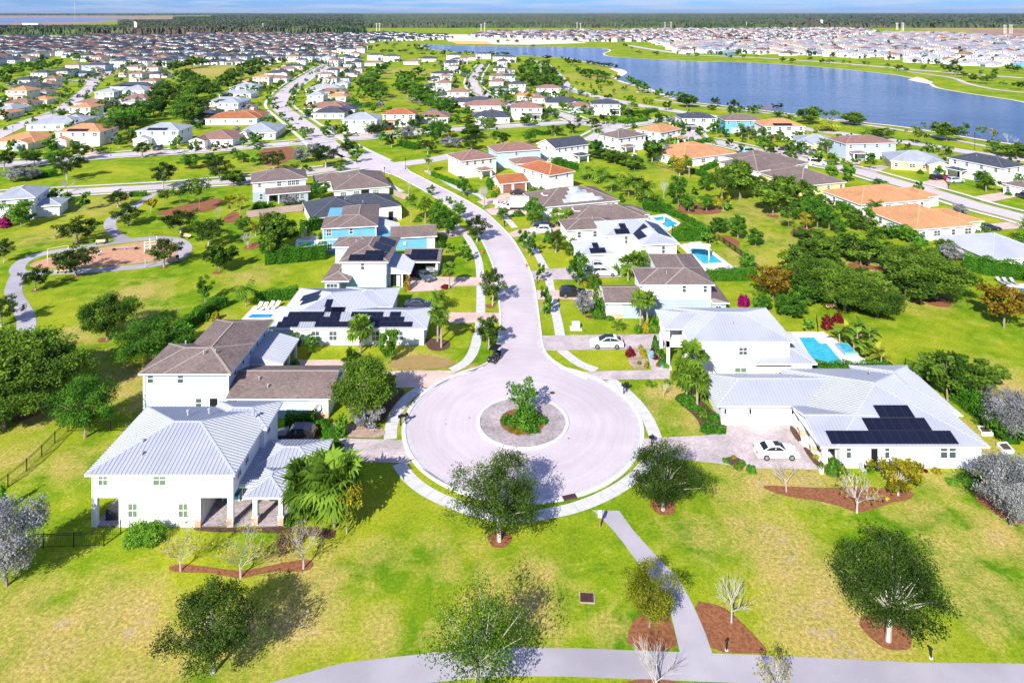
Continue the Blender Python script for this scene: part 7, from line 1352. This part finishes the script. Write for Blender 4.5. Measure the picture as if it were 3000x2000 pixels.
# ------------------------------------------------------------------ street furniture
def mailbox(c, x, y, rz=0, two=True):
    X, Y = U(c, x, y); t = thing('mailbox','black post mailbox','mailbox',(X,Y,.02),rz,None,'mailboxes'); MB().cbox(0,0,0,.11,.11,1.0).build('post','black_metal',t); mb = MB(); mb.box(-.3,.3,-.12,.12,1.0,1.22); mb.tube((-.3,0,1.22),(.3,0,1.22),.12,.12,10); mb.build('box','black_metal',t); MB().box(.05,.2,.13,.15,1.15,1.4).build('flag','black_metal',t)
for a in (('d3',178,835,.6),('d3',215,828,.5),('d3',1755,612,-.6),('d3',1775,600,-.5),('d3',1952,985,.2),('c6',205,692,1.2),('c6',455,1128,1.4),('c5',1748,482,.9),('c5',2033,692,1.1),('e6',750,600,.3)): mailbox(*a)
def lamp(c, x, yb, yt, desc, sign=False):
    X, Y = U(c, x, yb); h = max(2.4, hgt(c, x, yt, Y)); t = thing('street_lamp' if not sign else 'street_sign', desc, 'lamp' if not sign else 'sign', (X,Y,0), 0, None, 'street lamps' if not sign else 'street signs'); MB().tube((0,0,0),(0,0,h),.07,.05,8).lathe((0,0,0),[(.16,0),(.16,.25),(.08,.4)],8).build('post','black_metal',t)
    if sign: MB().tube((0,-.03,h-.35),(0,.03,h-.35),.38,.38,8).build('sign_plate','black_metal',t)
    else: MB().lathe((0,0,h),[(.1,0),(.2,.15),(.16,.5),(.05,.62)],8).build('lantern','black_metal',t)
for a in (('c5',1275,250,180),('c5',1115,312,248),('c5',790,205,175),('c7',1975,360,245),('e4',690,510,415),('c2',1605,870,790),('e1',178,985,950),('e1',1528,1305,1255)): lamp(*a,'slim black street lamp')
for a in (('c5',900,190,135),('e2',1885,1010,960),('e4',757,515,490),('e4',797,500,470),('e4',490,455,418),('e4',820,480,435)): lamp(*a,'black-backed round road sign on a post',True)
X, Y = U('d7',1780,105); t = thing('path_sign','brown wooden post with a small white notice by the path','sign',(X,Y,0),0,None,None,True); MB().cbox(0,0,0,.14,.14,1.75).build('post','brown_wood',t); MB().cbox(0,-.09,1.05,.36,.04,.72).build('notice','sign_white',t)
for x, y, dsc in ((302,1188,'low black path light in the mulch bed'),(1712,1240,'low black path light in the lawn by the trail')): X, Y = U('d8',x,y); t = thing('path_light',dsc,'light',(X,Y,0),0,None,'path lights'); MB().tube((0,0,0),(0,0,.75),.06).build('post','black_metal',t); MB().lathe((0,0,.72),[(.07,0),(.13,.03),(.13,.07),(.03,.16)],10).build('cap','black_metal',t); MB().lathe((0,0,0),[(.14,0),(.14,.06)],10).build('foot','sign_white',t)
X, Y = U('d7',1692,590); t = thing('drain_grate','square iron drain grate in the front lawn','drain',(X,Y,.0),R(-4),None,None,True); MB().cbox(0,0,0,1.34,1.14,.05).build('apron','dirt',t); mb = MB(); mb.cbox(0,0,.05,1.15,.95,.01,0)
for i in range(9): mb.cbox(-.5+i*.125,0,.06,.07,.9,.03,1)
mb.build('grate',['black_metal','iron'],t)
X, Y = U('d3',1370,1345); t = thing('storm_inlet','rusty storm drain inlet in the circle kerb','drain',(X,Y,.0),R(17),None,None,True); MB().cbox(0,0,0,1.5,.62,.15).build('frame','iron',t); mb = MB()
for i in range(8): mb.cbox(-.6+i*.17,0,.15,.06,.5,.02)
mb.build('grate','black_metal',t)
X, Y = U('d3',1250,605); thing1('manhole_cover',MB().lathe((0,0,0),[(.36,0),(.36,.012),(.30,.016)],20),'iron','round iron manhole cover in the circle road','manhole',X,Y,.026,fix=True)
X, Y = U('d3',1415,150); t = thing('utility_cabinet','pale green utility cabinet on a concrete pad in the lawn','utility box',(X,Y,0),0,None,None,True); MB().cbox(0,0,0,1.9,1.6,.1).build('pad','concrete',t); mb = MB(); mb.cbox(0,0,.1,1.25,1.0,.85); mb.cbox(0,0,.95,1.3,1.05,.06); mb.build('cabinet','utility_grey',t)
X, Y = U('c6',135,515); t = thing('utility_cabinet','green utility cabinet by the parked box truck','utility box',(X,Y,0),0,None,None,True); mb = MB(); mb.cbox(0,0,0,1.2,1.0,.9); mb.cbox(0,0,.9,1.25,1.05,.06); mb.build('cabinet','utility_grey',t)
def hydrant(c, x, y, dsc): X, Y = U(c,x,y); t = thing('fire_hydrant',dsc,'hydrant',(X,Y,.02),0,None,None,True); MB().lathe((0,0,0),[(.17,0),(.17,.06),(.11,.1),(.11,.55),(.15,.58),(.13,.68),(.05,.78)],12).build('barrel','hydrant_red',t); MB().tube((-.2,0,.45),(.2,0,.45),.06).build('outlet','hydrant_red',t)
hydrant('c5',1862,898,'orange-red fire hydrant on the left verge'); hydrant('c6',372,1000,'orange-red fire hydrant at the right kerb')
X, Y = U('c5',1513,1068); t = thing('wheeled_bin','dark blue-grey wheeled bin beside the open garage','bin',(X,Y,.04),0,None,None,True); mb = MB(); mb.face([(-.25,-.3,0),(.25,-.3,0),(.3,-.36,1.0),(-.3,-.36,1.0)]); mb.box(-.27,.27,-.3,.3,.05,1.0); mb.build('bin_body','paint_slate',t); MB().cbox(0,0,1.0,.64,.74,.07).build('lid','paint_slate',t)
# porch things of the nearest left house
t = thing('covered_grill','barbecue grill under a charcoal cover in the corner porch','grill',(-40.0,71.7,.08),.1,None,None,True); mb = MB(); mb.box(-.75,.75,-.35,.35,0,.95); mb.face([(-.75,-.35,.95),(.75,-.35,.95),(.55,0,1.25),(-.55,0,1.25)]); mb.face([(.75,.35,.95),(-.75,.35,.95),(-.55,0,1.25),(.55,0,1.25)]); mb.face([(-.75,.35,.95),(-.75,-.35,.95),(-.55,0,1.25)]); mb.face([(.75,-.35,.95),(.75,.35,.95),(.55,0,1.25)]); mb.build('cover','charcoal_cloth',t)
t = thing('outdoor_sofa','turquoise cushioned sofa in the front porch','sofa',(-29.3,74.6,.09),0,None,None,True); MB().box(-.8,.8,-.4,.4,.1,.42).build('seat','turquoise_cloth',t); MB().box(-.8,.8,.3,.48,.42,.95).build('backrest','turquoise_cloth',t)
for x in (-.85,.85): MB().cbox(x,0,0,.12,.9,.6).build('armrest','white_trim',t)
X, Y = U('d4',320,575); t = thing('garden_chair','small blue garden chair on the front walk','chair',(X,Y,.05),.3,None,None,True); MB().box(-.28,.28,-.28,.28,.32,.4).build('seat','blue_siding',t); MB().bar((0,.26,.4),(0,.4,1.0),.56,.05).build('backrest','blue_siding',t)
for x in (-.24,.24):
    for y in (-.24,.24): MB().cbox(x,y,0,.06,.06,.32).build('leg','blue_siding',t)
X, Y = U('d5',965,988); t = thing('garden_chair','grey metal garden chair by the white wall','chair',(X,Y,0),.2,None,None,True); MB().box(-.26,.26,-.26,.26,.4,.45).build('seat','grey_metal',t); MB().bar((0,.26,.45),(0,.36,1.0),.5,.04).build('backrest','grey_metal',t)
for x in (-.23,.23):
    for y in (-.23,.23): MB().cbox(x,y,0,.04,.04,.4).build('leg','grey_metal',t)
X, Y = U('d5',606,985); t = thing('potted_plant','round shrub in a tall white pot at the porch corner','plant pot',(X,Y,0),0,None,None,True); MB().lathe((0,0,0),[(.22,0),(.30,.6),(.33,.62)],14).build('pot','white_trim',t); o_ = put('foliage', bush_mesh('olive_leaf',3,700,.06), t, (0,0,.55)); o_.scale = (.75,.75,.7)
X, Y = U('d4',400,650); t = thing('potted_plant','small plant in a turquoise pot at the front steps','plant pot',(X,Y,.03),0,None,None,True); MB().lathe((0,0,0),[(.16,0),(.24,.4),(.26,.42)],12).build('pot','turquoise_cloth',t); o_ = put('foliage', bush_mesh('bright_leaf',4,400,.08), t, (0,0,.35)); o_.scale = (.6,.6,.5)
P = V('d5',[(1655,437),(1760,432),(1835,500),(1715,503)]); SX, SY = P[0]; P = [(a-SX, b-SY) for a, b in P]; mb = MB()
for i in range(3):
    for j in range(4):
        a, b = (i+.06)/3, (i+.94)/3; c_, d_ = (j+.06)/4, (j+.94)/4; f = lambda s, r: tuple((P[0][k]*(1-s) + P[1][k]*s)*(1-r) + (P[3][k]*(1-s) + P[2][k]*s)*r for k in (0,1)); mb.prism([f(a,c_),f(b,c_),f(b,d_),f(a,d_)], 0, .06)
tag(mb.build('stepping_slabs','white_trim',None,(SX,SY,0)),'grid of pale paving slabs in the side garden','paving',None,None,True)
def rbed(c, pts, dsc):
    P = V(c, pts); x0, y0 = P[0]; L_ = [(a-x0,b-y0) for a,b in P]; t = thing('raised_bed',dsc,'planter',(x0,y0,0),0,None,'raised garden beds',True); mb = MB()
    for i in range(4): a,b = L_[i],L_[(i+1)%4]; mb.bar((*a,.2),(*b,.2),.14,.4)
    mb.build('frame','white_trim',t); mb = MB(); poly(mb, L_, .3); mb.build('soil','dark_mulch',t)
rbed('d5',[(2120,755),(2200,745),(2262,815),(2175,815)],'white-framed raised bed of bare soil'); rbed('d5',[(1955,608),(2035,606),(2085,662),(1990,662)],'white-framed raised bed with dark squares')
X, Y = U('d5',1908,680); thing1('fire_pit',MB().lathe((0,0,0),[(.9,0),(.9,.28),(.7,.3),(.66,.1)],18),'stone_base','round stone fire pit in the side garden','fire pit',X,Y,fix=True)
X, Y = U('d4',2135,662); t = thing('storage_box','bright blue storage box on the pool deck','box',(X,Y,.1),.2,None,None,True); MB().cbox(0,0,0,1.3,.7,.6).build('body','paint_navy',t); MB().cbox(0,0,.6,1.36,.76,.08).build('lid','blue_siding',t)
X, Y = U('d2',1630,690); t = thing('satellite_dish','pale satellite dish on the white garage wall','dish',(-24.3,89.1,1.5),0,None,None,True); mb = MB(); mb.lathe((0,0,0),[(.05,0),(.3,.06),(.42,.16),(.40,.17),(.02,.04)],16); o_ = mb.build('reflector','grey_metal',t); o_.rotation_euler = (R(70),0,.3); MB().tube((0,.05,-.3),(0,-.02,0),.03).build('bracket','grey_metal',t)
# ------------------------------------------------------------------ playground
def bench(c, x, y, rz, dsc):
    X, Y = U(c,x,y); t = thing('park_bench',dsc,'bench',(X,Y,.03),rz,None,'playground benches',False); MB().box(-.95,.95,-.25,.25,.42,.48).build('seat','tan_wood',t); MB().bar((0,.24,.5),(0,.32,.9),1.9,.05).build('backrest','tan_wood',t)
    for x_ in (-.75,.75): MB().cbox(x_,0,0,.08,.45,.42).build('leg','black_metal',t)
for x, y, r in ((690,742,.2),(1287,702,-.4),(425,942,PI),(1190,868,PI+.4)): bench('c4',x,y,r,'wooden bench beside the playground path')
bench('c7',880,1585,0,'wooden bench under the big trees'); bench('e5',0,-40,0,'wooden bench by the lake') if False else None
for x, y in ((736,735),(1252,697),(487,938),(1222,850)): X, Y = U('c4',x,y); t = thing('litter_bin','dark round litter bin by a playground bench','bin',(X,Y,.03),0,None,'playground litter bins'); MB().lathe((0,0,0),[(.28,0),(.30,.85)],12).build('bin_body','dark_bronze',t); MB().lathe((0,0,.85),[(.32,0),(.32,.06),(.15,.16)],12).build('lid','black_metal',t)
A, B = U('c4',327,868), U('c4',470,842); t = thing('swing_set','pale yellow swing frame at the edge of the playground','swing',(A[0],A[1],0),math.atan2(B[1]-A[1],B[0]-A[0]),None,None,True); w = math.dist(A,B); hs = max(2.3, hgt('c4',327,775,A[1])); MB().tube((0,0,hs),(w,0,hs),.06).build('top_bar','yellow_metal',t)
for x in (0,w):
    for y in (-.7,.7): MB().tube((x,y,0),(x,0,hs),.05).build('leg','yellow_metal',t)
for x in (w*.35,w*.7): s_ = MB().cbox(x,0,.5,.5,.2,.05).build('swing_seat','rubber',t); mb = MB(); mb.tube((x-.22,0,.5),(x-.22,0,hs),.012,n=4); mb.tube((x+.22,0,.5),(x+.22,0,hs),.012,n=4); mb.build('chain','grey_metal',s_)
X, Y = U('c4',862,782); t = thing('seesaw','long grey seesaw with tyre stops','seesaw',(X,Y,.03),.15,None,None,True); MB().bar((-2.4,0,.55),(2.4,0,.75),.16,.1).build('beam','grey_metal',t); MB().tube((0,-.35,0),(0,0,.62),.05).tube((0,.35,0),(0,0,.62),.05).build('stand','grey_metal',t)
for x in (-2.2,2.2): MB().tube((x,-.12,.2),(x,.12,.2),.34,.34,12).build('tyre','rubber',t)
X, Y = U('c4',1040,800); t = thing('climbing_frame','white post-and-bar climbing frame on the playground','climber',(X,Y,.03),.1,None,None,True)
for x, h in ((-1.3,2.4),(-.2,3.0),(1.2,3.4)): MB().tube((x,0,0),(x,0,h),.07).build('post','white_trim',t)
for z in (1.0,1.6,2.2): MB().tube((-1.3,0,z),(1.2,0,z+.2),.04).build('rung','white_trim',t)
X, Y = U('c4',680,820); t = thing('spring_rider','small white and dark spring rider','play rider',(X,Y,.03),.4,None,None,True); MB().tube((0,0,0),(0,0,.4),.12).build('spring','rubber',t); mb = MB(); mb.box(-.5,.5,-.14,.14,.4,.62); mb.tube((.35,0,.6),(.5,0,1.0),.1); mb.build('seat','sign_white',t)
X, Y = U('c4',1002,902); t = thing('playground_post','grey notice post at the lower edge of the playground path','sign',(X,Y,.02),0,None,None,True); MB().cbox(0,0,0,.16,.16,1.8).build('post','grey_metal',t); MB().cbox(0,-.1,1.2,.3,.04,.5).build('notice','garage_grey',t)
A = U('c4',1045,682); t = thing('bike_rack','wavy black bicycle rack behind the playground','bike rack',(A[0],A[1],0),0,None,None,True); mb = MB(); pts = []
for i in range(49): s_ = i/48; pts.append((s_*2.6, 0, .12 + .72*(.5 - .5*math.cos(s_*2*PI*4))))
for a, b in zip(pts[:-1], pts[1:]): mb.tube(a,b,.035,n=5,cap=False)
mb.build('rail','black_metal',t)
A, B = U('e5',662,126), U('e5',700,126); t = thing('pergola','dark red timber arch on the lake bank','pergola',(A[0],A[1],0),0,None,None,True); w = B[0]-A[0]
for x in (0,w): MB().cbox(x,0,0,.3,.3,3.0).build('post','garage_brown',t)
MB().box(-.7,w+.7,-.3,.3,3.0,3.3).build('beam','garage_brown',t)
X, Y = U('e4',990,250); bench('e4',990,252,.2,'dark bench on the lake path')
# dark patches of old tar and tyre scuffs are part of the road surface
mat('old_tar', (.20,.18,.195), (.27,.24,.26), 1.5, .9); mb = MB()
for (c, pts) in (('d3',[(310,1130),(370,1180),(430,1220),(540,1275),(520,1262),(440,1212),(380,1170)]),('d3',[(405,575),(440,550),(530,505),(500,525)]),('d3',[(620,470),(700,440),(800,400),(700,452)])): poly(mb, V(c,pts), .145)
for i in range(9): X, Y = U('d3', random.uniform(300,1800), random.uniform(650,1250)); r = random.uniform(.06,.16); poly(mb, [(X+r*math.cos(t_),Y+r*1.5*math.sin(t_)) for t_ in [k*PI/4 for k in range(8)]], .046)
struct(mb.build('road_stains',['old_tar']))
# ------------------------------------------------------------------ far poles, tower and site
for c, L_ in (('c2',((243,220,160),(264,220,158),(963,218,165),(988,218,155),(1624,212,155),(1648,212,160),(2230,208,153),(2272,208,150))),('c3',((440,193,152),(478,193,160),(1472,208,157),(1482,208,159),(1512,214,155),(1522,214,156),(2215,235,170),(2227,235,171),(2255,235,168),(2269,235,169))),('c1',((1812,228,160),))):
    for x, yb, yt in L_:
        X, Y = U(c,x,yb); h = hgt(c,x,yt,Y); t = thing('power_pole','pale transmission pole','pole',(X,Y,0),0,None,'transmission poles beyond the estate'); MB().tube((0,0,0),(0,0,h),1.0,.6,8).build('shaft',mat('pole_concrete',(.62,.58,.52),(.55,.51,.46),.1,.8),t); MB().cbox(0,0,h*.88,7,.5,.5).build('cross_arm','pole_concrete',t)
for c, x, yb, yt, w in (('c1',937,232,152,4.0),('c3',957,188,138,4.5)):
    X, Y = U(c,x,yb); h = hgt(c,x,yt,Y); t = thing('silo_tower','broad pale tower standing before the woods','tower',(X,Y,0),0,None,'towers before the woods'); MB().box(-w*.8,w*.8,-w*.6,w*.6,0,h*.92).build('shaft','pole_concrete',t); MB().box(-w,w*.3,-w*.5,w*.5,h*.92,h).build('cap','white_trim',t)
X, Y = U('c1',515,134); h = hgt('c1',515,2,Y); t = thing('radio_mast','thin lattice radio mast on the far left field','mast',(X,Y,0),0,None,None,True); mb = MB()
for a in range(3): an = 2*PI*a/3; mb.bar((2.2*math.cos(an),2.2*math.sin(an),0),(.8*math.cos(an),.8*math.sin(an),h),.5)
n = 26
for k in range(n):
    z0, z1 = h*k/n, h*(k+1)/n
    for a in range(3): a0, a1 = 2*PI*a/3, 2*PI*(a+1)/3; r0 = 2.2-1.4*k/n; r1 = 2.2-1.4*(k+1)/n; mb.bar((r0*math.cos(a0),r0*math.sin(a0),z0),(r1*math.cos(a1),r1*math.sin(a1),z1),.3)
mb.build('lattice','grey_metal',t)
for z in (h*.45,h*.62,h*.8): MB().cbox(0,0,z,5,5,1.6).build('antenna_platform','white_trim',t)
for c, x, yb, w, hh, m, d in (('e7',640,288,11,4,'hydrant_red','orange site container on the sand'),('e7',68,282,9,4,'hydrant_red','orange container at the left of the sand'),('e7',222,280,10,4,'hydrant_red','reddish container left of centre on the sand'),('e7',165,284,14,5,'white_trim','white site cabin on the sand'),('e7',250,176,60,6,'white_trim','long low white shed on the far brown field')):
    X, Y = U(c,x,yb); mb = MB(); mb.cbox(0,0,0,w,w*.35,hh); mb.cbox(0,0,hh,w*.96,w*.33,.3); thing1('site_container' if w < 30 else 'field_shed',mb,m,d,'container' if w < 30 else 'shed',X,Y,fix=True)

# the air: far woods fade to blue
mb = MB(); mb.box(-27500, 27500, -500, 41500, -1, 150); hz = mb.build('haze', [mat('haze_air', (.5,.6,.8))]); struct(hz, 'stuff'); m = MAT['haze_air']; nt = m.node_tree; nt.nodes.clear(); o = N(nt, 'ShaderNodeOutputMaterial'); v = N(nt, 'ShaderNodeVolumePrincipled'); v.inputs['Color'].default_value = (.55,.72,1,1); v.inputs['Density'].default_value = 2.4e-5; v.inputs['Anisotropy'].default_value = .2; nt.links.new(v.outputs[0], o.inputs['Volume']); hz['label'] = 'thin blue air haze over the far land'
SC.cycles.volume_bounces = 0
# ------------------------------------------------------------------ names for everything: what it looks like and where it stands
LM = [('the front trail',1500,1900),('the front trail',2300,1940),('the front trail',1050,1930),('the diagonal path',1960,1650),('the lower rim of the circle',1500,1520),('the drain grate',1720,1750),('the circle island',1530,1230),('the right rim of the circle',1900,1290),
 ('the left rim of the circle',1170,1250),('the nearest left house',520,1400),('the left railing fence',150,1400),('the nearest left lawn',620,1750),('the left mulch bed',700,1660),('the corner porch',320,1560),('the small porch roof',880,1480),('the light blue house',760,1080),('the light blue garage',1000,1180),('the far-left oaks',150,1130),
 ('the long solar-roofed house',1050,950),('the solar house pool',730,920),('the blue-board solar house',1080,760),('the strong blue house',1070,640),('the slate-blue roof',1000,600),('the tall clipped hedge',860,740),('the playground',300,740),('the winding park path',70,860),('the upper park path',370,600),('the left park lawn',700,850),('the left cross street',300,550),
 ('the left edge house',60,580),('the brown bed beside the park',550,590),('the shaded bed by the boulevard',900,440),('the grey-blue porch house',820,540),('the crossing',1180,480),('the left pavement',1390,850),('the upper left pavement',1400,640),('the right pavement',1620,900),('the upper right pavement',1530,690),('the brown tile garage',1510,530),
 ('the rosy-roofed corner house',1400,480),('the crossing lawn',1230,420),('the silver shrub bed',1380,400),('the brown-roofed garage house',1920,870),('the stepped metal roof house',1850,740),('the long shaded pool',2080,760),('the white float pool',1950,650),('the silver solar roof',1780,570),('the coconut palm row',1850,530),('the hedge behind the slate gable',1800,480),
 ('the two-level porch house',2200,1000),('the turquoise pool',2450,1050),('the banana plants',2500,970),('the nearest right house',2500,1300),('the white saloon car',2270,1320),('the porch house walk',1900,1030),('the right palm bed',2050,1180),('the right mulch bed',2450,1450),('the right edge of the front lawn',2930,1430),('the right front lawn',2600,1750),('the railing on the right strip',2250,760),
 ('the right green strip',2400,700),('the big shade trees',2550,800),('the right edge garden',2850,850),('the twin orange roofs',2750,620),('the brown-roofed right row',2300,500),('the autumn tree',2270,830),('the orange right bungalow',2080,450),('the lake-side street',2600,520),('the pale yellow house',2330,410),('the slate gabled house',2850,480),('the lake bank',2700,370),('the red arch',2250,320),
 ('the lake point',1900,230),('the lake boulevard',1650,230),('the lakeside lawn',1800,270),('the upper middle street',1400,250),('the middle row houses',1320,300),('the central green strip',1170,270),('the strip beside it',1090,260),('the curving boulevard',860,270),('the white field',650,240),('the left green strip',540,330),('the upper left street',220,300),('the far left close',280,230),
 ('the left tile house',240,400),('the grey-roofed driveway house',460,400),('the upper crossing',1770,370),('the upper right houses',1900,380),('the far shore lawn',2300,190),('the right end of the lake',2850,260),('the sandy spit',2700,240),('the far shore houses',2500,160),('the far side of the lake',1800,150),('the head of the lake',1300,150),('the far left blocks',250,150),('the far middle blocks',700,140),('the far left field',150,60),('the far woods',1500,75)]
def ordn(i): return {1:'1st',2:'2nd',3:'3rd'}.get(i, f'{i}th') if i % 100 not in (11,12,13) and i < 21 else f"{i}{ {1:'st',2:'nd',3:'rd'}.get(i % 10,'th') if i % 100 not in (11,12,13) else 'th'}"
bpy.context.view_layer.update(); G_ = {}
for o, desc, where, fix in REG:
    x, y, _ = o.matrix_world.translation; y = max(y, 1); px, py, _ = scr(x, y, 0); o['_s'] = (px, py)
    if fix and not where: key = desc
    else:
        w = where or min(LM, key=lambda q: (q[1]-px)**2 + ((q[2]-py)*1.6)**2)[0]; key = f"{desc} near {w}"
    G_.setdefault(key, []).append(o)
for key, L_ in G_.items():
    L_.sort(key=lambda o: o['_s'][0])
    for i, o in enumerate(L_):
        n = len(L_); lab = key
        if n == 2: lab = f"{key}, {'left' if i == 0 else 'right'} of the two"
        elif n > 2: lab = f"{key}, {ordn(i+1)} from left"
        wds = lab.split()
        o['label'] = lab
        del o['_s']
